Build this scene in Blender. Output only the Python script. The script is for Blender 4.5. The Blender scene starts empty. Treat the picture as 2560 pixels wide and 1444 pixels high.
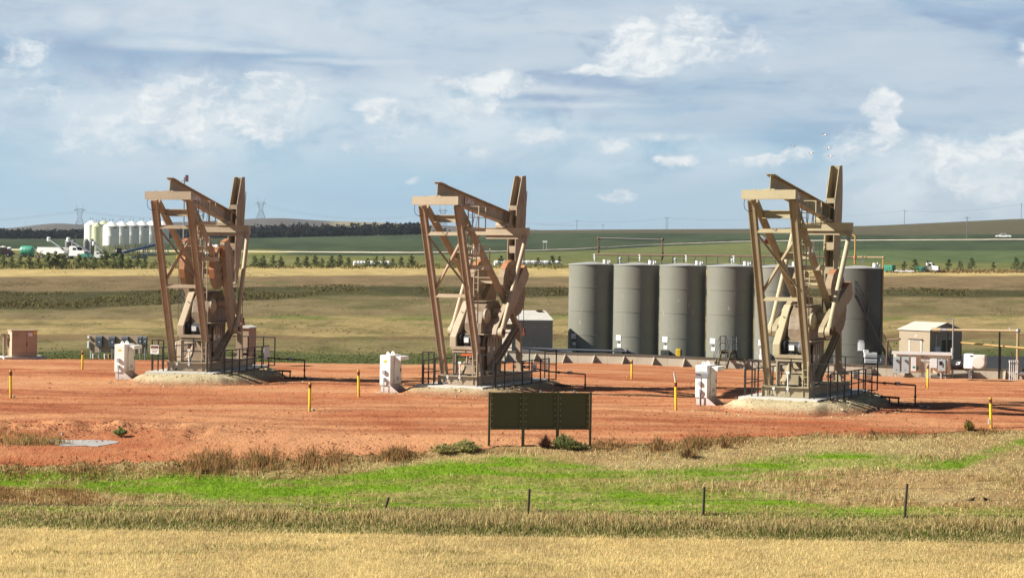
import bpy, bmesh, math, random
import numpy as np
from mathutils import Vector, Matrix, Euler
random.seed(7); RNG = np.random.default_rng(7)
SC = bpy.context.scene; COL = SC.collection
# ---------------------------------------------------------------- camera model (photo pixels 2560x1444)
F, CH, YH = 4700.0, 5.9, 660.0
ROLL = math.radians(0.85); PITCH = math.atan((722 - YH) / F)
_f = np.array([0, math.cos(PITCH), -math.sin(PITCH)])
_u0 = np.array([0, math.sin(PITCH), math.cos(PITCH)]); _r0 = np.array([1.0, 0, 0])
_c, _s = math.cos(ROLL), math.sin(ROLL)
RIGHT = _r0 * _c + _u0 * _s; UP = -_r0 * _s + _u0 * _c
CAM = np.array([0, 0, CH])
def ray(px, py):
    d = _f * F + RIGHT * (px - 1280) - UP * (py - 722)
    return d / d[1]
def AT(px, py, D):
    return Vector(CAM + ray(px, py) * D)
# ---------------------------------------------------------------- terrain
def vnoise(x, y, seed=0):
    xi = np.floor(x).astype(np.int64); yi = np.floor(y).astype(np.int64)
    fx = x - xi; fy = y - yi
    fx = fx * fx * (3 - 2 * fx); fy = fy * fy * (3 - 2 * fy)
    def h(a, b):
        n = (a * 374761393 + b * 668265263 + seed * 974634777) & 0xffffffff
        n = ((n ^ (n >> 13)) * 1274126177) & 0xffffffff
        return ((n ^ (n >> 16)) & 0xffff) / 65535.0
    return (h(xi, yi) * (1 - fx) + h(xi + 1, yi) * fx) * (1 - fy) + (h(xi, yi + 1) * (1 - fx) + h(xi + 1, yi + 1) * fx) * fy
def fbm(x, y, seed=0, o=4):
    t = 0; a = 0.5; w = 0
    for i in range(o):
        t = t + a * vnoise(x, y, seed + i); w += a; a *= .5; x = x * 2.03; y = y * 2.03
    return t / w
TD = [-60, 3, 14, 25, 45, 57, 60, 63, 67, 72, 78, 92, 105, 120, 131, 143, 153, 165, 180, 200, 260, 330, 385]
TL = [4.1, 4.0, 1.0, -2, -2.75, -2.55, -2.3, -1.25, -.6, -.15, 0, 0, -.25, -.65, -1.15, -1.5, -1.6, -1.55, -1.2, -.5, .8, 3.0, 4.3]
TR = [4.1, 4.0, 1.0, -2, -2.75, -2.55, -2.3, -1.25, -.6, -.15, 0, -.05, -.75, -1.35, -1.7, -1.75, -1.75, -1.6, -1.2, -.5, .9, 3.4, 5.5]
FX = np.array([-1500, 0, 640, 1050, 1280, 1500, 1860, 2200, 2560, 4200], float)
FD = [430, 560, 720, 1000, 1100]
FY = [[652, 650, 648, 647, 646, 645, 643, 641, 640, 640],
      [636, 634, 627, 624, 622, 619, 614, 610, 606, 606],
      [626, 622, 614, 607, 603, 599, 592, 586, 580, 580],
      [620, 616, 604, 589, 577, 572, 565, 552, 531, 512],
      [618, 614.5, 602, 587, 575, 570, 563, 549, 526, 505]]
HX = [-3000, -800, 0, 100, 150, 215, 330, 450, 560, 625, 700, 800, 1000, 1200, 1400, 1700, 3500, 6000]
HY = [590, 585, 591, 577, 571, 579, 570, 566, 560, 555, 552, 557, 561, 568, 574, 592, 600, 600]
def _z0(X, D):
    D = np.asarray(D, float); X = np.asarray(X, float)
    xp = 1280 + F * X / np.maximum(D, 8)
    t = np.clip((xp - 1300) / 1000, 0, 1); t = t * t * (3 - 2 * t)
    zn = np.interp(D, TD, TL) * (1 - t) + np.interp(D, TD, TR) * t
    rows = [np.interp(xp, FX, r) for r in FY]
    cr = rows[-1]; hl = np.interp(xp, HX, HY)
    ks = FD + [1500, 2200, 3000, 3600, 4500, 7000]
    rows += [cr + 14, cr + 27, hl + 12, hl, hl + 14, hl + 25]
    zr = [CH - (r - YH) * k / F for r, k in zip(rows, ks)]
    ks = [385] + ks; zr = [np.where(t >= 0, 4.3 * (1 - t) + 5.5 * t, 0)] + zr
    zf = zr[0].copy()
    for i in range(len(ks) - 1):
        a = np.clip((D - ks[i]) / (ks[i + 1] - ks[i]), 0, 1)
        zf = np.where(D >= ks[i], zr[i] * (1 - a) + zr[i + 1] * a, zf)
    return np.where(D > 385, zf, zn)
def TZ(X, D):
    D = np.asarray(D, float); z = 0
    for k, w in ((.96, .15), (.98, .2), (1, .3), (1.02, .2), (1.04, .15)):
        z = z + w * _z0(X, D * k)
    return z + (fbm(np.asarray(X) * .25, D * .25, 3) - .5) * .12
_DS = np.concatenate([np.arange(40, 200, .05), np.arange(200, 1200, .4), np.arange(1200, 5000, 4)])
def GP(px, py):
    d = ray(px, py); X = d[0] * _DS
    hit = np.nonzero(CH + d[2] * _DS <= TZ(X, _DS))[0]
    i = hit[0] if len(hit) else len(_DS) - 1
    return Vector((float(X[i]), float(_DS[i]), float(TZ(X[i], _DS[i]))))
def GD(px, D, dz=0.0):
    """ground point in the column of photo pixel px (taken near the horizon) at distance D"""
    X = (px - 1280) / F * D
    z = float(TZ(X, D))
    for _ in range(4):
        y = YH + F * (CH - z) / D
        X = (px - 1280 + ROLL * (y - 722)) / F * D
        z = float(TZ(X, D))
    return Vector((X, D, z + dz))
# ---------------------------------------------------------------- objects
def thing(name, label, cat, loc=(0, 0, 0), rz=0.0, group=None):
    o = bpy.data.objects.new(name, None); COL.objects.link(o)
    o.empty_display_size = .2
    o.location = loc; o.rotation_euler = (0, 0, rz); o['label'] = label; o['category'] = cat
    if group: o['group'] = group
    return o
def tag(o, label, cat, group=None):
    o['label'] = label; o['category'] = cat
    if group: o['group'] = group
    return o
def kind(o, k):
    o['kind'] = k; return o
class MB:
    def __init__(s): s.v = []; s.f = []; s.m = []; s.mi = 0
    def add(s, vs, fs):
        n = len(s.v); s.v += [tuple(p) for p in vs]
        s.f += [tuple(i + n for i in f) for f in fs]; s.m += [s.mi] * len(fs); return s
    def ext(s, p, q, poly, up=(0, 0, 1)):
        p, q = Vector(p), Vector(q); d = (q - p).normalized(); u = Vector(up)
        if abs(d.dot(u)) > .98: u = Vector((0, 1, 0)) if abs(d.y) < .9 else Vector((1, 0, 0))
        x = d.cross(u).normalized(); y = x.cross(d).normalized()
        n = len(poly)
        vs = [c + x * a + y * b for c in (p, q) for a, b in poly]
        fs = [tuple(range(n))[::-1], tuple(range(n, 2 * n))]
        fs += [(i, (i + 1) % n, n + (i + 1) % n, n + i) for i in range(n)]
        return s.add(vs, fs)
    def bar(s, p, q, w, h=None, up=(0, 0, 1)):
        h = h or w; a, b = w / 2, h / 2
        return s.ext(p, q, [(-a, -b), (a, -b), (a, b), (-a, b)], up)
    def ibeam(s, p, q, w, h, tf=.03, tw=.02, up=(0, 0, 1)):
        a, b, t = w / 2, h / 2, tw / 2
        return s.ext(p, q, [(-a, -b), (a, -b), (a, -b + tf), (t, -b + tf), (t, b - tf), (a, b - tf), (a, b), (-a, b), (-a, b - tf), (-t, b - tf), (-t, -b + tf), (-a, -b + tf)], up)
    def angle(s, p, q, w, t=.012, up=(0, 0, 1)):
        return s.ext(p, q, [(0, 0), (w, 0), (w, t), (t, t), (t, w), (0, w)], up)
    def tube(s, p, q, r, n=10, r2=None):
        r2 = r if r2 is None else r2
        p, q = Vector(p), Vector(q); d = (q - p).normalized()
        u = Vector((0, 0, 1)) if abs(d.z) < .9 else Vector((1, 0, 0))
        x = d.cross(u).normalized(); y = x.cross(d)
        vs = [c + (x * math.cos(2 * math.pi * i / n) + y * math.sin(2 * math.pi * i / n)) * rr for c, rr in ((p, r), (q, r2)) for i in range(n)]
        fs = [tuple(range(n))[::-1], tuple(range(n, 2 * n))] + [(i, (i + 1) % n, n + (i + 1) % n, n + i) for i in range(n)]
        return s.add(vs, fs)
    def path(s, pts, r, n=8):
        for a, b in zip(pts[:-1], pts[1:]): s.tube(a, b, r, n)
        return s
    def box(s, c, d, rz=0.0):
        x, y, z = d[0] / 2, d[1] / 2, d[2] / 2; cz, sz = math.cos(rz), math.sin(rz)
        vs = []
        for k in (-z, z):
            for i, j in ((-x, -y), (x, -y), (x, y), (-x, y)):
                vs.append((c[0] + i * cz - j * sz, c[1] + i * sz + j * cz, c[2] + k))
        return s.add(vs, [(3, 2, 1, 0), (4, 5, 6, 7), (0, 1, 5, 4), (1, 2, 6, 5), (2, 3, 7, 6), (3, 0, 4, 7)])
    def prism(s, pts, off):
        off = Vector(off); n = len(pts); pts = [Vector(p) for p in pts]
        return s.add(pts + [p + off for p in pts], [tuple(range(n))[::-1], tuple(range(n, 2 * n))] + [(i, (i + 1) % n, n + (i + 1) % n, n + i) for i in range(n)])
    def lathe(s, prof, c=(0, 0, 0), n=24, axis='z', cap=True):
        vs = []; c = Vector(c)
        for r, h in prof:
            for i in range(n):
                a = 2 * math.pi * i / n; x, y = r * math.cos(a), r * math.sin(a)
                vs.append(c + (Vector((x, y, h)) if axis == 'z' else Vector((h, x, y)) if axis == 'x' else Vector((y, h, x))))
        fs = []
        for k in range(len(prof) - 1):
            for i in range(n):
                j = (i + 1) % n; fs.append((k * n + i, k * n + j, k * n + n + j, k * n + n + i))
        if cap: fs += [tuple(range(n))[::-1], tuple(range((len(prof) - 1) * n, len(prof) * n))]
        return s.add(vs, fs)
    def ball(s, c, r, seg=10, rings=6, sc=(1, 1, 1)):
        vs = []; fs = []
        for k in range(rings + 1):
            t = math.pi * k / rings
            for i in range(seg):
                a = 2 * math.pi * i / seg
                vs.append((c[0] + r * sc[0] * math.sin(t) * math.cos(a), c[1] + r * sc[1] * math.sin(t) * math.sin(a), c[2] + r * sc[2] * math.cos(t)))
        for k in range(rings):
            for i in range(seg):
                j = (i + 1) % seg; fs.append((k * seg + i, k * seg + seg + i, k * seg + seg + j, k * seg + j))
        return s.add(vs, fs)
    def build(s, name, mat, parent=None, smooth=False, bevel=0.0, fix=True):
        me = bpy.data.meshes.new(name); me.from_pydata(s.v, [], s.f)
        mats = mat if isinstance(mat, (list, tuple)) else [mat]
        for m in mats: me.materials.append(m)
        if len(mats) > 1: me.polygons.foreach_set('material_index', s.m)
        if fix:
            bm = bmesh.new(); bm.from_mesh(me)
            bmesh.ops.recalc_face_normals(bm, faces=bm.faces)
            bm.to_mesh(me); bm.free()
        if smooth:
            me.polygons.foreach_set('use_smooth', [True] * len(me.polygons))
            me.set_sharp_from_angle(angle=math.radians(38))
        o = bpy.data.objects.new(name, me); COL.objects.link(o)
        if parent is not None: o.parent = parent
        if bevel:
            b = o.modifiers.new('Bevel', 'BEVEL'); b.width = bevel; b.segments = 2; b.limit_method = 'ANGLE'
        return o
def dup(root, loc, rz, label, group=None, scale=None):
    r = root.copy(); COL.objects.link(r); r.location = loc; r.rotation_euler = (0, 0, rz); r['label'] = label
    if group: r['group'] = group
    if scale: r.scale = (scale,) * 3 if not isinstance(scale, tuple) else scale
    for ch in list(root.children):
        c = ch.copy(); COL.objects.link(c); c.parent = r
        for g in list(ch.children):
            d = g.copy(); COL.objects.link(d); d.parent = c
    return r
# ---------------------------------------------------------------- materials
def lin(c):
    c /= 255.0
    return c / 12.92 if c <= .04045 else ((c + .055) / 1.055) ** 2.4
def S(r, g, b, k=1.0):
    return (lin(r) * k, lin(g) * k, lin(b) * k, 1)
ALB = .62
def SA(r, g, b, k=1.0): return S(r, g, b, k * ALB)
class NT:
    def __init__(s, tree): s.t = tree; s.n = tree.nodes; s.l = tree.links
    def new(s, ty, **kw):
        n = s.n.new(ty)
        for k, v in kw.items(): setattr(n, k, v)
        return n
    def put(s, sock, v):
        if isinstance(v, bpy.types.NodeSocket): s.l.new(v, sock)
        elif v is not None: sock.default_value = v
    def math(s, op, a, b=None, c=None, clamp=False):
        n = s.new('ShaderNodeMath', operation=op, use_clamp=clamp)
        for i, v in enumerate((a, b, c)):
            if v is not None: s.put(n.inputs[i], v)
        return n.outputs[0]
    def vmath(s, op, a, b=None, c=None):
        n = s.new('ShaderNodeVectorMath', operation=op)
        for i, v in enumerate((a, b, c)):
            if v is not None: s.put(n.inputs[i], v)
        return n.outputs['Value'] if op in ('LENGTH', 'DOT_PRODUCT') else n.outputs[0]
    def mix(s, f, a, b):
        n = s.new('ShaderNodeMix', data_type='RGBA')
        s.put(n.inputs[0], f); s.put(n.inputs[6], a); s.put(n.inputs[7], b)
        return n.outputs[2]
    def noise(s, vec, scale=5, detail=4, rough=.55):
        n = s.new('ShaderNodeTexNoise'); s.put(n.inputs['Vector'], vec)
        n.inputs['Scale'].default_value = scale; n.inputs['Detail'].default_value = detail; n.inputs['Roughness'].default_value = rough
        return n.outputs['Fac']
    def mr(s, v, a, b, c=0.0, d=1.0, smooth=False):
        n = s.new('ShaderNodeMapRange'); n.interpolation_type = 'SMOOTHSTEP' if smooth else 'LINEAR'
        for i, x in enumerate((v, a, b, c, d)): s.put(n.inputs[i], x)
        return n.outputs[0]
def newmat(name):
    m = bpy.data.materials.new(name); m.use_nodes = True
    t = NT(m.node_tree); b = m.node_tree.nodes['Principled BSDF']
    return m, t, b
def objco(t, scale=(1, 1, 1)):
    tc = t.new('ShaderNodeTexCoord')
    return t.vmath('MULTIPLY', tc.outputs['Object'], scale)
def paint(name, col, rough=.5, dirt=.35, dcol=None, metal=0.0, sc=1.0, streak=.0, scol=(.16, .06, .025, 1), bump=.1, dust=0.0):
    q_ = lambda c_: tuple(x * ALB for x in c_[:3]) + (1,)
    col, scol = q_(col), q_(scol); dcol = q_(dcol) if dcol else None
    m, t, b = newmat(name); v = objco(t)
    n1 = t.noise(v, 1.3 * sc, 5, .6); n2 = t.noise(v, 9 * sc, 4, .6)
    dcol = dcol or tuple(c * .55 for c in col[:3]) + (1,)
    f = t.math('MULTIPLY', t.mr(n1, .42, .72), dirt)
    c = t.mix(f, col, dcol)
    c = t.mix(t.math('MULTIPLY', t.mr(n2, .5, .8), dirt * .5), c, dcol)
    if streak:
        v2 = objco(t, (1, 1, .18)); n3 = t.noise(v2, 5 * sc, 4, .65)
        c = t.mix(t.math('MULTIPLY', t.mr(n3, .60, .72), streak), c, scol)
    if dust:
        sz = t.new('ShaderNodeSeparateXYZ'); t.put(sz.inputs[0], v)
        c = t.mix(t.math('MULTIPLY', t.mr(t.math('ADD', sz.outputs[2], t.math('MULTIPLY', n2, -.5)), -.25, .35, 1.0, 0.0, True), dust), c, SA(196, 120, 82, .9))
    t.put(b.inputs['Base Color'], c); b.inputs['Roughness'].default_value = rough; b.inputs['Metallic'].default_value = metal
    t.put(b.inputs['Roughness'], t.mr(n2, .3, .7, rough - .08, rough + .1))
    if bump:
        bn = t.new('ShaderNodeBump'); bn.inputs['Strength'].default_value = bump; bn.inputs['Distance'].default_value = .02
        t.put(bn.inputs['Height'], n2); t.put(b.inputs['Normal'], bn.outputs[0])
    return m
def attrmat(name, rough=.85, trans=0.0, spec=.2):
    m, t, b = newmat(name); a = t.new('ShaderNodeAttribute'); a.attribute_name = 'Col'
    t.put(b.inputs['Base Color'], a.outputs['Color']); b.inputs['Roughness'].default_value = rough
    b.inputs['Specular IOR Level'].default_value = spec
    if trans:
        tr = t.new('ShaderNodeBsdfTranslucent'); t.put(tr.inputs['Color'], a.outputs['Color'])
        mx = t.new('ShaderNodeMixShader'); mx.inputs[0].default_value = trans
        out = m.node_tree.nodes['Material Output']
        t.l.new(b.outputs[0], mx.inputs[1]); t.l.new(tr.outputs[0], mx.inputs[2]); t.l.new(mx.outputs[0], out.inputs[0])
    return m
M = {}
M['tan'] = paint('tan_paint', (.68, .56, .395, 1), .55, .35, (.40, .29, .19, 1), streak=.35, scol=(.30, .15, .08, 1))
M['tan2'] = paint('olive_tan_paint', (.66, .58, .365, 1), .55, .35, (.38, .31, .18, 1), streak=.25, scol=(.26, .14, .07, 1))
M['orange'] = paint('orange_paint', (.62, .27, .11, 1), .6, .5, (.34, .17, .09, 1))
M['black'] = paint('black_steel', (.012, .012, .014, 1), .45, .3, (.03, .025, .02, 1))
M['rust'] = paint('rusty_pipe', (.07, .035, .022, 1), .7, .6, (.14, .06, .03, 1))
M['rubber'] = paint('black_rubber', (.008, .008, .009, 1), .8, .2)
M['steel'] = paint('bare_steel', (.52, .54, .58, 1), .35, .2, metal=.6)
M['motor'] = paint('grey_motor', (.10, .10, .105, 1), .45, .3)
M['weight'] = paint('weight_paint', (.47, .355, .225, 1), .7, .75, (.33, .22, .13, 1), sc=2.5, streak=.5, scol=(.20, .10, .06, 1))
M['tan_frame'] = paint('brown_frame_paint', (.56, .425, .295, 1), .6, .5, (.32, .21, .13, 1), streak=.35, scol=(.20, .115, .07, 1))
M['tan2_frame'] = paint('olive_frame_paint', (.50, .415, .26, 1), .6, .5, (.31, .24, .14, 1), streak=.35, scol=(.13, .07, .035, 1))
M['tan_mid'] = paint('tan_side_paint', (.60, .475, .335, 1), .6, .5, (.28, .19, .12, 1), streak=.4, scol=(.17, .08, .045, 1))
M['tan2_mid'] = paint('olive_side_paint', (.56, .475, .305, 1), .6, .5, (.27, .205, .12, 1), streak=.35, scol=(.17, .09, .05, 1))
M['gear'] = paint('dark_gear_paint', (.40, .305, .205, 1), .5, .8, (.11, .075, .05, 1), sc=1.6, streak=.6, scol=(.05, .03, .02, 1))  # tan darkened overall, with dark blotches and streaks
M['white'] = paint('white_paint', (1.30, 1.30, 1.30, 1), .5, .12, (1.0, .96, .88, 1))
M['green_grey'] = paint('tank_paint', (.27, .275, .235, 1), .42, .2, (.22, .21, .17, 1), sc=.6, bump=.04)
M['tankroof'] = paint('tank_roof', (.52, .54, .52, 1), .5, .25)
M['concrete'] = paint('concrete', (.66, .61, .49, 1), .85, .4, (.42, .37, .28, 1), bump=.3)
M['conc_white'] = paint('pale_concrete', (.85, .84, .78, 1), .85, .3, (.5, .47, .4, 1), bump=.3)
M['olive'] = paint('olive_panel', (.125, .11, .042, 1), .6, .25, (.09, .078, .03, 1))
M['yellow'] = paint('yellow_paint', (1.35, .92, .04, 1), .45, .25, (.7, .45, .08, 1), dust=.6)
M['redbrown'] = paint('red_brown_band', (.20, .035, .012, 1), .5, .3)
M['beige'] = paint('beige_paint', (.50, .40, .28, 1), .6, .25, (.38, .29, .2, 1))
M['shed'] = paint('shed_wall', (.52, .425, .30, 1), .8, .3, (.38, .3, .2, 1), sc=3, bump=.3)
M['shedroof'] = paint('shed_roof', (.82, .76, .66, 1), .7, .3)
M['taupe'] = paint('taupe_metal', (.52, .455, .37, 1), .55, .2)
M['grey'] = paint('grey_box', (.58, .66, .70, 1), .5, .2)
M['dgrey'] = paint('dark_grey_box', (.10, .12, .15, 1), .5, .25)
M['lgrey'] = paint('light_grey', (1.0, 1.02, 1.04, 1), .5, .2)
M['glass'] = paint('dark_glass', (.015, .017, .018, 1), .12, .1, bump=0)
M['pipe_tan'] = paint('tan_pipe', (.52, .39, .22, 1), .5, .3)
M['pipe_yel'] = paint('yellow_pipe', (.66, .40, .10, 1), .5, .3, (.4, .2, .06, 1))
M['pipe_brown'] = paint('brown_pipe', (.17, .09, .05, 1), .6, .5, (.28, .16, .08, 1))
M['wood'] = paint('weathered_wood', (.045, .035, .028, 1), .9, .4, (.10, .08, .065, 1))
M['red'] = paint('red_paint', (.45, .03, .02, 1), .5, .2)
M['cabinet'] = paint('cabinet_paint', (1.30, 1.30, 1.29, 1), .5, .15, (1.0, .96, .88, 1), streak=.12, scol=(.8, .66, .5, 1), dust=.55)
M['silo'] = paint('silo_white', (1.45, 1.45, 1.40, 1), .45, .15, (1.0, 1.0, .88, 1), sc=.3)
M['silo_old'] = paint('silo_pale_green', (.82, .87, .60, 1), .5, .4, (.48, .5, .3, 1), sc=.3)
M['galv'] = paint('galvanised', (.48, .49, .50, 1), .4, .3, metal=.3)
M['teal'] = paint('teal_plastic', (.10, .52, .36, 1), .45, .2)
M['green_paint'] = paint('green_paint', (.03, .28, .17, 1), .5, .2)
M['blue'] = paint('blue_paint', (.035, .11, .30, 1), .5, .2)
M['maroon'] = paint('maroon_paint', (.09, .03, .035, 1), .6, .2)
M['jd'] = paint('tractor_green', (.04, .16, .05, 1), .5, .2)
M['pylon'] = paint('pylon_steel', (.20, .21, .23, 1), .6, .1, bump=0)
# ---------------------------------------------------------------- ground sheet
def sm(x, a, b):
    t = np.clip((x - a) / (b - a), 0, 1); return t * t * (3 - 2 * t)
def col(r, g, b, k=.80): return np.array(S(r, g, b, k * ALB)[:3])
BND = [  # boundary y (photo px) at x=200, 850, 2400 ; colour of the band BELOW it, cloud shade on the fields painted in
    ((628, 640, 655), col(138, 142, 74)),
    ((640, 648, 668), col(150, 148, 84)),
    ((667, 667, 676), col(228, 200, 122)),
    ((691, 688, 690), col(158, 134, 92)),  # brown band: cloud shade painted as field colour
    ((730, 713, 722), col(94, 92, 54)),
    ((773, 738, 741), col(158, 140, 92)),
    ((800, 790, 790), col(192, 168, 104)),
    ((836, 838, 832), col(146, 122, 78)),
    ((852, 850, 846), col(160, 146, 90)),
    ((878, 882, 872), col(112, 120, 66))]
def cover(X, D, Z):
    xp = 1280 + F * X / D; yp = YH + F * (CH - Z) / D + ROLL * (xp - 1280)
    px = X * 8 / np.sqrt(D); py = D
    jit = (fbm(xp * .006, yp * .05, 11, 4) - .5) * 14
    y = yp + jit * np.clip((yp - 600) / 120, .12, 1)
    n1 = fbm(xp * .010, yp * .09, 21, 5); n2 = fbm(xp * .03, yp * .25, 31, 4)
    # crop hill
    c = np.zeros(X.shape + (3,)) + col(74, 92, 62)
    g2 = sm(n1, .35, .65)[..., None]
    c = c * (1 - g2) + (np.zeros_like(c) + col(88, 106, 70)) * g2
    # lighter flank low on the right hill, and under the road everywhere
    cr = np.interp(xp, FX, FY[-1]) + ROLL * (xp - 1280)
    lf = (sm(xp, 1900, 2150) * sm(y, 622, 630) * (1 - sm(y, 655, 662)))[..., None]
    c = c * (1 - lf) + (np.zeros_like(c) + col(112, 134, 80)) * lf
    fl = np.interp(xp, [0, 1050, 1300, 1900, 2200, 2560, 3500], [1, 2, 6, 12, 24, 40, 50])
    fw = (1 - sm(y, cr + fl - 2, cr + fl + 3))[..., None]
    c = c * (1 - fw) + (np.zeros_like(c) + col(116, 110, 82)) * fw
    rd = np.interp(xp, [-500, 0, 700, 1060, 1480, 1640, 1900, 2200, 2560, 3500], [640, 640, 638, 634, 624, 614, 603, 601, 599, 597])
    br = (sm(y, rd + 1, rd + 4) * (1 - sm(xp, 1880, 2050)))[..., None]
    bank = col(150, 152, 88) * .55 + col(110, 130, 66) * .45
    c = c * (1 - br) + (np.zeros_like(c) + bank) * br
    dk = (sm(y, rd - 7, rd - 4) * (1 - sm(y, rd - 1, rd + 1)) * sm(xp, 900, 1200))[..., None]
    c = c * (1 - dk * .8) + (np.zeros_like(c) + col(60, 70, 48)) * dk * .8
    ysf = (sm(y, 622, 626) * (1 - sm(y, 634, 637)) * (1 - sm(xp, 640, 760)))[..., None]
    c = c * (1 - ysf) + (np.zeros_like(c) + col(165, 160, 62)) * ysf
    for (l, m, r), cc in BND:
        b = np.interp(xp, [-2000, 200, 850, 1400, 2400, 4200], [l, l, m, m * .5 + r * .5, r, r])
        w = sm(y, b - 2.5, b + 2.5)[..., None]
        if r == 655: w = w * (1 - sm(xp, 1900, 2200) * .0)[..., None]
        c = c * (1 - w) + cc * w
    # weeds and green patches inside the field bands
    fz = sm(y, 690, 700) * (1 - sm(y, 895, 900))
    gp = (sm(n1, .58, .70) * fz * .55)[..., None]
    c = c * (1 - gp) + (np.zeros_like(c) + col(112, 116, 58)) * gp
    bp = (sm(n2, .60, .74) * fz * .4)[..., None]
    c = c * (1 - bp) + (np.zeros_like(c) + col(118, 98, 62)) * bp
    # green streak behind the middle unit
    gs = (np.exp(-((y - 795) / 4.5) ** 2) * sm(n1, .35, .5) * sm(xp, 500, 700))[..., None] * .8
    c = c * (1 - gs) + (np.zeros_like(c) + col(120, 142, 50)) * gs
    # ---- foreground
    fg = (1 - sm(D, 95, 110))[..., None]
    tan = col(206, 182, 130)
    f = np.zeros_like(c) + tan
    t2 = sm(fbm(X * .35, D * .9, 41, 4), .4, .62)[..., None]
    f = f * (1 - t2) + (np.zeros_like(c) + col(190, 158, 112)) * t2
    gm = greenmask(X, D)[..., None]
    f = f * (1 - gm) + (np.zeros_like(c) + col(140, 176, 50)) * gm
    st = (1 - sm(D, 58.0, 58.8))[..., None]
    s1 = fbm(X * .6, D * .5, 51, 4)
    sc_ = (col(228, 202, 136) * sm(s1, .3, .7)[..., None] + col(212, 182, 118) * (1 - sm(s1, .3, .7))[..., None])
    f = f * (1 - st) + sc_ * st
    c = c * (1 - fg) + f * fg
    # ---- far hills
    fh = sm(D, 1900, 2300)[..., None]
    h = (np.zeros_like(c) + col(116, 106, 92)) * (.8 + .4 * fbm(xp * .012, yp * .12, 61, 4))[..., None]
    pale = (sm(xp, 800, 850) * (1 - sm(xp, 1000, 1100)) * sm(y, 546, 549))[..., None]
    h = h * (1 - pale) + (np.zeros_like(c) + col(186, 172, 118)) * pale
    c = c * (1 - fh) + h * fh
    lum = c.mean(-1, keepdims=True); fm = (sm(D, 110, 125))[..., None] * .16
    c = c * (1 - fm) + lum * fm
    cs = (.86 + .28 * fbm(xp * .0035, yp * .045, 131, 4)) * (.9 + .2 * fbm(xp * .05, yp * .6, 132, 3))  # soft light and dark bands, cloud shade multiplied into the field colour
    return c * np.where(D > 110, cs, 1.0)[..., None]
def greenmask(X, D):
    """patches of fresh green growth between the pad and the fence"""
    z = TZ(X, D); xp = 1280 + F * X / D; yp = YH + F * (CH - z) / D + ROLL * (xp - 1280)
    n = fbm(X * .22, D * .9, 71, 4); m = fbm(X * .8, D * 2.2, 72, 3)
    def strip(xs, yc, hw):
        c = np.interp(xp, xs, yc); h = np.interp(xp, xs, hw)
        return np.exp(-np.clip(np.abs(yp - c) / np.maximum(h, .5), 0, 9) ** 3) * (h > .6)
    s = 1.25 * strip([-400, 0, 450, 600, 1000, 1100], [1208, 1200, 1204, 1212, 1226, 1226], [22, 20, 26, 24, 12, 0])
    s = np.maximum(s, strip([250, 450, 700, 950, 1280, 1600, 1900, 2100], [1222, 1226, 1236, 1244, 1252, 1254, 1260, 1264], [0, 16, 22, 28, 32, 28, 20, 0]))
    s = np.maximum(s, strip([820, 950, 1100, 1280, 1400, 1600], [1195, 1186, 1176, 1168, 1174, 1182], [0, 12, 22, 26, 24, 0]))
    s = np.maximum(s, .85 * strip([1350, 1500, 1700, 1900, 2100, 2400, 2560, 3000], [1182, 1188, 1186, 1165, 1150, 1160, 1108, 1090], [0, 13, 14, 20, 20, 14, 12, 6]))
    s = np.maximum(s, .85 * strip([1050, 1500, 1800, 2100, 2560, 3000], [1276, 1280, 1284, 1286, 1290, 1292], [12, 18, 20, 20, 18, 16]))
    s = np.maximum(s, .7 * strip([1600, 1750, 2000, 2150], [1205, 1200, 1196, 1190], [0, 5, 4, 0]))
    q = fbm(xp * .006 + yp * .01, yp * .11, 73, 4)
    s = np.maximum(s, .5 * strip([150, 500, 900, 1400, 1750, 2000], [1222, 1222, 1222, 1225, 1235, 1240], [0, 34, 44, 44, 30, 0]))
    return np.clip(s * (sm(n, .2, .5) * .55 + .5) * (.6 + .6 * sm(q, .34, .60)) * (.7 + .5 * sm(m, .3, .7)), 0, 1) * sm(D, 59.4, 60)
def grid_mesh(name, rows, cols_fn, zoff, mat, colfn=None):
    P = []; 
    for D in rows: P.append(cols_fn(D))
    X = np.array(P); nr, nc = X.shape
    Dg = np.array(rows)[:, None] * np.ones((1, nc)); Z = TZ(X, Dg)
    co = np.stack([X, Dg, Z + zoff], -1).reshape(-1, 3)
    i = np.arange(nr - 1)[:, None] * nc + np.arange(nc - 1)[None]
    fs = np.stack([i, i + 1, i + nc + 1, i + nc], -1).reshape(-1, 4)
    me = bpy.data.meshes.new(name)
    me.vertices.add(len(co)); me.vertices.foreach_set('co', co.ravel())
    me.loops.add(fs.size); me.loops.foreach_set('vertex_index', fs.ravel().astype(np.int32))
    me.polygons.add(len(fs)); me.polygons.foreach_set('loop_start', np.arange(0, fs.size, 4, dtype=np.int32))
    me.polygons.foreach_set('loop_total', np.full(len(fs), 4, np.int32))
    me.update(); me.validate()
    me.polygons.foreach_set('use_smooth', [True] * len(me.polygons))
    if colfn:
        c = colfn(X, Dg, Z).reshape(-1, 3)
        at = me.attributes.new('Col', 'FLOAT_COLOR', 'POINT')
        at.data.foreach_set('color', np.concatenate([c, np.ones((len(c), 1))], 1).ravel())
    me.materials.append(mat)
    o = bpy.data.objects.new(name, me); COL.objects.link(o); return o
rows = [-60, -30, 0, 10, 20, 30, 38, 44]; d = 46.0
while d < 7000:
    rows.append(d); d += min(4.4e-5 * d * d, .0085 * d)
XI = np.concatenate([np.linspace(-5200, -900, 26), np.linspace(-840, 3400, 240), np.linspace(3500, 7800, 26)])
def gcols(D): return (XI - 1280) / F * max(D, 22)
m, t, b = newmat('ground_cover')
a = t.new('ShaderNodeAttribute'); a.attribute_name = 'Col'
geo = t.new('ShaderNodeNewGeometry')
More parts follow.
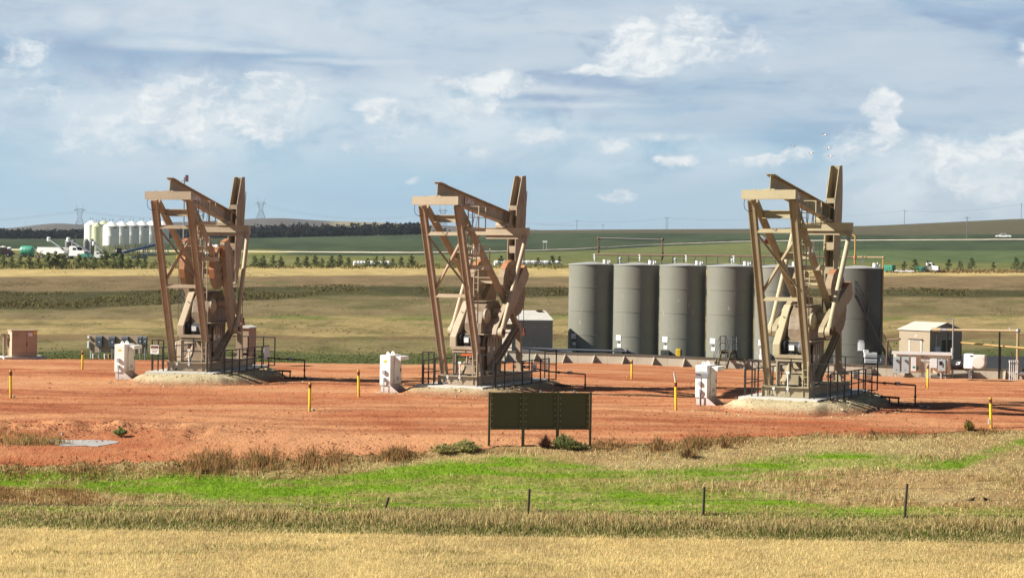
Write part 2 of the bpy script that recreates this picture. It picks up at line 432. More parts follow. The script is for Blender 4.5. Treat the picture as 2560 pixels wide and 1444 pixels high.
v1 = t.vmath('MULTIPLY', geo.outputs['Position'], (1, .45, 1))
nA = t.noise(v1, 2.2, 6, .68); nB = t.noise(v1, .22, 5, .6); nC = t.noise(v1, 9, 3, .6)
f = t.math('ADD', t.math('MULTIPLY', t.mr(nA, .28, .72, -.30, .30), 1.0), t.mr(nB, .3, .7, -.2, .2))
f = t.math('ADD', f, t.mr(nC, .3, .7, -.22, .22))
t.put(b.inputs['Base Color'], t.vmath('SCALE', a.outputs['Color'])); 
sc_n = b.inputs['Base Color'].links[0].from_node; t.put(sc_n.inputs['Scale'], t.math('ADD', f, 1.0))
b.inputs['Roughness'].default_value = .95; b.inputs['Specular IOR Level'].default_value = .05
bn = t.new('ShaderNodeBump'); bn.inputs['Strength'].default_value = .6; bn.inputs['Distance'].default_value = .12
t.put(bn.inputs['Height'], nA); t.put(b.inputs['Normal'], bn.outputs[0])
M['ground'] = m
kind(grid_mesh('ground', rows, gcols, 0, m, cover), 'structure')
# ---------------------------------------------------------------- red scoria pad
EDGE_X = [-900, 0, 300, 450, 620, 900, 1060, 1280, 1640, 1920, 2240, 2560, 3400]
EDGE_Y = [1195, 1168, 1163, 1158, 1150, 1142, 1134, 1121, 1108, 1096, 1086, 1075, 1050]
EDGE_D = []
for x_, y_ in zip(EDGE_X, EDGE_Y):
    cxp = np.clip(x_, -900, 3400); EDGE_D.append(GP(cxp, y_).y)
def edgeD(xp): return np.interp(xp, EDGE_X, EDGE_D)
xs = np.linspace(-900, 3400, 330)
def farD(xp): return np.interp(xp, [-900, 0, 1050, 1200, 1400, 2560, 3400], [122, 122, 123, 139, 141.5, 131, 123])
nr = 260; tt = np.linspace(0, 1, nr) ** 1.35
near = edgeD(xs) + (fbm(xs * .02, xs * 0 + 3.3, 81, 4) - .5) * 1.6; far = farD(xs) + (fbm(xs * .02, xs * 0 + 9.1, 82, 3) - .5) * 1.4
Dg = near[None] + (far - near)[None] * tt[:, None]; Xg = (xs[None] - 1280) / F * Dg
Zg = TZ(Xg, Dg)
rel = (fbm(Xg * .5, Dg * .7, 83, 4) - .5) * .10 + (fbm(Xg * 2.1, Dg * 2.1, 84, 3) - .5) * .05
# rough pile of loose scoria at the left
rough = np.exp(-(((Xg + 16.0) / 5.0) ** 2 + ((Dg - 68.6) / 1.5) ** 2))
rel = rel + rough * (.20 + (fbm(Xg * 1.6, Dg * 1.6, 85, 4) - .5) * .7)
flat = 1 - np.exp(-((Xg + 15.35) / 2.0) ** 2 - ((Dg - 67.35) / 1.0) ** 2); rel = rel * flat
edge = np.minimum(sm(tt, 0, .02), 1 - sm(tt, .985, 1))[:, None]
Zp = Zg + .035 + np.maximum(rel * edge + .03 * edge, -.02)
Zp = np.where(edge < .004, Zg - .06, Zp)
co = np.stack([Xg, Dg, Zp], -1).reshape(-1, 3); nc = len(xs)
i = np.arange(nr - 1)[:, None] * nc + np.arange(nc - 1)[None]
fs = np.stack([i, i + 1, i + nc + 1, i + nc], -1).reshape(-1, 4)
trk = np.zeros_like(Xg)
for (d0, sl, amp, wl, ph) in ((71.5, .03, .9, 21, 0), (73.8, -.02, .7, 26, 1.5), (76.6, .05, 1.0, 30, 2.2), (80.2, -.05, .8, 19, 4.0), (97, .10, 2.2, 34, .5), (104, -.06, 1.6, 29, 3.1), (112, .05, 1.8, 40, 1.1), (90, -.22, 1.2, 27, 5.0), (69.6, .035, .5, 33, 2.7)):
    for s_ in (-.95, .95):
        q = d0 + s_ + sl * Xg + amp * np.sin(Xg / wl * 2 * np.pi + ph)
        g = .5 + .5 * vnoise(Xg * .3, np.full_like(Xg, d0 + s_), 77)
        trk = np.maximum(trk, np.exp(-((Dg - q) / .33) ** 2) * sm(g, .45, .8))
rel_b = fbm(Xg * .10, Dg * .28, 78, 4)
me = bpy.data.meshes.new('gravel_pad'); me.from_pydata(co.tolist(), [], fs.tolist())
for nm_, ar_ in (('trk', trk), ('tone', rel_b)):
    at_ = me.attributes.new(nm_, 'FLOAT', 'POINT'); at_.data.foreach_set('value', ar_.ravel().astype(np.float32))
me.polygons.foreach_set('use_smooth', [True] * len(me.polygons))
m, t, b = newmat('red_scoria'); geo = t.new('ShaderNodeNewGeometry')
P = geo.outputs['Position']
vS = t.vmath('MULTIPLY', P, (.11, .62, 1)); vF = t.vmath('MULTIPLY', P, (1.0, .8, 1))
n1 = t.noise(vS, 1.0, 6, .62); n2 = t.noise(vF, 3.2, 6, .7); n3 = t.noise(vF, .33, 4, .55); n4 = t.noise(vF, 16, 3, .6)
c = t.mix(t.mr(n1, .34, .66), SA(208, 124, 82, .90), SA(234, 170, 122, .95))
c = t.mix(t.math('MULTIPLY', t.mr(n3, .48, .68), .65), c, SA(196, 110, 74, .88))
c = t.mix(t.math('MULTIPLY', t.mr(n2, .55, .78), .40), c, SA(170, 90, 62, .85))
c = t.mix(t.math('MULTIPLY', t.mr(n4, .60, .8), .5), c, SA(238, 176, 134, .8))
c = t.mix(t.math('MULTIPLY', t.mr(n4, .28, .42, 1, 0), .5), c, SA(120, 54, 38, .8))
a1 = t.new('ShaderNodeAttribute'); a1.attribute_name = 'trk'; a2 = t.new('ShaderNodeAttribute'); a2.attribute_name = 'tone'
c = t.mix(t.math('MULTIPLY', t.mr(a2.outputs['Fac'], .50, .70), .65), c, SA(236, 178, 130, .95))
c = t.mix(t.math('MULTIPLY', t.mr(a2.outputs['Fac'], .36, .46, 1.0, 0.0), .22), c, SA(176, 96, 66, .85))
c = t.mix(t.math('MULTIPLY', a1.outputs['Fac'], .42), c, SA(142, 72, 50, .78))
t.put(b.inputs['Base Color'], c); b.inputs['Roughness'].default_value = .95; b.inputs['Specular IOR Level'].default_value = .08
bn = t.new('ShaderNodeBump'); bn.inputs['Strength'].default_value = .9; bn.inputs['Distance'].default_value = .10
t.put(bn.inputs['Height'], t.math('ADD', n2, t.math('MULTIPLY', n4, .4))); t.put(b.inputs['Normal'], bn.outputs[0])
me.materials.append(m); M['scoria'] = m
pad = bpy.data.objects.new('gravel_pad', me); COL.objects.link(pad); kind(pad, 'structure')
def PZ(x, y):
    i = int(np.argmin((Xg - x) ** 2 + (Dg - y) ** 2)); return float(Zp.ravel()[i])
def padz(X, D): return float(TZ(X, D)) + .06
# tank yard floor behind the wall
def ydcols(D): return (np.linspace(1200, 3400, 60) - 1280) / F * D
yf = grid_mesh('tank_yard_floor', list(np.linspace(124, 165, 30)), ydcols, .05, paint('black_liner', (.022, .024, .026, 1), .7, .5, (.05, .05, .045, 1)))
vs_ = yf.data.vertices
bm = bmesh.new(); bm.from_mesh(yf.data)
bmesh.ops.delete(bm, geom=[v for v in bm.verts if v.co.y < farD(1280 + F * v.co.x / v.co.y) + .3], context='VERTS'); bm.to_mesh(yf.data); bm.free()
kind(yf, 'structure')
# loose stones on the pad
def rocks(name, pts, sizes, mat, cols=None):
    base = np.array([(1, 0, 0), (0, 1, 0), (-1, 0, 0), (0, -1, 0), (0, 0, 1), (0, 0, -.3)], float)
    fb = np.array([(0, 1, 4), (1, 2, 4), (2, 3, 4), (3, 0, 4), (1, 0, 5), (2, 1, 5), (3, 2, 5), (0, 3, 5)])
    n = len(pts); a = RNG.uniform(0, 6.28, n); ca, sa = np.cos(a), np.sin(a)
    j = RNG.uniform(.6, 1.3, (n, 6, 3)) * base[None]
    x = j[..., 0] * ca[:, None] - j[..., 1] * sa[:, None]; y = j[..., 0] * sa[:, None] + j[..., 1] * ca[:, None]
    co = np.stack([x, y, j[..., 2] * .7], -1) * sizes[:, None, None] + pts[:, None]
    fs = (fb[None] + np.arange(n)[:, None, None] * 6).reshape(-1, 3)
    me = bpy.data.meshes.new(name); me.from_pydata(co.reshape(-1, 3).tolist(), [], fs.tolist()); me.materials.append(mat)
    if cols is not None:
        at = me.attributes.new('Col', 'FLOAT_COLOR', 'POINT')
        at.data.foreach_set('color', np.repeat(np.concatenate([cols, np.ones((n, 1))], 1), 6, 0).ravel())
    o = bpy.data.objects.new(name, me); COL.objects.link(o); return o
N = 15000
xp = RNG.uniform(-250, 2800, N); tq = RNG.uniform(0, 1, N) ** 1.6
D_ = edgeD(xp) + .2 + (100 - edgeD(xp)) * tq; X_ = (xp - 1280) / F * D_
kx = RNG.normal(-15.5, 3.8, 2600); kd = RNG.normal(68.5, .9, 2600)
X_ = np.concatenate([X_, kx]); D_ = np.concatenate([D_, kd])
sz = np.exp(RNG.normal(math.log(.020), .45, len(X_)))
pz = TZ(X_, D_) + .07 + np.exp(-(((X_ + 16.0) / 5.0) ** 2 + ((D_ - 68.6) / 1.5) ** 2)) * .2
cc = np.where(RNG.uniform(0, 1, (len(X_), 1)) < .6, col(196, 104, 68)[None], col(230, 156, 112)[None]) * RNG.uniform(.6, 1.15, (len(X_), 1))
wh = RNG.uniform(0, 1, len(X_)) < .012; cc[wh] = col(225, 215, 205)
M['stone'] = attrmat('stone_red', .9)
kind(rocks('gravel_stones', np.stack([X_, D_, pz], -1), sz, M['stone'], cc), 'stuff')
# ---------------------------------------------------------------- grasses
def blades(name, X, D, h, w, colr, mat, lean=.35, z=None, nseg=1, per=1):
    """one mesh of thin tapering blades; colr (n,3)"""
    n = len(X); z = TZ(X, D) if z is None else z
    a = RNG.uniform(0, 6.28, n); tl = np.abs(RNG.normal(0, lean, n)) * h; ta = RNG.uniform(0, 6.28, n)
    dx, dy = np.cos(a) * w / 2, np.sin(a) * w / 2
    b = np.stack([X, D, z - .02], -1)
    off = np.stack([dx, dy, np.zeros(n)], -1)
    mid = b + np.stack([np.cos(ta) * tl * .3, np.sin(ta) * tl * .3, h * .55], -1)
    tip = b + np.stack([np.cos(ta) * tl, np.sin(ta) * tl, h], -1)
    co = np.stack([b - off, b + off, mid + off * .75, mid - off * .75, tip + off * .12], 1)
    i5 = np.arange(n)[:, None] * 5
    lv = np.concatenate([np.concatenate([i5, i5 + 1, i5 + 2, i5 + 3], 1), np.concatenate([i5 + 3, i5 + 2, i5 + 4], 1)], 1).ravel()
    me = bpy.data.meshes.new(name)
    me.vertices.add(n * 5); me.vertices.foreach_set('co', co.ravel())
    me.loops.add(n * 7); me.loops.foreach_set('vertex_index', lv.astype(np.int32))
    me.polygons.add(n * 2)
    ls = (np.arange(n)[:, None] * 7 + np.array([[0, 4]])).ravel(); lt = np.tile([4, 3], n)
    me.polygons.foreach_set('loop_start', ls.astype(np.int32)); me.polygons.foreach_set('loop_total', lt.astype(np.int32))
    me.update()
    at = me.attributes.new('Col', 'FLOAT_COLOR', 'POINT')
    c4 = np.concatenate([np.clip(colr, 0, 1), np.ones((n, 1))], 1)
    at.data.foreach_set('color', np.repeat(c4, 5, 0).ravel())
    me.materials.append(mat)
    o = bpy.data.objects.new(name, me); COL.objects.link(o); return kind(o, 'stuff')
M['blade'] = attrmat('grass_blade', .8, .5, .1)
def vary(c, n, s=.22): return 1.18 * np.asarray(c)[None] * np.exp(RNG.normal(0, s, (n, 1))) * np.exp(RNG.normal(0, .05, (n, 3)))
def scat(n, D0, D1, x0=-260, x1=2820):
    D = np.sqrt(RNG.uniform(D0 ** 2, D1 ** 2, n)); xp = RNG.uniform(x0, x1, n)
    return (xp - 1280) / F * D, D
# stubble, sown in rows
X, D = scat(170000, 47.5, 58.6)
k = fbm(X * .7, D * .8, 91, 3)
c = vary(col(250, 230, 172, .98), len(X), .2) * (.8 + .4 * k[:, None])
gk = (fbm(X * .25, D * 1.0, 92, 3) > .66) & (RNG.uniform(0, 1, len(X)) < .35); c[gk] = vary(col(136, 140, 70), gk.sum())
blades('stubble', X, D, RNG.uniform(.05, .16, len(X)), RNG.uniform(.007, .018, len(X)), c, M['blade'], .5)
# ditch weeds in front of the fence: dark green foot, tan heads behind
X, D = scat(46000, 57.7, 60.6); n = len(X)
k = fbm(X * .35, D * .6, 93, 4)
fr = np.clip((D - 58.0) / 1.6, 0, 1)
gr = RNG.uniform(0, 1, n) > (fr * .95 - .05 + (k - .5) * .9)
c = np.where(gr[:, None], vary(col(136, 146, 74), n, .3), vary(col(232, 212, 154), n, .25))
h = (.10 + .19 * sm(k, .3, .75)) * RNG.uniform(.5, 1.15, n) * np.where(gr, .75, 1.0) * sm(D, 57.4, 58.6) * (1 - .75 * sm(D, 59.3, 60.6))
blades('ditch_weeds', X, D, h + .05, RNG.uniform(.014, .045, n), c, M['blade'], .35)
# dry grass and green regrowth up to the pad
X, D = scat(150000, 60.2, 74.5); xp = 1280 + F * X / D
ok = D < edgeD(xp) + (fbm(X * .8, D * 0 + 2.2, 94, 3) - .55) * 1.6; X, D, xp = X[ok], D[ok], xp[ok]; n = len(X)
gm = greenmask(X, D); gr = RNG.uniform(0, 1, n) < gm * 1.35
k = fbm(X * .4, D * .8, 95, 4)
c = np.where(gr[:, None], vary(col(136, 186, 30, .90), n, .22), vary(col(240, 220, 164, 1.0), n, .24))
rd_ = (~gr) & (RNG.uniform(0, 1, n) < sm(k, .45, .7) * .5); c[rd_] = vary(col(210, 168, 120), rd_.sum(), .25)
gg = (~gr) & (RNG.uniform(0, 1, n) < .16); c[gg] = vary(col(176, 180, 96), gg.sum(), .25)
h = np.where(gr, .09, .08 + .15 * sm(k, .45, .8)) * RNG.uniform(.5, 1.3, n)
blades('dry_grass', X, D, h, RNG.uniform(.010, .032, n), c, M['blade'], .5)
# tall russet weeds along the pad edge on the left
def weedpatch(name, spots, c0, n, hh, sw=.3, w=(.015, .05)):
    Xs, Ds, Hs = [], [], []
    for (x0, x1, off, spread, dens, hm) in spots:
        q = int(n * dens); xp = RNG.uniform(x0, x1, q)
        D = edgeD(xp) + off + RNG.normal(0, spread, q)
        g = fbm(xp * .02, xp * 0 + 7, 96, 3); e = np.minimum(sm(xp, x0, x0 + 60), 1 - sm(xp, x1 - 60, x1))
        Xs.append((xp - 1280) / F * D); Ds.append(D); Hs.append(hm * (.45 + .8 * sm(g, .3, .7)) * (.35 + .65 * e) * RNG.uniform(.4, 1.1, q))
    X, D, Hh = map(np.concatenate, (Xs, Ds, Hs))
    c = vary(c0, len(X), sw); alt = RNG.uniform(0, 1, len(X)) < .3; c[alt] = vary(col(170, 140, 92), alt.sum())
    al = RNG.uniform(0, 1, len(X)) < .14; c[al] = vary(col(112, 114, 56), al.sum())
    blades(name, X, D, Hh, RNG.uniform(w[0], w[1], len(X)), c, M['blade'], .3)
weedpatch('russet_weeds', [(450, 930, -.35, .7, .6, .30), (-200, 480, -.5, .5, .6, .16), (900, 1090, -.2, .4, .3, .26), (1380, 1900, -.2, .5, .7, .15), (1600, 1780, -1.0, .5, .12, .36), (1900, 2700, -.1, .5, .7, .15)], col(200, 156, 108), 7000, .6)
X, D = scat(6000, 60.3, 61.7, -260, 480); xq = 1280 + F * X / D; ok = RNG.uniform(0, 1, len(X)) < 1 - sm(xq + (fbm(X * .9, D * .9, 18, 3) - .5) * 260, 120, 380); X, D = X[ok], D[ok]; n = len(X); k = fbm(X * .5, D * .6, 97, 3)
blades('russet_brush', X, D, (.06 + .24 * sm(k, .4, .7)) * RNG.uniform(.4, 1.1, n), RNG.uniform(.012, .03, n), vary(col(190, 150, 100), n, .28), M['blade'], .35)
# weed lines and rough tufts in the fields beyond the pad
def fieldweeds(n):
    xp = RNG.uniform(-300, 2900, n * 6); D = np.exp(RNG.uniform(math.log(127), math.log(372), n * 6)); X = (xp - 1280) / F * D
    z = TZ(X, D); yp = YH + F * (CH - z) / D + ROLL * (xp - 1280) + (fbm(xp * .006, D * .02, 11, 3) - .5) * 12
    b0 = np.interp(xp, [200, 850, 2400], [730, 713, 722]); b1 = np.interp(xp, [200, 850, 2400], [772, 737, 740])
    dark = sm(yp, b0 - 3, b0 + 4) * (1 - sm(yp, b1 - 4, b1 + 2))
    patch = sm(fbm(xp * .008, yp * .07, 98, 4), .60, .70)
    grn = sm(yp, 874, 884) * (1 - sm(yp, 905, 912)) * .7
    p = np.maximum(dark, np.maximum(patch * .30, grn)) ; ok = RNG.uniform(0, 1, len(p)) < p
    X, D, z, dark, grn = X[ok][:n], D[ok][:n], z[ok][:n], dark[ok][:n], grn[ok][:n]; q = len(X)
    c = np.where((dark > .4)[:, None], vary(col(122, 112, 70), q, .4), np.where((grn > .3)[:, None], vary(col(112, 120, 62), q, .25), vary(col(136, 128, 76), q, .3)))
    h = np.where(dark > .4, .06 + .42 * sm(fbm(X * .12, D * .04, 17, 4), .4, .75), np.where(grn > .3, .10, .12)) * RNG.uniform(.35, 1.1, q)
    blades('field_weeds', X, D, h, RNG.uniform(.10, .35, q) * np.clip(D / 300, .4, 1), c, M['blade'], .35, z)
fieldweeds(42000)
# ---------------------------------------------------------------- far wood (one mass)
def leafmass(name, crowns, mat, per=70, size=.55):
    """crowns: (x,y,z,rx,rz,colour) -> one mesh of leaf clumps"""
    V, Fc, Cc = [], [], []
    for (x, y, z, rx, rz, cl) in crowns:
        p = RNG.normal(0, 1, (per, 3)); p /= np.linalg.norm(p, axis=1)[:, None]
        r = RNG.uniform(.35, 1.0, (per, 1)) ** .6
        lump = .75 + .5 * vnoise(p[:, 0] * 2 + x, p[:, 2] * 2 + y, 5)[:, None]
        c = p * r * lump * np.array([rx, rx, rz]) + np.array([x, y, z])
        s = size * RNG.uniform(.6, 1.4, (per, 1)) * rx
        a = RNG.normal(0, 1, (per, 3)); a /= np.linalg.norm(a, axis=1)[:, None]
        b = np.cross(a, RNG.normal(0, 1, (per, 3))); b /= np.linalg.norm(b, axis=1)[:, None]
        V.append(np.stack([c - a * s * .5, c + b * s * .38, c + a * s * .5, c - b * s * .38], 1).reshape(-1, 3))
        Cc.append(np.repeat(np.clip(np.asarray(cl)[None] * np.exp(RNG.normal(0, .2, (per, 1))), 0, 1), 4, 0))
    V = np.concatenate(V); Cc = np.concatenate(Cc); n = len(V) // 4
    me = bpy.data.meshes.new(name)
    me.vertices.add(n * 4); me.vertices.foreach_set('co', V.ravel())
    me.loops.add(n * 4); me.loops.foreach_set('vertex_index', np.arange(n * 4, dtype=np.int32))
    me.polygons.add(n); me.polygons.foreach_set('loop_start', np.arange(0, n * 4, 4, dtype=np.int32)); me.polygons.foreach_set('loop_total', np.full(n, 4, np.int32))
    me.update()
    at = me.attributes.new('Col', 'FLOAT_COLOR', 'POINT')
    at.data.foreach_set('color', np.concatenate([Cc, np.ones((len(Cc), 1))], 1).ravel())
    me.materials.append(mat); return me
M['leaf'] = attrmat('leaf_clumps', .75, .4, .2)
cr = []
dkc = [col(44, 56, 40), col(52, 60, 42), col(66, 62, 46), col(40, 50, 44), col(84, 78, 44)]
for row in range(4):
    for xp in np.arange(-700, 1062, 13 - row):
        D = 985 + row * 22 + RNG.uniform(-9, 9); X = (xp + RNG.uniform(-5, 5) - 1280) / F * D; z = float(TZ(X, D))
        hh = (5.0 + 3.6 * fbm(np.array([xp * .012]), np.array([row * 1.3]), 99, 3)[0] + RNG.uniform(-1, 1.4)) * (.62 + .13 * row) * .84
        if xp < 230: hh *= .85
        cr.append((X, D, z + hh * .5, RNG.uniform(1.6, 2.7), hh * .55, dkc[RNG.integers(0, 5)] * np.array([.45, .5, .6])))  # leaf colour darkened and blued, cloud shade and haze painted in
for xp, k in ((1082, .5), (1096, .8), (1110, .9), (1122, .5)):
    D = 1040; X = (xp - 1280) / F * D; cr.append((X, D, float(TZ(X, D)) + 1.6 * k, 1.3 * k, 2.0 * k, dkc[0]))
for _ in range(0):   # brush on the hill flank at far left
    xp = RNG.uniform(60, 240); D = RNG.uniform(2900, 3400); X = (xp - 1280) / F * D
    cr.append((X, D, float(TZ(X, D)) + 3, 9, 7, col(126, 118, 112)))
me = leafmass('far_wood', cr, M['leaf'], 90, .62)
o = bpy.data.objects.new('far_wood', me); COL.objects.link(o); kind(o, 'stuff')
# low brush under the shelterbelt rows
def brush(n, x0, x1, y0, y1, hh, cl, name):
    xp = RNG.uniform(x0, x1, n); yq = RNG.uniform(y0, y1, n); P3 = [GP(a, b) for a, b in zip(xp[:400], yq[:400])]
    i = RNG.integers(0, 400, n); X = np.array([P3[k].x for k in i]) + RNG.normal(0, .6, n); D = np.array([P3[k].y for k in i]) + RNG.normal(0, 1.5, n)
    blades(name, X, D, hh * RNG.uniform(.3, 1.2, n), RNG.uniform(.15, .4, n), vary(cl, n, .35), M['blade'], .4)
brush(2600, -60, 420, 660, 672, 1.0, col(150, 148, 92), 'shelterbelt_brush')
brush(2200, 430, 1420, 664, 671, .6, col(158, 148, 88), 'shelterbelt_grass')
brush(1500, 2205, 2620, 676, 682, .5, col(170, 146, 98), 'roadside_grass')
# ---------------------------------------------------------------- road on the far hill
pts = []
for xp, D in ((-1500, 505), (-600, 492), (0, 480), (350, 476), (700, 480), (1060, 490), (1270, 522), (1480, 570), (1640, 640), (1900, 705), (2200, 715), (2560, 722), (3300, 735), (4200, 760)):
    pts.append(((xp - 1280) / F * D, D))
pts = np.array(pts); tq = np.linspace(0, len(pts) - 1, 500)
cx = np.interp(tq, np.arange(len(pts)), pts[:, 0]); cy = np.interp(tq, np.arange(len(pts)), pts[:, 1])
ker = np.ones(25) / 25; cxs = np.convolve(np.pad(cx, 12, 'edge'), ker, 'valid'); cys = np.convolve(np.pad(cy, 12, 'edge'), ker, 'valid')
mb = MB(); W = [(-3.2, -.2), (-2.2, .12), (0, .18), (2.2, .12), (3.2, -.2)]
vs = []
for x, y in zip(cxs, cys):
    z = float(TZ(x, y))
    for w, h in W: vs.append((x, y + w, z + h))
fs = [(k * 5 + j, k * 5 + j + 1, k * 5 + j + 6, k * 5 + j + 5) for k in range(len(cxs) - 1) for j in range(4)]
mb.add(vs, fs)
road = kind(mb.build('gravel_road', paint('gravel_road', S(240, 228, 204, 1.25), .95, .3, S(200, 188, 164, 1.2), bump=0)), 'structure')
# ---------------------------------------------------------------- camera
cam = bpy.data.cameras.new('camera'); co_ = bpy.data.objects.new('camera', cam); COL.objects.link(co_)
cam.sensor_width = 36; cam.lens = 36 * F / 2560; cam.clip_end = 30000; cam.clip_start = .5
Mx = Matrix(((RIGHT[0], UP[0], -_f[0], 0), (RIGHT[1], UP[1], -_f[1], 0), (RIGHT[2], UP[2], -_f[2], CH), (0, 0, 0, 1)))
co_.matrix_world = Mx; SC.camera = co_
# ---------------------------------------------------------------- sun and sky
SUN_EL, SUN_AZ = math.radians(34), math.radians(7.5)
sv = Vector((-math.cos(SUN_EL) * math.cos(SUN_AZ), -math.cos(SUN_EL) * math.sin(SUN_AZ), math.sin(SUN_EL)))
L = bpy.data.lights.new('sun', 'SUN'); L.energy = 5.0; L.angle = math.radians(.5); L.color = (1, .93, .82)
lo = bpy.data.objects.new('sun', L); COL.objects.link(lo); lo.rotation_euler = sv.to_track_quat('Z', 'Y').to_euler()
w = bpy.data.worlds.new('World'); SC.world = w; w.use_nodes = True
t = NT(w.node_tree); bg = w.node_tree.nodes['Background']
sky = t.new('ShaderNodeTexSky'); sky.sky_type = 'NISHITA'; sky.sun_disc = False
sky.sun_elevation = SUN_EL; sky.sun_rotation = math.atan2(sv.x, sv.y); sky.air_density = 1.0; sky.dust_density = .6
tc = t.new('ShaderNodeTexCoord'); sp = t.new('ShaderNodeSeparateXYZ'); t.put(sp.inputs[0], tc.outputs['Generated'])
az = t.math('MULTIPLY', t.math('ARCTAN2', sp.outputs[0], sp.outputs[1]), F)
el = t.math('MULTIPLY', t.math('ARCSINE', sp.outputs[2]), F)
U_ = t.math('ADD', az, 1280.0); V_ = t.math('SUBTRACT', YH, el)
cb = t.new('ShaderNodeCombineXYZ'); t.put(cb.inputs[0], U_); t.put(cb.inputs[1], V_)
uv = cb.outputs[0]
def uvn(sx, sy, scale, detail, rough, off=0.0, vec=None):
    v = t.vmath('MULTIPLY_ADD', vec or uv, (sx, sy, 1), (off, off * 1.7, off))
    n = t.new('ShaderNodeTexNoise'); t.put(n.inputs['Vector'], v)
    n.inputs['Scale'].default_value = scale; n.inputs['Detail'].default_value = detail; n.inputs['Roughness'].default_value = rough
    return n
wn = uvn(.008, .012, 1, 5, .62, 3.1); wn2 = uvn(.0035, .006, 1, 2, .5, 8.4)
warp = t.vmath('MULTIPLY', t.vmath('SUBTRACT', wn.outputs['Color'], (.5, .5, .5)), (120, 70, 0))
uvw = t.vmath('ADD', uv, warp)
warp2 = t.vmath('MULTIPLY', t.vmath('SUBTRACT', wn2.outputs['Color'], (.5, .5, .5)), (220, 34, 0))
uvs = t.vmath('ADD', uv, warp2)
# base blue by elevation (photo-like horizon band) fading into the physical sky above
rp = t.new('ShaderNodeValToRGB'); t.put(rp.inputs[0], t.math('DIVIDE', V_, 660.0, clamp=True))
er = rp.color_ramp; er.elements[0].position = 0; er.elements[0].color = S(172, 194, 217)
er.elements[1].position = 1; er.elements[1].color = S(190, 211, 226)
for p, c in ((.2, (158, 187, 213)), (.36, (150, 184, 210)), (.5, (158, 193, 217)), (.66, (172, 205, 224)), (.82, (173, 206, 226))):
    e = er.elements.new(p); e.color = S(*c)
base = rp.outputs[0]
rgt = t.mr(U_, 1350.0, 2350.0, 0.0, 1.0, True)
# right half of the upper sky is a deeper blue; low on the right it is milkier
base = t.mix(t.math('MULTIPLY', rgt, t.mr(V_, 120.0, 330.0, .55, .0, True)), base, S(143, 178, 208))
base = t.mix(t.math('MULTIPLY', rgt, t.mr(V_, 380.0, 500.0, 0.0, .75, True)), base, S(200, 213, 222))
st = t.mr(uvn(.0011, .0062, 1, 6, .55, 1.7, uvs).outputs['Fac'], .42, .68, 0.0, 1.0, True)
st = t.math('MULTIPLY', st, t.mr(V_, 430.0, 540.0, .8, .15, True))
c = t.mix(st, base, S(203, 215, 226))
dk = t.mr(uvn(.0009, .0075, 1, 4, .5, 5.3, uvs).outputs['Fac'], .52, .66, 0.0, .9, True)
c = t.mix(t.math('MULTIPLY', dk, t.mr(V_, 300.0, 420.0, 1.0, .2, True)), c, S(146, 174, 204))
g = uvn(.0021, .0078, 1, 7, .58, 4.4, uvs).outputs['Fac']
up_ = t.mr(V_, 260.0, 360.0, 1.0, .0, True)
c = t.mix(t.math('MULTIPLY', t.mr(g, .47, .60, 0.0, .6, True), up_), c, S(202, 214, 227))
c = t.mix(t.math('MULTIPLY', t.mr(g, .36, .46, .95, 0.0, True), up_), c, S(152, 176, 205))
def blobs(lst, vec, pw=1.0):
    acc = None
    for cx, cy, rx, ry, s in lst:
        v = t.vmath('MULTIPLY_ADD', vec, (1 / rx, 1 / ry, 0), (-cx / rx, -cy / ry, 0))
        k = t.mr(t.vmath('LENGTH', v), 1.25, .2, 0.0, s, True)
        acc = k if acc is None else t.math('MAXIMUM', acc, k)
    return acc
cum = blobs([(470, 300, 210, 115, 1.0), (530, 255, 80, 45, .85), (660, 335, 160, 60, .9), (640, 320, 60, 42, .9), (670, 212, 80, 26, .75), (700, 250, 170, 70, .7),
    (790, 242, 32, 22, .7), (945, 285, 66, 42, 1.0), (930, 375, 110, 45, .5), (75, 170, 90, 70, .62), (60, 215, 130, 28, .55), (130, 275, 90, 44, .6), (190, 370, 80, 70, .5), (300, 340, 200, 90, .62),
    (1200, 215, 180, 40, .8), (1150, 285, 200, 50, .6), (1190, 385, 60, 30, .6), (1000, 340, 110, 50, .45), (1570, 120, 120, 95, .9), (1720, 95, 150, 105, .8), (1640, 165, 80, 34, .9), (1500, 182, 170, 18, .85), (1840, 110, 130, 70, .45),
    (1340, 345, 80, 34, .7), (1520, 357, 100, 28, .65), (1700, 340, 180, 18, .5), (1700, 398, 80, 20, .85), (1900, 396, 90, 22, .8), (1980, 378, 80, 38, .7),
    (2182, 258, 56, 62, 1.0), (2185, 300, 44, 44, 1.0), (2150, 355, 150, 60, .7), (2130, 365, 34, 18, .95), (2330, 385, 110, 70, .9), (2470, 355, 150, 52, .8), (2420, 440, 200, 80, .65), (2545, 420, 80, 80, .8), (2545, 140, 60, 44, .6), (1540, 488, 64, 18, .75), (1545, 480, 26, 17, .85), (1020, 455, 34, 12, .4), (1915, 175, 30, 18, .3)], uvw)
strk = blobs([(450, 138, 260, 18, .8), (600, 142, 140, 11, .9), (850, 164, 200, 11, .6), (200, 82, 90, 32, .65), (345, 82, 70, 26, .55), (690, 50, 320, 90, .5), (1000, 60, 240, 80, .35), (1400, 227, 200, 16, .75), (1400, 264, 220, 11, .6), (1600, 335, 300, 10, .5), (850, 108, 260, 50, .4), (1480, 60, 260, 60, .35), (60, 120, 160, 40, .3)], uvs)
veil = blobs([(480, 310, 700, 160, .8), (1150, 290, 480, 150, .8), (150, 250, 260, 90, .45), (1650, 390, 420, 70, .55), (2380, 440, 420, 150, .9), (1700, 100, 280, 130, .4), (700, 60, 700, 110, .4)], uvs)
cn = uvn(.010, .014, 1, 8, .64, 2.2, uvw).outputs['Fac']
cn2 = uvn(.0045, .007, 1, 5, .6, 7.7, uvs).outputs['Fac']
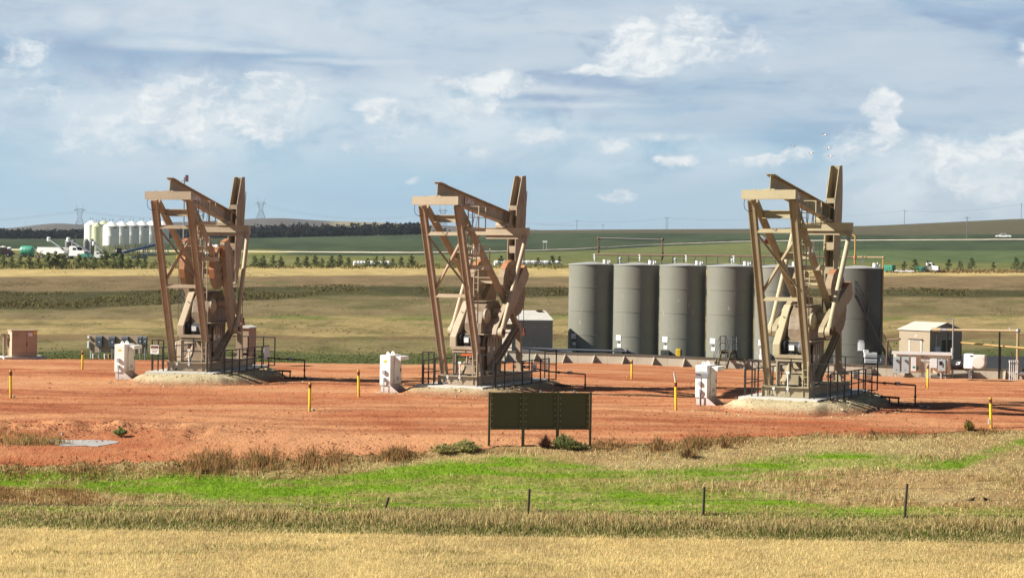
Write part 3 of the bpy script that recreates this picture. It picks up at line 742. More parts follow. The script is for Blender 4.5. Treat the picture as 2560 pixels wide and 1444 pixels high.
c = t.mix(t.math('MULTIPLY', veil, t.mr(cn2, .34, .60, .08, 1.0, True)), c, S(226, 236, 242))
dens = t.math('ADD', t.math('MULTIPLY', cum, .95), t.math('MULTIPLY', t.math('SUBTRACT', cn, .5), 1.5))
dens = t.math('MULTIPLY', t.mr(dens, .22, .82, 0.0, 1.0, True), t.mr(cum, .0, .25, 0.0, 1.0, True))
cno = uvn(.010, .014, 1, 8, .64, 2.2, t.vmath('ADD', uvw, (-14, -12, 0))).outputs['Fac']
shade = t.math('ADD', t.math('MULTIPLY', t.mr(t.math('SUBTRACT', cn, cno), -.09, .09, 0.0, 1.0, True), .6), t.math('MULTIPLY', t.mr(uvn(.006, .010, 1, 5, .6, 6.6, uvw).outputs['Fac'], .40, .60, 0.0, 1.0, True), .5), clamp=True)
ccol = t.mix(shade, S(204, 217, 228), S(246, 249, 249))
c = t.mix(t.math('MULTIPLY', strk, t.mr(cn, .3, .6, .45, 1.0)), c, S(220, 229, 235))
c = t.mix(t.math('MULTIPLY', dens, .92), c, ccol)
# above the visible band: broken cloud over the physical blue
hn = t.noise(tc.outputs['Generated'], 3.2, 6, .6)
skc = t.vmath('SCALE', sky.outputs[0]); t.put(skc.node.inputs['Scale'], .05)
hi = t.mix(t.mr(hn, .5, .66, 0.0, .55, True), skc, (.17, .19, .22, 1))
fin = t.mix(t.mr(el, 690.0, 1000.0, 0.0, 1.0, True), c, hi)
fin = t.mix(t.mr(el, -60.0, -200.0), fin, (.16, .12, .075, 1))
t.put(bg.inputs['Color'], fin); bg.inputs['Strength'].default_value = .475
SC.view_settings.view_transform = 'Standard'; SC.view_settings.look = 'None'; SC.view_settings.exposure = 1.08; SC.view_settings.gamma = 1
SC.cycles.max_bounces = 6; SC.cycles.volume_bounces = 0; SC.cycles.transparent_max_bounces = 8
# ---------------------------------------------------------------- the air
mb = MB(); mb.box((0, 3600, 60), (12000, 7400, 160))
me_ = mb.build('haze', bpy.data.materials.new('air'))
hm = me_.data.materials[0]; hm.use_nodes = True; ht = hm.node_tree
for n_ in list(ht.nodes): ht.nodes.remove(n_)
pv = ht.nodes.new('ShaderNodeVolumePrincipled'); ou = ht.nodes.new('ShaderNodeOutputMaterial')
pv.inputs['Color'].default_value = (.58, .70, .84, 1); pv.inputs['Density'].default_value = .00008; pv.inputs['Anisotropy'].default_value = .2
ht.links.new(pv.outputs[0], ou.inputs['Volume']); kind(me_, 'stuff')
# ---------------------------------------------------------------- pumping units.  local x = across, y = rear->front, z = up from skid bottom
def rotyz(p, c, a):
    """rotate (y,z) about c by a (front goes up for a>0)"""
    y, z = p[0] - c[0], p[1] - c[1]
    return (c[0] + y * math.cos(a) - z * math.sin(a), c[1] + y * math.sin(a) + z * math.cos(a))
PIV = (-2.75, 8.47); SH = (2.5, 3.2); RC = 1.3
def plate_yz(mb, poly, x0, x1):
    return mb.prism([(x0, y, z) for y, z in poly], (x1 - x0, 0, 0))
def pump(label, loc, rz, beam_a, crank_a, PK, ladder_side, crank_len, tagsides, orange_cap):
    FR, MD = M[PK + '_frame'], M[PK + '_mid']; P = M[PK]
    T = thing('pump_jack', label, 'pump jack', loc, rz, 'pump jacks standing on the red pad')
    # skid base
    mb = MB()
    for x in (-.88, .88): mb.ibeam((x, -.12, .2), (x, 5.95, .2), .24, .40, .04, .03)
    for y in (1.2, 3.6, 5.83): mb.ibeam((-.76, y, .19), (.76, y, .19), .2, .34, .03, .03)
    mb.build('skid_base', MD, T)
    mb = MB(); mb.bar((-1.04, -.235, .2), (1.04, -.235, .2), .22, .38)
    for x in (-1.0, -.74, .74, 1.0): mb.box((x, -.36, .2), (.025, .06, .37))
    mb.box((0, -.30, .398), (2.1, .36, .025)); mb.box((0, -.30, .005), (2.1, .36, .02))
    mb.build('rear_sill', MD, T)
    # samson post
    for x in (-1, 1):
        mb = MB(); mb.ibeam((x * .87, .0, .41), (x * .87, -2.52, 8.04), .27, .29, .035, .17, up=(1, 0, 0))
        mb.box((x * .87, -.02, .42), (.42, .42, .03)); mb.build('rear_leg', FR, T)
        mb = MB(); mb.bar((x * .80, -2.28, 8.0), (x * .62, 4.92, 2.48), .27, .24); mb.build('front_leg', FR, T, bevel=.05)
        mb = MB(); mb.bar((x * .62, 4.98, 2.62), (x * .64, 5.1, .40), .24, .2, up=(0, 1, 0)); mb.box((x * .63, 5.1, .41), (.36, .36, .025)); mb.build('support_post', FR, T)
        mb = MB(); mb.ext((x * .66, 4.72, 2.5), (x * .70, 1.42, .41), [(-.12, -.14), (.12, -.14), (.12, -.10), (-.06, -.10), (-.06, .10), (.12, .10), (.12, .14), (-.12, .14)] if x < 0 else [(.12, -.14), (.12, .14), (-.12, .14), (-.12, .10), (.06, .10), (.06, -.10), (-.12, -.10), (-.12, -.14)])
        mb.build('diagonal_brace', MD, T)
    mb = MB(); mb.bar((-.62, 4.92, 2.5), (.62, 4.92, 2.5), .22, .26); mb.build('cross_member', P, T)
    for (y, z, xx, h) in ((-1.62, 7.48, .68, .33), (.55, 5.82, .60, .30), (2.0, 4.72, .56, .30)):
        mb = MB(); mb.ibeam((-xx, y, z), (xx, y, z), .24, h, .03, .02); mb.build('cross_member', P, T)
    for z in (6.80, 4.04):
        y = -(z - .41) * .3303
        mb = MB(); mb.ext((-.74, y - .02, z), (.74, y - .02, z), [(-.07, -.08), (.10, -.08), (.10, .08), (.085, .08), (.085, -.06), (-.07, -.06)])
        mb.box((0, y + .0, z + .055), (1.48, .15, .012)); mb.build('cross_member', P, T)
    mb = MB(); zy = lambda z: -(z - .41) * .3303 - .1
    mb.angle((-.78, zy(6.65), 6.65), (.78, zy(4.45), 4.45), .10); mb.angle((.78, zy(6.4) + .05, 6.4), (-.78, zy(4.25) + .05, 4.25), .10)
    mb.build('cross_brace', FR, T)
    # saddle beam on top of the post
    mb = MB(); mb.bar((-1.13, -2.9, 8.235), (1.13, -2.9, 8.235), .30, .37)
    mb.box((-.1, -2.9, 8.435), (.32, .26, .03)); mb.box((-.62, -2.95, 8.44), (.10, .05, .04)); mb.build('saddle_beam', P, T)
    mb = MB(); pts = [(-1.0, -3.0, 8.05), (-1.03, -3.0, 7.85), (-1.0, -2.95, 7.66), (-.92, -2.8, 7.56), (-.8, -2.6, 7.6)]; mb.path(pts, .012, 5); mb.build('grease_line', M['black'], T)
    # walking beam (I section) and horsehead, turned about the pivot
    def R(p): return rotyz(p, PIV, beam_a)
    mb = MB()
    a, b = R((-2.86, 8.72)), R((5.42, 8.72))
    up = (0, -math.sin(beam_a), math.cos(beam_a))
    mb.ibeam((0, a[0], a[1]), (0, b[0], b[1]), .36, .62, .035, .028, up=up)
    for y in (4.45, 4.85):
        q0, q1 = R((y, 8.45)), R((y, 8.99)); mb.bar((0, q0[0], q0[1]), (0, q1[0], q1[1]), .33, .02, up=(0, 1, 0))
    q0, q1 = R((-2.9, 9.045)), R((-2.2, 9.045)); mb.bar((0, q0[0], q0[1]), (0, q1[0], q1[1]), .34, .02, up=up)
    wb = mb.build('walking_beam', MD, T)
    mb = MB(); a = R((-.9, 8.72)); mb.box((0, -2.72, 8.44), (.42, .42, .06)); mb.build('pivot_bearing', P, T)
    # maker's plate on the right web
    def onweb(y, z, x): q = R((y, z)); return Vector((x, q[0], q[1]))
    mb = MB(); mb.prism([onweb(-.05, 8.56, .03), onweb(1.0, 8.56, .03), onweb(1.0, 8.92, .03), onweb(-.05, 8.92, .03)], (.012, 0, 0))
    mk = mb.build('maker_plate', paint('plate_red', (.50, .16, .13, 1), .5, .3), T)
    cu = bpy.data.curves.new('lettering', 'FONT'); cu.body = 'LUFKIN'; cu.size = .30; cu.align_x = 'CENTER'; cu.align_y = 'CENTER'; cu.extrude = .004; cu.offset = .008; cu.space_character = 1.0
    tx = bpy.data.objects.new('lettering', cu); COL.objects.link(tx); tx.parent = mk
    e1 = Vector((0, math.cos(beam_a), math.sin(beam_a))); e2 = Vector((0, -math.sin(beam_a), math.cos(beam_a)))
    c0 = onweb(.475, 8.735, .047)
    tx.rotation_mode = 'QUATERNION'; mtx = Matrix(((0, 0, 1, c0.x), (e1.y, e2.y, 0, c0.y), (e1.z, e2.z, 0, c0.z), (0, 0, 0, 1))); cu.materials.append(M['white'])
    bpy.context.view_layer.update(); tm_ = bpy.data.meshes.new_from_object(tx.evaluated_get(bpy.context.evaluated_depsgraph_get())); bpy.data.objects.remove(tx)
    tx = bpy.data.objects.new('lettering', tm_); COL.objects.link(tx); tx.parent = mk; tx.matrix_local = mtx
    mb = MB()
    for (z0, z1, y0, y1) in ((8.565, 8.585, -.04, .99), (8.895, 8.915, -.04, .99)):
        mb.prism([onweb(y0, z0, .043), onweb(y1, z0, .043), onweb(y1, z1, .043), onweb(y0, z1, .043)], (.004, 0, 0))
    mb.build('plate_border', M['white'], mk)
    # horsehead
    RH = 9.42; arc = [(PIV[0] + RH * math.cos(g), PIV[1] + RH * math.sin(g)) for g in [math.radians(x) for x in np.linspace(-18.6, 16.0, 16)]]
    rear = [(5.86, 10.95), (5.46, 9.34), (5.66, 7.2), (6.05, 5.50)]
    side = [R(p) for p in arc + rear]
    hh = MB()
    plate_yz(hh, side, -.215, -.18); plate_yz(hh, side, .18, .215)
    n = len(arc)
    fr = [R((PIV[0] + (RH + d) * math.cos(g), PIV[1] + (RH + d) * math.sin(g))) for d in (-.10, .03) for g in [math.radians(x) for x in np.linspace(-18.4, 15.8, 16)]]
    for k in range(15):
        a_, b_, c_, d_ = fr[k], fr[k + 1], fr[16 + k + 1], fr[16 + k]
        if k == 13:  # lifting hole through the wear plate
            for x0, x1 in ((-.178, -.03), (.09, .178)): hh.prism([(x0, *a_), (x0, *b_), (x0, *c_), (x0, *d_)], (x1 - x0, 0, 0))
        else: hh.prism([(-.178, *a_), (-.178, *b_), (-.178, *c_), (-.178, *d_)], (.356, 0, 0))
    hh.build('horsehead', MD, T)
    for (y, z, h) in ((5.49, 9.34, .22), (5.70, 7.35, .34), (5.88, 6.3, .30)):
        mb = MB(); q = R((y, z)); mb.bar((-.178, q[0], q[1]), (.178, q[0], q[1]), .04, h); mb.build('head_plate', MD, T)
    # head ladder
    mb = MB(); sx = ladder_side * .34; zz = (8.4, 10.3) if ladder_side > 0 else (7.2, 10.4)
    for y in (6.0, 6.28):
        p0, p1 = R((y, zz[0])), R((y, zz[1])); mb.tube((sx, *p0), (sx, *p1), .018, 6)
    k = zz[0] + .1
    while k < zz[1]:
        p0, p1 = R((6.0, k)), R((6.28, k)); mb.tube((sx, *p0), (sx, *p1), .012, 5); k += .3
    for k in (zz[0] + .3, zz[1] - .5):
        p0 = R((6.14, k)); mb.tube((sx, *p0), (sx * .6, *p0), .015, 5)
    mb.build('head_ladder', P, T)
    # equalizer
    eq = R((4.42, 8.02)); ey, ez = eq
    mb = MB(); mb.ibeam((-1.36, ey, ez), (1.36, ey, ez), .36, .36, .03, .30)
    mb.box((0, ey, ez + .23), (.5, .4, .12)); mb.tube((-.3, ey, ez + .30), (.3, ey, ez + .30), .12, 10)
    mb.build('equalizer', P, T)
    mb = MB(); mb.box((.15, ey + .02, ez - .27), (1.9, .22, .17)); mb.build('equalizer_stiffener', MD, T)
    # cranks, counterweights, pitmans
    ca, sa = math.cos(crank_a), math.sin(crank_a)
    def C(a, p): return (SH[0] + a * ca - p * sa, SH[1] + a * sa + p * ca)
    pin = C(-RC, 0); tip = crank_len - RC
    for x in (-1, 1):
        mb = MB(); poly = [C(*q) for q in ((-RC - .25, -.12), (-RC - .25, .12), (-RC - .05, .26), (-.4, .34), (tip - .12, .36), (tip, .30), (tip, -.30), (tip - .12, -.36), (-.4, -.34), (-RC - .05, -.26))]
        xa, xb = sorted((x * .90, x * 1.13))
        plate_yz(mb, poly, xa, xb); cr_ = mb.build('crank', MD, T, bevel=.015)
        mb = MB(); q = [C(*q) for q in ((tip - .13, .375), (tip + .006, .305), (tip + .006, -.305), (tip - .13, -.375))]
        q2 = [C(*q) for q in ((tip + .012, -.31), (tip + .012, .31), (tip - .004, .31), (tip - .004, -.31))]
        plate_yz(mb, q2, xa - .004, xb + .004)
        p4 = C(tip - .10, 0)
        for s_ in (-1, 1):
            e = [C(*z) for z in ((tip - .75, s_ * .362), (tip - .125, s_ * .362), (tip - .125, s_ * .374), (tip - .75, s_ * .374))]; plate_yz(mb, e, xa - .002, xb + .002)
        mb.build('painted_edge', M['orange'], cr_)
        for s_ in (-1, 1):
            off = tip - 2.72
            out = [(.62, .36), (.50, .72), (.55, 1.00), (.82, 1.24), (1.20, 1.40), (1.62, 1.40), (2.02, 1.22), (2.30, .92), (2.46, .62), (2.48, .36)]
            mb = MB(); poly = [C(a_ + off, s_ * p_) for a_, p_ in out]; xc, xd = sorted((x * .62, x * .89)); plate_yz(mb, poly, xc, xd)
            mb.mi = 1
            for k in range(4, 9):
                (a0, p0), (a1, p1) = out[k], out[k + 1]
                nx, ny = (p1 - p0), -(a1 - a0); l_ = math.hypot(nx, ny); nx, ny = -nx / l_ * .012, -ny / l_ * .012
                e = [C(a0 + off, s_ * p0), C(a1 + off, s_ * p1), C(a1 + off + nx, s_ * (p1 + ny)), C(a0 + off + nx, s_ * (p0 + ny))]
                plate_yz(mb, e, xc + .0, xd + .003)
            mb.mi = 2
            for a_, p_, r_ in ((.9, .55, .045), (1.3, .55, .06), (1.7, .55, .05), (2.1, .55, .05), (1.0, .95, .035), (1.45, 1.0, .045), (1.9, .95, .035), (1.25, 1.3, .03), (1.7, 1.25, .035), (2.2, .75, .03), (1.55, .72, .03)):
                q = C(a_ + off, s_ * p_); mb.tube((x * .889, *q), (x * .896, *q), r_, 8)
            for k in range(4):
                q0, q1 = C(.85 + .42 * k + off, s_ * .415), C(1.08 + .42 * k + off, s_ * .415)
                mb.bar((x * .893, *q0), (x * .893, *q1), .012, .06, up=(1, 0, 0))
            mb.build('counterweight', [M['weight'], M['orange'], M['rust']], cr_)
        mb = MB(); mb.tube((x * .45, *SH), (x * .88, *SH), .24, 16); mb.build('crank_shaft', P, T)
        mb = MB(); mb.tube((x * 1.08, *pin), (x * 1.42, *pin), .12, 12); mb.tube((x * 1.419, *pin), (x * 1.42, *pin), .10, 12); mb.build('wrist_pin', M['redbrown'], T)
        mb = MB(); mb.tube((x * 1.17, *pin), (x * 1.37, *pin), .24, 18)
        et = Vector((x * 1.27, ey, ez - .17)); pb = Vector((x * 1.27, *pin)); dv = (et - pb).normalized()
        mb.tube(pb + dv * .10, pb + dv * .55, .17, 14, .10); mb.build('pin_bearing', P, T, smooth=True)
        mb = MB(); mb.tube(pb + dv * .4, et, .105, 16); mb.box((x * 1.27, ey, ez - .2), (.20, .24, .10)); mb.build('pitman_arm', M[P.name + '_lite'], T, smooth=True)
    # gear reducer on its pedestal
    mb = MB(); plate_yz(mb, [(1.15, 2.28), (1.15, 2.75), (1.35, 3.3), (1.85, 3.72), (3.1, 3.72), (3.55, 3.3), (3.85, 2.75), (3.85, 2.28)], -.43, .43)
    gb = mb.build('gear_reducer', M['gear'], T, bevel=.03)
    mb = MB(); mb.box((0, 2.45, 3.75), (.80, 1.5, .05)); mb.build('reducer_cover', M['gear'], gb)
    mb = MB(); mb.lathe([(.36, .43), (.36, .52), (.28, .58), (.10, .60), (.10, .62)], (0, 1.62, 3.08), 20, 'x')
    mb.build('bearing_cap', P, gb, smooth=True)
    mb = MB()
    for k in range(8):
        a_ = k * math.pi / 4; mb.tube((.52, 1.62 + .31 * math.cos(a_), 3.08 + .31 * math.sin(a_)), (.56, 1.62 + .31 * math.cos(a_), 3.08 + .31 * math.sin(a_)), .03, 6)
    mb.build('cap_bolts', M['rust'], gb)
    mb = MB(); mb.box((0, 2.5, 2.255), (1.2, 2.9, .05)); mb.build('reducer_shelf', MD, T)
    mb = MB(); plate_yz(mb, [(1.55, .41), (1.40, 1.9), (1.55, 2.23), (3.6, 2.23), (3.5, .41)], -.40, .40); mb.build('pedestal', M['gear'], T)
    for x in (-1, 1):
        mb = MB(); plate_yz(mb, [(1.9, .45), (1.62, .9), (1.62, 1.85), (1.75, 2.12), (3.0, 2.12), (3.1, 1.85), (3.1, 1.3), (2.3, .45)], *sorted((x * .50, x * .54))); sp_ = mb.build('side_plate', MD, T)
        if x > 0:
            mb = MB()
            for k in range(4): mb.prism([(.542, 1.80 + .33 * k, 2.10), (.542, 1.92 + .33 * k, 2.10), (.542, 1.86 + .33 * k, 1.68)], (.004, 0, 0))
            mb.build('rust_streak', M['rust'], sp_)
            mb = MB(); mb.box((.543, 1.74, 1.55), (.006, .17, .26)); mb.box((.543, 2.35, 1.56), (.006, .14, .16)); mb.build('data_sticker', M['white'], sp_)
    # belt guard
    mb = MB(); plate_yz(mb, [(.62, 1.62), (.60, 2.14), (1.92, 3.66), (2.08, 3.76), (2.40, 3.74), (2.66, 3.52), (2.74, 3.1), (1.9, 1.95), (1.7, 1.7), (1.5, 1.62)], -.92, -.60)
    bg_ = mb.build('belt_guard', P, T, bevel=.03)
    mb = MB(); mb.tube((-.599, 1.55, 1.95), (-.592, 1.55, 1.95), .05, 8); mb.prism([(-.762, 1.50, 3.22), (-.72, 1.50, 3.22), (-.72, 1.53, 3.26), (-.762, 1.53, 3.26)], (0, -.03, .02)); mb.build('guard_latch', M['dgrey'], bg_)
    mb = MB(); mb.tube((-.585, 2.35, 3.1), (-.52, 2.35, 3.1), .62, 24); mb.tube((-.52, 2.35, 3.1), (-.43, 2.35, 3.1), .1, 10); mb.build('sheave', M['black'], T)
    # electric motor
    mc = (1.02, 1.98)
    mb = MB(); mb.lathe([(.20, -.32), (.245, -.30), (.245, .12), (.22, .13)], (0, *mc), 20, 'x')
    for k in range(14):
        a_ = k * math.pi / 7; mb.box((-.09, mc[0] + .25 * math.cos(a_), mc[1] + .25 * math.sin(a_)), (.40, .02, .02))
    mb.box((-.1, mc[0], mc[1] - .27), (.42, .42, .05))
    mo = mb.build('electric_motor', M['motor'], T, smooth=True)
    mb = MB(); mb.lathe([(.235, .12), (.26, .14), (.255, .30), (.20, .37), (.06, .39)], (0, *mc), 20, 'x'); mb.build('fan_cover', M['steel'], mo, smooth=True)
    mb = MB(); mb.lathe([(.10, -.60), (.30, -.58), (.32, -.52), (.30, -.42), (.20, -.36), (.10, -.30)], (0, *mc), 20, 'x'); mb.build('motor_pulley', M['rubber'], mo)
    mb = MB(); mb.box((-.13, mc[0] - .27, mc[1] + .0), (.22, .07, .22)); mb.build('terminal_box', M['lgrey'], mo)
    # motor stand
    mb = MB(); mb.box((-.16, 1.02, 1.62), (1.36, .8, .14)); mb.box((-.16, .70, 1.48), (1.30, .06, .14)); mb.build('motor_shelf', MD, T)
    for x in (-.70, .40):
        mb = MB(); mb.bar((x, .72, 1.42), (x, .72, .40), .13); mb.build('shelf_leg', MD, T)
    mb = MB(); mb.bar((-.1, .72, 1.4), (.42, .72, .75), .06, .16); mb.build('shelf_brace', MD, T)
    mb = MB(); mb.prism([(-.5, 1.3, .4), (.1, 1.3, .4), (.05, 1.3, 1.3), (-.15, 1.3, 1.3)], (0, .05, 0)); mb.build('gusset_plate', MD, T)
    mb = MB(); mb.path([(-.13, .73, 1.86), (-.13, .66, 1.4), (-.13, .6, .7), (-.25, .3, .3), (-.6, -.42, .05)], .022, 6)
    mb.path([(.08, -.44, .34), (.02, -.46, .14), (-.2, -.46, .04)], .015, 6); mb.path([(-.52, -.44, .30), (-.56, -.46, .12), (-.7, -.48, .03)], .015, 6); mb.build('power_cable', M['black'], T)
    mb = MB()
    for x in (-.5, .1): mb.box((x, -.42, .36), (.10, .10, .13)); mb.tube((x, -.42, .29), (x, -.42, .22), .035, 8)
    mb.tube((.1, -.42, .4), (.1, -.42, .95), .03, 8); mb.box((.1, -.42, 1.0), (.14, .1, .1)); mb.build('junction_box', M['lgrey'], T)
    # ladders and service platforms
    def ladder(x0, y0, z0, z1, w_=.22):
        mb = MB()
        for x in (x0, x0 + w_): mb.bar((x, y0, z0), (x, y0, z1), .035, .05)
        k = z0 + .2
        while k < z1 - .05: mb.tube((x0 + .018, y0, k), (x0 + w_ - .018, y0, k), .012, 6); k += .29
        return mb.build('ladder', P, T)
    ladder(.73, -.42, .36, 5.3); ladder(.92, -1.52, 5.42, 8.1)
    mb = MB()
    for z in (1.98, 3.5): mb.bar((.84, -.40, z), (.84, -(z - .41) * .3303 - .1, z), .04)
    mb.build('ladder_bracket', MD, T)
    def platform(x0, x1, y0, y1, z, h, th):
        mb = MB(); mb.box(((x0 + x1) / 2, (y0 + y1) / 2, z), (x1 - x0, y1 - y0, .03))
        mb.bar((x0, y0, z), (x1, y0, z), .03, th); mb.bar((x1, y0 + .016, z), (x1, y1, z), .03, th); mb.bar((x0, y1, z), (x1 - .016, y1, z), .03, th)
        pl = mb.build('service_platform', P, T)
        mb = MB(); zt = z + h
        for (x, y) in ((x0 + .03, y0), (x1, y0), (x1, y1), ((x0 + x1) / 2 + .1, y0 if z < 6 else y1)): mb.bar((x, y, z), (x, y, zt), .035)
        for k in (.52, 1.0): mb.bar((x0 + .03, y0, z + h * k), (x1, y0, z + h * k), .03); mb.bar((x1, y0, z + h * k), (x1, y1, z + h * k), .03)
        mb.build('handrail', P, pl); return pl
    platform(.80, 1.66, -2.02, -1.28, 7.0, 1.02, .15); platform(.80, 1.70, -1.52, -.85, 5.33, .95, .18)
    mb = MB(); mb.tube((1.6, -1.2, 5.24), (.9, -1.4, 5.0), .015, 6); mb.tube((1.25, -1.85, 6.95), (1.25, -1.4, 8.05), .012, 6); mb.tube((1.42, -1.85, 6.95), (1.42, -1.4, 8.02), .012, 6); mb.build('platform_strut', P, T)
    rr = random.Random(5); mb = MB(); pv_ = None
    for k in range(17):
        z = 5.6 + k * .16; q = (.95 + rr.uniform(-.1, .12), -.2 - (z - .41) * .30, z)
        if pv_: mb.tube(pv_, q, .022, 5)
        pv_ = q
    mb.build('lubrication_line', P, T)
    for z in (5.75, 5.95):
        mb = MB(); mb.tube((1.12 + (z - 5.75), -1.2, z), (1.12 + (z - 5.75), -1.2, z + .45), .045, 8); mb.build('grease_reservoir', M['white'], T)
    mb = MB(); mb.tube((.95, -1.3, 5.9), (.95, -1.3, 6.6), .03, 8); mb.build('lubrication_line', P, T)
    # polished rod, bridle and wellhead
    hd = R((PIV[0] + 9.48, PIV[1] - 0)); rt = math.radians(-20) + beam_a
    by, bz = PIV[0] + 9.5, PIV[1] + 9.5 * math.sin(max(rt, -.55))
    mb = MB(); 
    for x in (-.13, .13): mb.tube((x, by - .08, 7.6), (x, by, 2.35 + (bz - 5.0) * .2), .016, 6)
    mb.build('bridle_cable', M['black'], T)
    zc = 2.3 + (bz - 5.0) * .2
    mb = MB(); mb.box((0, by, zc), (.46, .16, .18)); mb.tube((0, by, zc + .08), (0, by, zc + .55), .035, 8); mb.tube((.17, by, zc - .02), (.17, by, zc + .3), .06, 8); mb.build('carrier_bar', M['redbrown'], T)
    mb = MB(); mb.tube((0, by, 1.0), (0, by, zc), .025, 8); mb.build('polished_rod', M['steel'], T)
    mb = MB(); mb.lathe([(.16, -.3), (.16, .2), (.24, .22), (.24, .32), (.12, .34), (.12, .62), (.2, .64), (.2, .72), (.08, .74), (.08, 1.0), (.12, 1.02), (.05, 1.15)], (0, by, 0), 14)
    mb.tube((-.4, by, .5), (.4, by, .5), .07, 8); mb.build('wellhead', M['rust'], T)
    return T
for nm in ('tan', 'tan2'):
    c = (.66, .52, .36, 1) if nm == 'tan' else (.63, .55, .36, 1)
    M[M[nm].name + '_lite'] = paint(M[nm].name + '_lite', c, .5, .25, (.46, .33, .2, 1), streak=.2, scol=(.3, .16, .08, 1))
JA = {1: (475.6, 926, 89.7, 11.9), 2: (1154, 960, 85.5, 23.6), 3: (1971, 990, 77.9, 26.2)}
JO = {k: AT(*v[:3]) for k, v in JA.items()}
def JL(j, x, y, z):
    a = math.radians(JA[j][3]); o = JO[j]
    return Vector((o.x + x * math.cos(a) + y * math.sin(a), o.y - x * math.sin(a) + y * math.cos(a), o.z + z))
JO[1] = AT(475.6, 926, 89.7)
pump('tan pump jack behind the tan meter panel, its crank raised straight up', JO[1], -math.radians(11.9), math.radians(-9.4), math.radians(104.8), 'tan', 1, 4.45, 0, 1)
pump('tan pump jack behind the dark three panel screen, orange clamp under its motor', JO[2], -math.radians(23.6), math.radians(-7.9), math.radians(41.5), 'tan', 1, 4.35, 0, 1)
pump('olive tan pump jack in front of the grey tanks, behind the grey mailbox', JO[3], -math.radians(26.2), math.radians(-7.2), math.radians(25), 'tan2', -1, 4.30, 0, 1)
# orange clamp under the middle motor
mb = MB(); mb.bar((-.32, .62, 1.33), (.30, .62, 1.33), .10, .12); mb.bar((.34, .62, 1.32), (.62, .62, 1.30), .06, .07)
bp = bpy.data.objects
oc = mb.build('orange_clamp', paint('orange_strap', (.80, .15, .015, 1), .5, .1), [o for o in bp if o.name.startswith('pump_jack')][1])
# gravel mounds, slabs, guard fences, flow lines
gm_, t, b = newmat('tan_gravel'); geo = t.new('ShaderNodeNewGeometry'); P_ = geo.outputs['Position']
n1 = t.noise(P_, 1.1, 5, .6); n2 = t.noise(P_, 14, 4, .7); n3 = t.noise(P_, 38, 2, .6)
c = t.mix(t.mr(n1, .35, .68), SA(220, 202, 160, 1.05), SA(242, 228, 188, 1.1)); c = t.mix(t.math('MULTIPLY', t.mr(n2, .52, .72), .6), c, SA(140, 124, 92, .8)); c = t.mix(t.math('MULTIPLY', t.mr(n3, .6, .75), .5), c, SA(236, 224, 192, .85))
sz_ = t.new('ShaderNodeSeparateXYZ'); t.put(sz_.inputs[0], P_)
c = t.mix(t.mr(t.math('ADD', sz_.outputs[2], t.math('MULTIPLY', t.math('SUBTRACT', n2, .5), .9)), .0, .36, .95, 0.0, True), c, SA(204, 126, 86, .9))
t.put(b.inputs['Base Color'], c); b.inputs['Roughness'].default_value = .95; b.inputs['Specular IOR Level'].default_value = .1
bn = t.new('ShaderNodeBump'); bn.inputs['Strength'].default_value = 1; bn.inputs['Distance'].default_value = .07; t.put(bn.inputs['Height'], t.math('ADD', n2, t.math('MULTIPLY', n3, .5))); t.put(b.inputs['Normal'], bn.outputs[0])
M['gravel'] = gm_
ORD = {1: 'left', 2: 'middle', 3: 'right'}
stone_pts = []
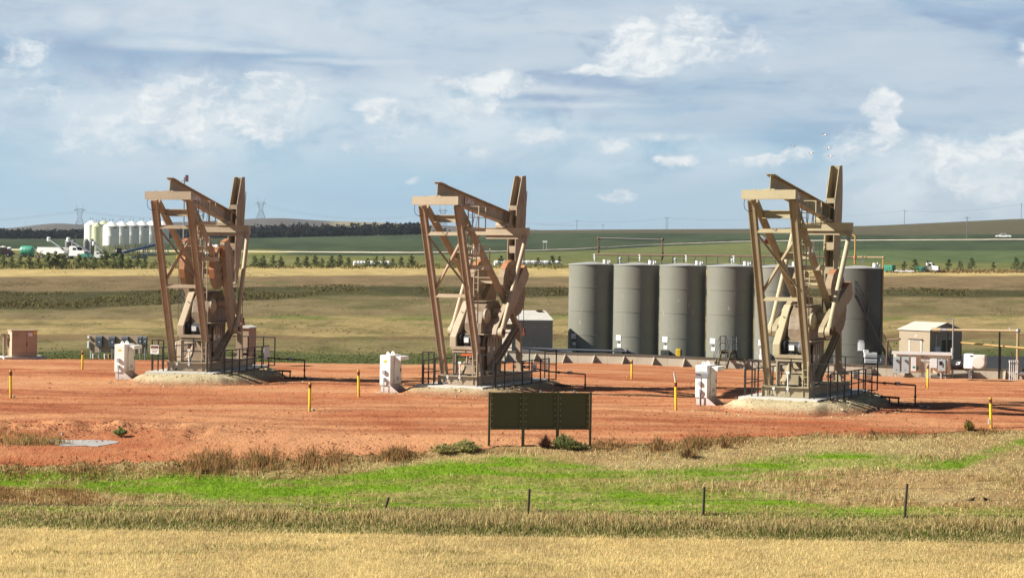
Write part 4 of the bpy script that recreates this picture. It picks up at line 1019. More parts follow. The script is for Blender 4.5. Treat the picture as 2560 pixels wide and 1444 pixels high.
for j in (1, 2, 3):
    N1, N2 = 150, 60; vs = []; 
    for k in range(N2 + 1):
        r = k / N2
        for i in range(N1):
            a = 2 * math.pi * i / N1
            wob = 1 + .10 * (float(fbm(np.array([math.cos(a) * 9 + 31 + j]), np.array([math.sin(a) * 9 + 7]), 113, 3)[0]) - .5) + .07 * (float(fbm(np.array([math.cos(a) * 2 + 5 + j]), np.array([math.sin(a) * 2 + 5]), 111, 3)[0]) - .5) * 2
            # stadium: a long axis along the unit
            lx = 3.75 * r * math.cos(a) * wob + .15; ly = 6.1 * r * math.sin(a) * wob + 2.55
            p = JL(j, lx, ly, 0)
            g = float(TZ(p.x, p.y)) + .05
            # flat top under the slab
            dx_ = abs(lx - .1) - 1.75; dy_ = abs(ly - 2.5) - 3.9; ex = (dx_ + math.sqrt(dx_ * dx_ + .30)) / 2 / 1.75; ey = (dy_ + math.sqrt(dy_ * dy_ + .30)) / 2 / 2.0
            e = min(1, math.hypot(ex, ey)); prof = 1 - (e * e * (3 - 2 * e)) * .6 - .4 * e
            prof *= 1 - float(sm(np.array(r), .80, 1.0))
            nz = (float(fbm(np.array([p.x * 1.3]), np.array([p.y * 1.3]), 112, 5)[0]) - .5) * .24 * float(sm(np.array(r), .3, .6))
            nz += (float(fbm(np.array([p.x * 4.5]), np.array([p.y * 4.5]), 114, 3)[0]) - .5) * .06 * float(sm(np.array(r), .3, .6))
            top = JO[j].z - .055
            z = g - .03 + (top - g + .03) * prof + nz * (prof if prof < .97 else 0) * .8
            if r > .985: z = g - .06
            vs.append((p.x, p.y, z))
            if 8 < k and random.random() < .5: stone_pts.append((p.x + random.uniform(-.1, .1), p.y + random.uniform(-.1, .1), z + .01))
            if k == N2:
                for _ in range(6):
                    o_ = abs(random.gauss(0, .45)); q_ = JL(j, lx + o_ * math.cos(a), ly + o_ * math.sin(a), 0); stone_pts.append((q_.x, q_.y, float(TZ(q_.x, q_.y)) + .07))
    fs = [(k * N1 + i, k * N1 + (i + 1) % N1, k * N1 + N1 + (i + 1) % N1, k * N1 + N1 + i) for k in range(N2) for i in range(N1)]
    mb = MB(); mb.add(vs, fs); o = mb.build('gravel_mound', gm_, None, smooth=True)
    tag(o, 'mound of pale tan gravel under the %s pump jack' % ORD[j], 'gravel mound', 'gravel mounds under the pump jacks')
    mb = MB(); q = [JL(j, x, y, -.05) for x, y in ((-1.75, -1.25), (1.62, -1.25), (1.62, 6.6), (-1.75, 6.6))]; mb.prism([(p.x, p.y, JO[j].z - .2) for p in q], (0, 0, .185))
    o = mb.build('concrete_slab', M['conc_white'], None); tag(o, 'pale concrete slab between the skid of the %s pump jack and its gravel mound' % ORD[j], 'concrete slab', 'slabs under the pump jacks')
    # black guard fence
    T = thing('guard_fence', 'black pipe guard fence round the base of the %s pump jack' % ORD[j], 'guard fence', JO[j], -math.radians(JA[j][3]), 'guard fences round the pump jacks')
    def panel(pts, zb, zt, nm='rail_panel', mid=.5, post=None):
        mb = MB()
        for (p, q) in zip(pts[:-1], pts[1:]):
            for k in (0, mid, 1): 
                z = zb + (zt - zb) * k; mb.bar((p[0], p[1], z), (q[0], q[1], z), .045)
        for k, p in enumerate(pts): mb.bar((p[0], p[1], (zb - (post[k] if post else .0))), (p[0], p[1], zt), .05)
        return mb.build(nm, M['black'], T)
    xr = 1.98
    panel([(xr, y) for y in (-.65, .35, 1.35, 2.4, 3.5, 4.55, 5.6)], -.06, 1.02, post=(0, .38, 0, 0, .35, 0, .1))
    panel([(1.12, -.7), (1.32, -.72), (1.9, -.72)], -.05, 1.42)
    panel([(-1.72, -.55), (-1.38, -.62), (-1.12, -.6)], -.06, 1.44)
    panel([(-1.74, y) for y in (-.4, .8, 2.0, 3.2, 4.4, 5.7)], -.06, 1.05)
    panel([(-1.74, 6.6), (-.9, 6.9), (.4, 6.9), (1.3, 6.7), (1.98, 6.5)], -.02, 1.40)
    panel([(-.6, .42), (.62, .42)], .42, 1.40)
    mb = MB()
    if j != 1:
        for k in range(9): mb.bar((1.99, 4.66 + k * .1, .45), (1.99, 4.66 + k * .1, .98), .012)
        for k in range(7): mb.bar((1.99, 4.6, .46 + k * .085), (1.99, 5.52, .46 + k * .085), .012)
        mb.build('mesh_infill', M['steel'], T)
    else:
        mb.box((2.02, 5.15, .68), (.02, .85, .62)); mb.build('warning_sign', M['white'], T)
    def sign(x, y, z, w_, h_, red=True):
        mb = MB(); mb.box((x, y - .04, z), (w_, .012, h_)); s_ = mb.build('warning_sign', M['white'], T)
        mb = MB()
        if red: mb.box((x, y - .0485, z + h_ * .28), (w_ * .9, .004, h_ * .26))
        for k in range(3): mb.box((x, y - .0485, z + h_ * (.02 - .16 * k)), (w_ * (.8 - .1 * k), .004, h_ * .05))
        mb.build('sign_lettering', M['redbrown'] if red else M['dgrey'], s_)
    if j == 1: sign(-1.55, -.62, 1.0, .42, .42)
    if j == 2: sign(.42, .36, 1.05, .36, .40); sign(1.85, 4.2, .62, .2, .36, False)
    if j == 3: sign(1.9, 3.4, .8, .2, .34, False)
    # steel flow line beside the mound
    T = thing('flow_line', 'rusty flow line pipework beside the %s pump jack' % ORD[j], 'pipework', JO[j], -math.radians(JA[j][3]), 'flow lines beside the pump jacks')
    Yf = 5.2
    mb = MB(); mb.path([(1.0, Yf + .6, .55), (2.0, Yf, .42), (4.0, Yf, .36), (4.0, Yf, -.62)], .035, 8)
    for x in (2.6, 3.1): mb.tube((x, Yf, .40), (x + .1, Yf, .395), .06, 8)
    mb.tube((4.0, Yf, -.1), (4.0, Yf, -.16), .065, 8); mb.build('upper_pipe', M['rust'], T)
    mb = MB(); mb.path([(2.55, Yf - .3, -.18), (3.4, Yf - .3, -.2)], .045, 8)
    for x in (2.95, 3.35): mb.tube((x, Yf - .3, -.19), (x, Yf - .3, -.72), .035, 8)
    mb.path([(2.75, Yf - .3, -.50), (4.65, Yf - .4, -.56)], .045, 8)
    for x in (3.05, 3.5, 3.75, 4.15): mb.tube((x, Yf - .35, -.52), (x + .05, Yf - .35, -.52), .075, 8)
    mb.tube((4.5, Yf - .4, -.55), (4.5, Yf - .4, -.95), .06, 8); mb.tube((3.9, Yf - .35, -.5), (3.9, Yf - .35, -.95), .04, 8)
    mb.build('lower_pipe', M['rust'], T)
    mb = MB(); mb.tube((4.3, Yf - .4, -.55), (4.42, Yf - .4, -.555), .062, 10); mb.tube((4.6, Yf - .4, -.56), (4.75, Yf - .4, -.56), .055, 10); mb.box((3.25, Yf, .40), (.16, .10, .14)); mb.build('valve', M['steel'], T)
sp_ = np.array(stone_pts); kind(rocks('mound_stones', sp_, np.exp(RNG.normal(math.log(.022), .45, len(sp_))), M['stone'], np.where(RNG.uniform(0, 1, (len(sp_), 1)) < .5, col(228, 212, 174, 1.0)[None], col(180, 162, 126)[None]) * RNG.uniform(.7, 1.15, (len(sp_), 1))), 'stuff')
# ---------------------------------------------------------------- tank battery
def WX(px, D): return (px - 1280) / F * D
def place(px, py, D): return AT(px, py, D)
tk, t, b = newmat('tank_steel'); v = objco(t)
n1 = t.noise(v, .7, 4, .6); n2 = t.noise(t.vmath('MULTIPLY', v, (3.5, 3.5, .8)), 2.2, 4, .7); n3 = t.noise(v, 26, 3, .6); n5 = t.noise(t.vmath('MULTIPLY', v, (1, 1, .12)), 3, 4, .6)
c = t.mix(t.mr(n1, .35, .68), (.176, .178, .148, 1), (.188, .19, .158, 1))
c = t.mix(t.math('MULTIPLY', t.mr(n5, .52, .72), .16), c, (.09, .085, .062, 1))
oi = t.new('ShaderNodeObjectInfo')
vv = t.vmath('ADD', v, oi.outputs['Location'])
chip = t.math('MULTIPLY', t.mr(t.noise(t.vmath('MULTIPLY', vv, (1.3, 1.3, .35)), 1.6, 3, .6), .57, .66), t.mr(t.noise(t.vmath('MULTIPLY', vv, (5, 5, 1.6)), 1.0, 3, .6), .60, .66))
c = t.mix(t.math('MULTIPLY', chip, .8), c, (.40, .38, .33, 1))
t.put(b.inputs['Base Color'], c); b.inputs['Roughness'].default_value = .5; b.inputs['Specular IOR Level'].default_value = .25
bn = t.new('ShaderNodeBump'); bn.inputs['Strength'].default_value = .08; bn.inputs['Distance'].default_value = .02; t.put(bn.inputs['Height'], n1); t.put(b.inputs['Normal'], bn.outputs[0])
M['tank'] = tk
TANKS = [(1477, 153.2), (1590, 151.2), (1706, 149.2), (1825, 147.2), (1946, 145.3), (2146, 142.4)]
TLB = ['leftmost grey tank, nearest the white roofed building', 'second grey tank of the row, white sheet and small box low on it', 'grey tank with the small yellow sign at its foot', 'grey tank standing behind the crossover stair', 'grey tank with a round manway, partly behind the right pump jack', 'dark grey tank at the right end of the row, with stair and yellow pipe']
ZT = -1.62; TP = []
for k, (px, D) in enumerate(TANKS):
    X = WX(px + ROLL * 60, D); TP.append((X, D))
    T = thing('storage_tank', TLB[k], 'tank', (X, D, ZT), 0, 'row of grey storage tanks')
    mb = MB(); R_ = 1.83; prof = [(R_, 0)]
    for h in (1.9, 3.85, 5.75): prof += [(R_, h - .02), (R_ + .02, h - .015), (R_ + .02, h + .015), (R_, h + .02)]
    prof += [(R_, 7.6)]
    mb.lathe(prof, n=72, cap=False)
    a0 = -math.pi / 2 + .10; 
    mb.box((R_ * math.cos(a0), R_ * math.sin(a0), 4.8), (.02, .02, 1.9), a0)
    mb.build('shell', tk if k < 5 else paint('dark_tank_paint', (.115, .115, .095, 1), .5, .25, (.09, .09, .07, 1), sc=.6, bump=.03), T, smooth=True)
    mb = MB(); mb.lathe([(R_ + .05, 7.56), (R_ + .05, 7.62), (.35, 7.80), (.0, 7.81)], n=60, cap=False); mb.build('roof', M['tankroof'], T, smooth=True)
    mb = MB(); mb.tube((.25, 0, 7.9), (.25, 0, 8.42), .06, 10); mb.tube((.25, 0, 8.12), (.25, 0, 8.2), .11, 10); mb.tube((.25, 0, 8.36), (.25, 0, 8.44), .12, 10); mb.build('vent_riser', M['lgrey'], T)
    mb = MB(); mb.tube((1.05, -.7, 7.7), (1.05, -.7, 8.0), .16, 12); mb.tube((1.35, -.2, 7.65), (1.35, -.2, 8.05), .05, 8); mb.tube((1.48, -.5, 7.6), (1.48, -.5, 7.95), .05, 8); mb.build('hatch', M['white'], T)
    def onshell(a, z, w_, h_, th=.02, nm='sheet', mat='white', off=.02):
        """curved patch on the shell at angle a (0 = facing camera, + = right)"""
        mb = MB(); n = 6; vs = []
        for rr in (R_ + off, R_ + off + th):
            for i in range(n + 1):
                q = -math.pi / 2 + a + (i / n - .5) * w_ / R_
                for zz in (z - h_ / 2, z + h_ / 2): vs.append((rr * math.cos(q), rr * math.sin(q), zz))
        m_ = 2 * (n + 1); fs = []
        for i in range(n):
            fs += [(2 * i, 2 * i + 1, 2 * i + 3, 2 * i + 2), (m_ + 2 * i, m_ + 2 * i + 2, m_ + 2 * i + 3, m_ + 2 * i + 1), (2 * i, 2 * i + 2, m_ + 2 * i + 2, m_ + 2 * i), (2 * i + 1, m_ + 2 * i + 1, m_ + 2 * i + 3, 2 * i + 3)]
        fs += [(0, m_, m_ + 1, 1), (2 * n, 2 * n + 1, m_ + 2 * n + 1, m_ + 2 * n)]
        mb.add(vs, fs); return mb.build(nm, M[mat], T)
    if k < 5:
        a = -.90 if k else -.88
        s_ = onshell(a, 1.78, .55, .40, nm='placard'); mb = MB(); q = -math.pi / 2 + a + .11
        mb.box(((R_ + .045) * math.cos(q), (R_ + .045) * math.sin(q), 1.76), (.012, .06, .08), q); mb.build('placard_mark', M['dgrey'], s_)
        onshell(a + .02, 1.42, .16, .16, nm='gauge', mat='dgrey'); onshell(a + .05, 1.17, .36, .27, nm='notice')
    if k < 3:
        mb = MB(); q = -math.pi / 2 - .80; mb.box((2.1 * math.cos(q), 2.1 * math.sin(q) - .1, .58), (.62, .62, .78)); bx = mb.build('valve_box', M['green_grey'], T)
        mb = MB(); mb.box((2.1 * math.cos(q) + .02, 2.1 * math.sin(q) - .418, .74), (.12, .012, .05)); mb.build('valve_handle', M['dgrey'], bx)
    if k == 2:
        s_ = onshell(-.25, .72, .34, .72, nm='hazard_sign', mat='yellow'); mb = MB(); q = -math.pi / 2 - .25
        for z in (.52, .66, .80, .93): mb.box(((R_ + .044) * math.cos(q), (R_ + .044) * math.sin(q), z), (.008, .24, .03), q)
        mb.build('sign_lettering', M['redbrown'], s_)
    if k >= 4:
        mb = MB(); q = -math.pi / 2 - .62 if k == 4 else -math.pi / 2 + .9
        dx, dy = math.cos(q), math.sin(q)
        mb.tube((1.7 * dx, 1.7 * dy, .75), (2.12 * dx, 2.12 * dy, .75), .40, 20); mb.tube((2.10 * dx, 2.10 * dy, .75), (2.18 * dx, 2.18 * dy, .75), .46, 20); mb.build('manway', M['lgrey'], T, smooth=True)
    if k == 5:
        mb = MB(); mb.path([(1.62, -1.0, 0), (1.62, -1.0, 8.42)], .055, 8); mb.build('drop_pipe', M['pipe_yel'], T)
        mb = MB(); mb.path([(-.35, -.1, 8.43), (1.62, -1.0, 8.43)], .075, 10)
        for f_ in (.25, .36): mb.tube((-.35 + 1.97 * f_, -.1 - .9 * f_, 8.43), (-.30 + 1.97 * f_, -.12 - .9 * f_, 8.43), .14, 10)
        mb.ball((1.62, -1.0, 8.44), .10); mb.build('top_pipe', M['pipe_tan'], T)
        mb = MB(); mb.tube((-.35, -.1, 7.9), (-.35, -.1, 8.6), .08, 10); mb.tube((-.35, -.1, 8.34), (-.35, -.1, 8.52), .15, 10); mb.build('flanged_riser', M['orange'], T)
        mb = MB(); mb.path([(-.35, -.1, 8.5), (-.35, -.1, 9.98), (-.5, 0, 10.1), (-1.0, .2, 10.1)], .06, 8); mb.build('vent_pipe', M['pipe_yel'], T)
        # stair down the front right
        st_ = MB(); p0 = Vector((-.65, -2.0, 5.6)); p1 = Vector((2.05, -2.55, .35))
        for w_ in (0, -.62):
            st_.bar(p0 + Vector((0, w_, 0)), p1 + Vector((0, w_, 0)), .04, .14)
            for hh in (.55, 1.05): st_.tube(p0 + Vector((0, w_, hh)), p1 + Vector((0, w_, hh)), .025, 6)
            for f_ in (0, .33, .66, .97): q = p0.lerp(p1, f_) + Vector((0, w_, 0)); st_.tube(q, q + Vector((0, 0, 1.05)), .025, 6)
        for i in range(22):
            q = p0.lerp(p1, (i + .5) / 22); st_.box((q.x, q.y - .31, q.z), (.22, .58, .03))
        sm_ = st_.build('stair', M['black'], T)
        onshell(-.05, 1.75, .5, .62, nm='notice_board'); onshell(-.05, 2.12, .38, .2, nm='notice', mat='lgrey')
        mb = MB(); mb.box((.55, -2.2, .95), (.9, .5, .75)); mb.box((.2, -2.25, 1.42), (.35, .3, .2)); bx = mb.build('control_box', M['white'], T)
        mb = MB(); 
        for z in (1.1, .9, .7): mb.box((.55, -2.452, z), (.86, .01, .02))
        mb.tube((.95, -2.4, .5), (1.3, -2.4, .5), .14, 10); mb.build('box_seam', M['dgrey'], bx)
# header pipe along the tank tops and its raised loop
T = thing('header_pipe', 'rusty header pipe running along the tops of the grey tanks', 'pipework')
zt = ZT + 8.42
mb = MB(); mb.path([(TP[i][0] + .25, TP[i][1], zt) for i in range(5)] + [(TP[5][0] - .35, TP[5][1] - .1, zt)], .07, 8); mb.build('main_pipe', M['pipe_brown'], T)
a_ = Vector((TP[0][0] + .55, TP[0][1] + .2, zt)); b_ = Vector((TP[1][0] + 2.0, TP[1][1] - .6, zt - .4))
mb = MB(); mb.path([a_, a_ + Vector((0, 0, 1.3))], .06, 8); mb.path([b_, b_ + Vector((0, 0, 1.65))], .06, 8); mb.ball(a_ + Vector((0, 0, 1.3)), .13); mb.ball(b_ + Vector((0, 0, 1.65)), .13)
for p in (a_, b_):
    for h in (.2, .5): mb.tube(p + Vector((0, 0, h)), p + Vector((0, 0, h + .12)), .12, 10)
mb.build('loop_riser', M['pipe_brown'], T)
mb = MB(); mb.tube(a_ + Vector((0, 0, 1.33)), b_ + Vector((0, 0, 1.63)), .075, 8); mb.build('loop_pipe', M['black'], T)
# catwalk behind the tank tops
T = thing('catwalk', 'dark steel catwalk with handrail behind the tank tops', 'catwalk')
mb = MB(); ca0 = Vector((TP[0][0] + 2.2, TP[0][1] + 1.0, ZT + 7.75)); ca1 = Vector((TP[4][0] + 3.5, TP[4][1] + .6, ZT + 7.75))
mb.bar(ca0, ca1, .9, .08); mb.build('walkway', M['dgrey'], T)
mb = MB()
for z in (.30, .62): mb.bar(ca0 + Vector((0, 0, z)), ca1 + Vector((0, 0, z)), .03)
for i in range(19): q = ca0.lerp(ca1, i / 18); mb.bar(q, q + Vector((0, 0, .64)), .045)
mb.build('handrail', M['dgrey'], T)
mb = MB()
for i in range(5):
    q = ca0.lerp(ca1, i / 4); mb.bar((q.x, q.y, ZT), (q.x, q.y, ZT + 7.7), .10)
mb.build('support_post', M['dgrey'], T)
for i, px in enumerate((1542, 1654, 1768)):
    q = ca0.lerp(ca1, (i + .08) / 3.6); mb = MB(); mb.tube((q.x - .2, q.y - .7, ZT + 7.6), (q.x - .2, q.y - .7, ZT + 8.05), .07, 10); mb.ball((q.x - .2, q.y - .7, ZT + 8.1), .13); mb.build('gauge', M['grey'], T)
# ---------------------------------------------------------------- containment wall
P0 = GP(1190, 899); P1 = GP(1400, 907); P2 = GP(2560, 953); 
wa = Vector((WX(1230, 142.6), 142.6, 0)); wb_ = Vector((WX(2900, 128), 128, 0))
dv = (wb_ - wa).normalized(); nv = Vector((dv.y, -dv.x, 0))   # nv points to the camera
T = thing('containment_wall', 'low pale concrete wall with triangular buttresses round the tank yard', 'wall')
Lw = (wb_ - wa).length; n = int(Lw / 2.25)
capm = paint('wall_cap', (.13, .12, .09, 1), .7, .4)
for k in range(n):
    p = wa + dv * (k * Lw / n); q = wa + dv * ((k + 1) * Lw / n - .012)
    zb0 = float(TZ(p.x, p.y)); zb1 = float(TZ(q.x, q.y))
    mb = MB(); vs = []
    for (e, zb) in ((p, zb0), (q, zb1)):
        for (o_, z) in ((0, zb - .3), (0, zb + .80), (-.16, zb + .80), (-.16, zb - .3)):
            r_ = e - nv * (-o_) if False else e + nv * o_; vs.append((r_.x, r_.y, z))
    mb.add(vs, [(0, 1, 2, 3), (7, 6, 5, 4), (0, 4, 5, 1), (1, 5, 6, 2), (2, 6, 7, 3), (3, 7, 4, 0)])
    mb.build('wall_panel', M['concrete'], T)
    mb = MB(); zz0, zz1 = zb0 + .755, zb1 + .755
    mb.prism([(p.x + nv.x * .045, p.y + nv.y * .045, zz0 - .07), (q.x + nv.x * .045, q.y + nv.y * .045, zz1 - .07), (q.x + nv.x * .045, q.y + nv.y * .045, zz1 + .07), (p.x + nv.x * .045, p.y + nv.y * .045, zz0 + .07)], nv * -.05 + Vector((0, 0, 0)))
    mb.build('cap_rail', capm, T)
    c0 = wa + dv * ((k + .55) * Lw / n); zb = float(TZ(c0.x, c0.y))
    e = c0 + dv * .13
    mb = MB(); mb.prism([c0 + nv * .002 + Vector((0, 0, zb - .1)), c0 + nv * .85 + Vector((0, 0, zb - .1)), c0 + nv * .85 + Vector((0, 0, zb + .05)), c0 + nv * .06 + Vector((0, 0, zb + .66)), c0 + nv * .002 + Vector((0, 0, zb + .66))], dv * .08)
    mb.build('buttress', M['concrete'], T)
def wallpt(px, off=0.0):
    """point on the wall line in photo column px, off metres towards the camera"""
    r = ray(px, 900); d = Vector((r[0], 1, 0)); A = wa
    den = d.x * dv.y - d.y * dv.x; tt_ = (A.x * dv.y - A.y * dv.x) / den
    p = d * tt_ + nv * off; p.z = float(TZ(p.x, p.y)); return p
wang = math.atan2(dv.y, dv.x)
# long horizontal pipe lying behind the wall at the left
mb = MB(); a_ = wallpt(1290, -.8); b_ = wallpt(1560, -.8)
mb.tube(a_ + Vector((0, 0, 1.0)), b_ + Vector((0, 0, 1.0)), .07, 8); mb.tube(a_ + Vector((0, -.0, .8)), wallpt(1420, -1.2) + Vector((0, 0, .8)), .16, 10); mb.ball(b_ + Vector((0, 0, 1.02)), .14); mb.tube(b_ + Vector((0, 0, .95)), b_ + Vector((.7, 0, .8)), .1, 8)
tag(mb.build('yard_pipe', M['dgrey'], None), 'dark pipe lying behind the concrete wall before the leftmost tanks', 'pipe')
# crossover stair
pc = wallpt(1826, .0); T = thing('crossover_stair', 'dark steel crossover stair climbing over the concrete wall', 'stair', (pc.x, pc.y, pc.z), wang - math.radians(10))
mb = MB()
for x in (-.55, .18):
    mb.prism([(x, -1.55, -.05), (x, -1.25, -.05), (x, -.42, 1.12), (x, .55, 1.12), (x, 1.3, .0), (x, 1.55, .0), (x, .65, 1.40), (x, -.52, 1.40)], (.05, 0, 0))
mb.build('stringer', M['olive'], T)
mb = MB(); mb.box((-.16, .05, 1.33), (.66, 1.1, .04))
for i in range(5): mb.box((-.16, -1.38 + .19 * i, .14 + .25 * i), (.66, .24, .035)); mb.box((-.16, 1.38 - .17 * i, .14 + .25 * i), (.66, .22, .035))
mb.build('tread', M['olive'], T)
mb = MB()
for x in (-.62, .27):
    for h in (.55, 1.05):
        mb.path([(x, -1.75, .25 + h * .8), (x, -.55, 1.35 + h), (x, .6, 1.35 + h), (x, 1.6, .2 + h * .8)], .022, 6)
    mb.path([(x, -1.75, .25 + .84), (x, -1.45, .15)], .022, 6)
    for (y, z) in ((-.5, 1.1), (.5, 1.1)): mb.bar((x, y, z), (x, y, 2.4), .08)
mb.build('handrail', M['dgrey'], T)
# ---------------------------------------------------------------- white roofed building behind the middle unit
pb = AT(1381, 872, 150.0); T = thing('equipment_building', 'taupe metal building with pale roof behind the middle pump jack', 'building', (pb.x, pb.y, ZT), math.radians(17))
hh = 3.1
mb = MB(); mb.prism([(-3.4, 0, 0), (0, 0, 0), (0, 0, hh), (-3.4, 0, hh)], (0, 4.3, 0)); mb.build('wall', M['taupe'], T)
mb = MB(); mb.prism([(.06, -.06, hh + .005), (.06, 2.2, hh + .72), (.06, 4.36, hh + .005), (.06, 4.36, hh - .06), (.06, -.06, hh - .06)], (-3.52, 0, 0)); mb.build('roof', M['conc_white'], T)
mb = MB(); mb.box((-.55, 1.9, hh + .70), (.5, .3, .08)); mb.build('roof_vent', M['pipe_brown'], T)
mb = MB()
for x, z in ((-1.55, 2.55), (-.6, 2.55), (-1.5, 1.0), (-1.0, 1.0), (-1.85, 1.25)): mb.box((x, -.012, z), (.09, .02, .04))
mb.build('bolt_plates', M['white'], T)
# ---------------------------------------------------------------- site shed
pS = AT(2324, 895, 137.0); zS = -1.55
T = thing('site_shed', 'beige stucco shed with steel door and gable window behind the meter panel', 'shed', (pS.x, pS.y, zS), math.radians(33))
# local: corner at origin; x+ runs along gable face to the right/back, -y..; door face along -x
wd, ln, eh = 3.8, 2.8, 3.05   # gable width, length of door wall
mb = MB(); mb.prism([(0, 0, 0), (0, wd, 0), (0, wd, eh), (0, wd / 2, eh + .48), (0, 0, eh)], (-ln, 0, 0))
T.rotation_euler = (0, 0, math.radians(-50))
sw_ = mb.build('wall', M['shed'], T)
for (y0, y1, z0, z1) in ((-.10, wd / 2, eh - .035, eh + .50), (wd / 2, wd + .10, eh + .50, eh - .035)):
    mb = MB(); mb.prism([(.08, y0, z0 + .02), (.08, y1, z1 + .02), (.08, y1, z1 + .09), (.08, y0, z0 + .09)], (-ln - .16, 0, 0)); mb.build('roof', M['shedroof'], T)
mb = MB(); mb.box((-1.28, -.012, 1.22), (.98, .05, 2.08)); dr = mb.build('door', M['beige'], T)
mb = MB(); mb.box((-1.82, -.02, 1.24), (.07, .08, 2.2)); mb.box((-.74, -.02, 1.24), (.07, .08, 2.2)); mb.box((-1.28, -.02, 2.31), (1.01, .08, .06)); mb.build('door_frame', M['lgrey'], dr)
mb = MB(); mb.box((-1.28, -.08, 2.40), (1.3, .14, .04)); mb.build('drip_cap', M['pipe_brown'], dr)
mb = MB(); mb.ball((-.90, -.07, 1.15), .045); mb.build('door_knob', M['steel'], dr)
mb = MB(); mb.box((-1.25, -.015, 2.62), (.2, .02, .09)); mb.build('number_plate', M['lgrey'], T)
mb = MB(); mb.box((.012, 1.95, 1.92), (.02, 1.3, .92)); wn_ = mb.build('window', M['glass'], T)
mb = MB()
for (y, z, dy, dz) in ((1.95, 2.41, 1.42, .06), (1.95, 1.43, 1.42, .06), (1.27, 1.92, .06, .92), (2.63, 1.92, .06, .92), (1.95, 1.92, .05, .92)): mb.box((.02, y, z), (.06, dy, dz))
mb.build('window_frame', M['conc_white'], wn_)
mb = MB(); mb.box((.10, .75, 1.62), (.18, .45, .50)); mb.box((.10, .6, 2.2), (.04, .05, 1.1)); mb.build('meter_box', M['lgrey'], T)
# pipe line on the right of the shed
T = thing('gas_pipe', 'thick tan pipe carried on black posts from shed to elbow', 'pipe')
a_ = AT(2338, 824, 133.5); b_ = AT(2545, 827, 130.5)
mb = MB(); mb.tube(a_, b_, .105, 14); mb.tube(a_ - (b_ - a_).normalized() * .2, a_ + (b_ - a_).normalized() * .45, .15, 14); mb.build('top_run', M['pipe_tan'], T, smooth=True)
mb = MB(); gz = float(TZ(b_.x, b_.y)); mb.tube(b_, (b_.x, b_.y, gz), .10, 14); mb.tube((b_.x, b_.y, gz), (b_.x, b_.y, gz + 1.4), .14, 14); mb.build('drop_leg', M['pipe_tan'], T, smooth=True)
mb = MB(); mb.ball(b_, .17); mb.build('silver_elbow', M['steel'], T, smooth=True)
mb = MB(); d_ = (b_ - a_).normalized(); mb.tube(a_ + d_ * .47, a_ + d_ * .85, .12, 14); mb.build('silver_sleeve', M['steel'], T, smooth=True)
mb = MB(); mb.ball((b_.x, b_.y, gz + .55), .2); mb.tube((b_.x, b_.y, gz + .5), (b_.x + 1.2, b_.y - .3, gz + .4), .16, 10); mb.build('silver_elbow', M['steel'], T, smooth=True)
for px in (2370, 2500):
    f_ = (px - 2338) / (2545 - 2338); p = a_.lerp(b_, f_); mb = MB(); mb.bar((p.x, p.y, float(TZ(p.x, p.y)) - .1), (p.x, p.y, p.z - .1), .10); mb.build('support_post', M['black'], T)
mb = MB(); p = a_.lerp(b_, .9); mb.tube(p, p + Vector((0, 0, .25)), .03, 6); mb.bar(p + Vector((-.1, 0, .22)), p + Vector((.25, 0, .22)), .04); mb.build('valve_stem', M['lgrey'], T)
T = thing('yellow_pipe', 'thin yellow pipe sloping across in front of the grass right of the shed', 'pipe')
a_ = AT(2403, 856, 134); b_ = AT(2600, 873, 129)
mb = MB(); mb.tube(a_, b_, .06, 10); mb.build('pipe_run', M['pipe_yel'], T, smooth=True)
for f_ in (.0, .51):
    p = a_.lerp(b_, f_); mb = MB(); mb.bar((p.x, p.y, float(TZ(p.x, p.y)) - .1), (p.x, p.y, p.z - .03), .06); mb.tube((p.x, p.y, p.z), (p.x + .01, p.y, p.z), .1, 8); mb.build('support_post', M['black'], T)
mb = MB(); a_ = AT(2216, 905, 138); mb.path([(a_.x, a_.y, float(TZ(a_.x, a_.y))), AT(2219, 849, 138), AT(2250, 847, 137)], .08, 10); o = mb.build('elbow_pipe', M['pipe_brown'], None); tag(o, 'brown elbow pipe rising between the end tank and the shed', 'pipe')
T = thing('plastic_drum', 'black plastic drum lying on its side behind the wall', 'drum', AT(2402, 911, 127.9), math.radians(-22))
mb = MB(); mb.lathe([(.30, -.62), (.335, -.6), (.335, -.2), (.345, -.17), (.345, -.13), (.335, -.1), (.335, .6), (.30, .62), (.27, .55), (.0, .4)], n=24, axis='x'); mb.build('drum_body', M['rubber'], T, smooth=True)
mb = MB(); mb.prism([(-.30, -.338, -.0), (-.05, -.338, .02), (.02, -.27, .21), (-.2, -.27, .20)], (0, -.01, .006)); mb.build('drum_sticker', M['white'], T)
T = thing('chemical_tote', 'white plastic chemical tote beside the black drum', 'tote', AT(2432, 921, 126.8), math.radians(-25))
mb = MB(); mb.box((-.26, .1, .50), (.62, .7, 1.0)); mb.build('tote_body', M['white'], T, bevel=.06)
mb = MB(); mb.lathe([(.42, -.36), (.46, -.3), (.46, .3), (.42, .36)], (.42, .05, .46), 20, 'y'); mb.box((.42, .05, .7), (.84, .66, .5)); mb.build('tote_tank', M['conc_white'], T, bevel=.04)
mb = MB(); mb.tube((-.15, -.26, .86), (.05, -.26, .86), .04, 8); mb.build('tote_valve', M['black'], T)
T = thing('pipe_rack', 'row of short white vent pipes beside the tan pipe elbow', 'pipework')
mb = MB()
for k in range(5):
    p = AT(2524 + 5 * k, 925, 128.3); zz = float(TZ(p.x, p.y)); mb.tube((p.x, p.y, zz), (p.x, p.y, zz + 1.35), .035, 8); mb.tube((p.x, p.y, zz + 1.3), (p.x, p.y, zz + 1.45), .06, 8)
mb.build('vent_pipe', M['lgrey'], T)
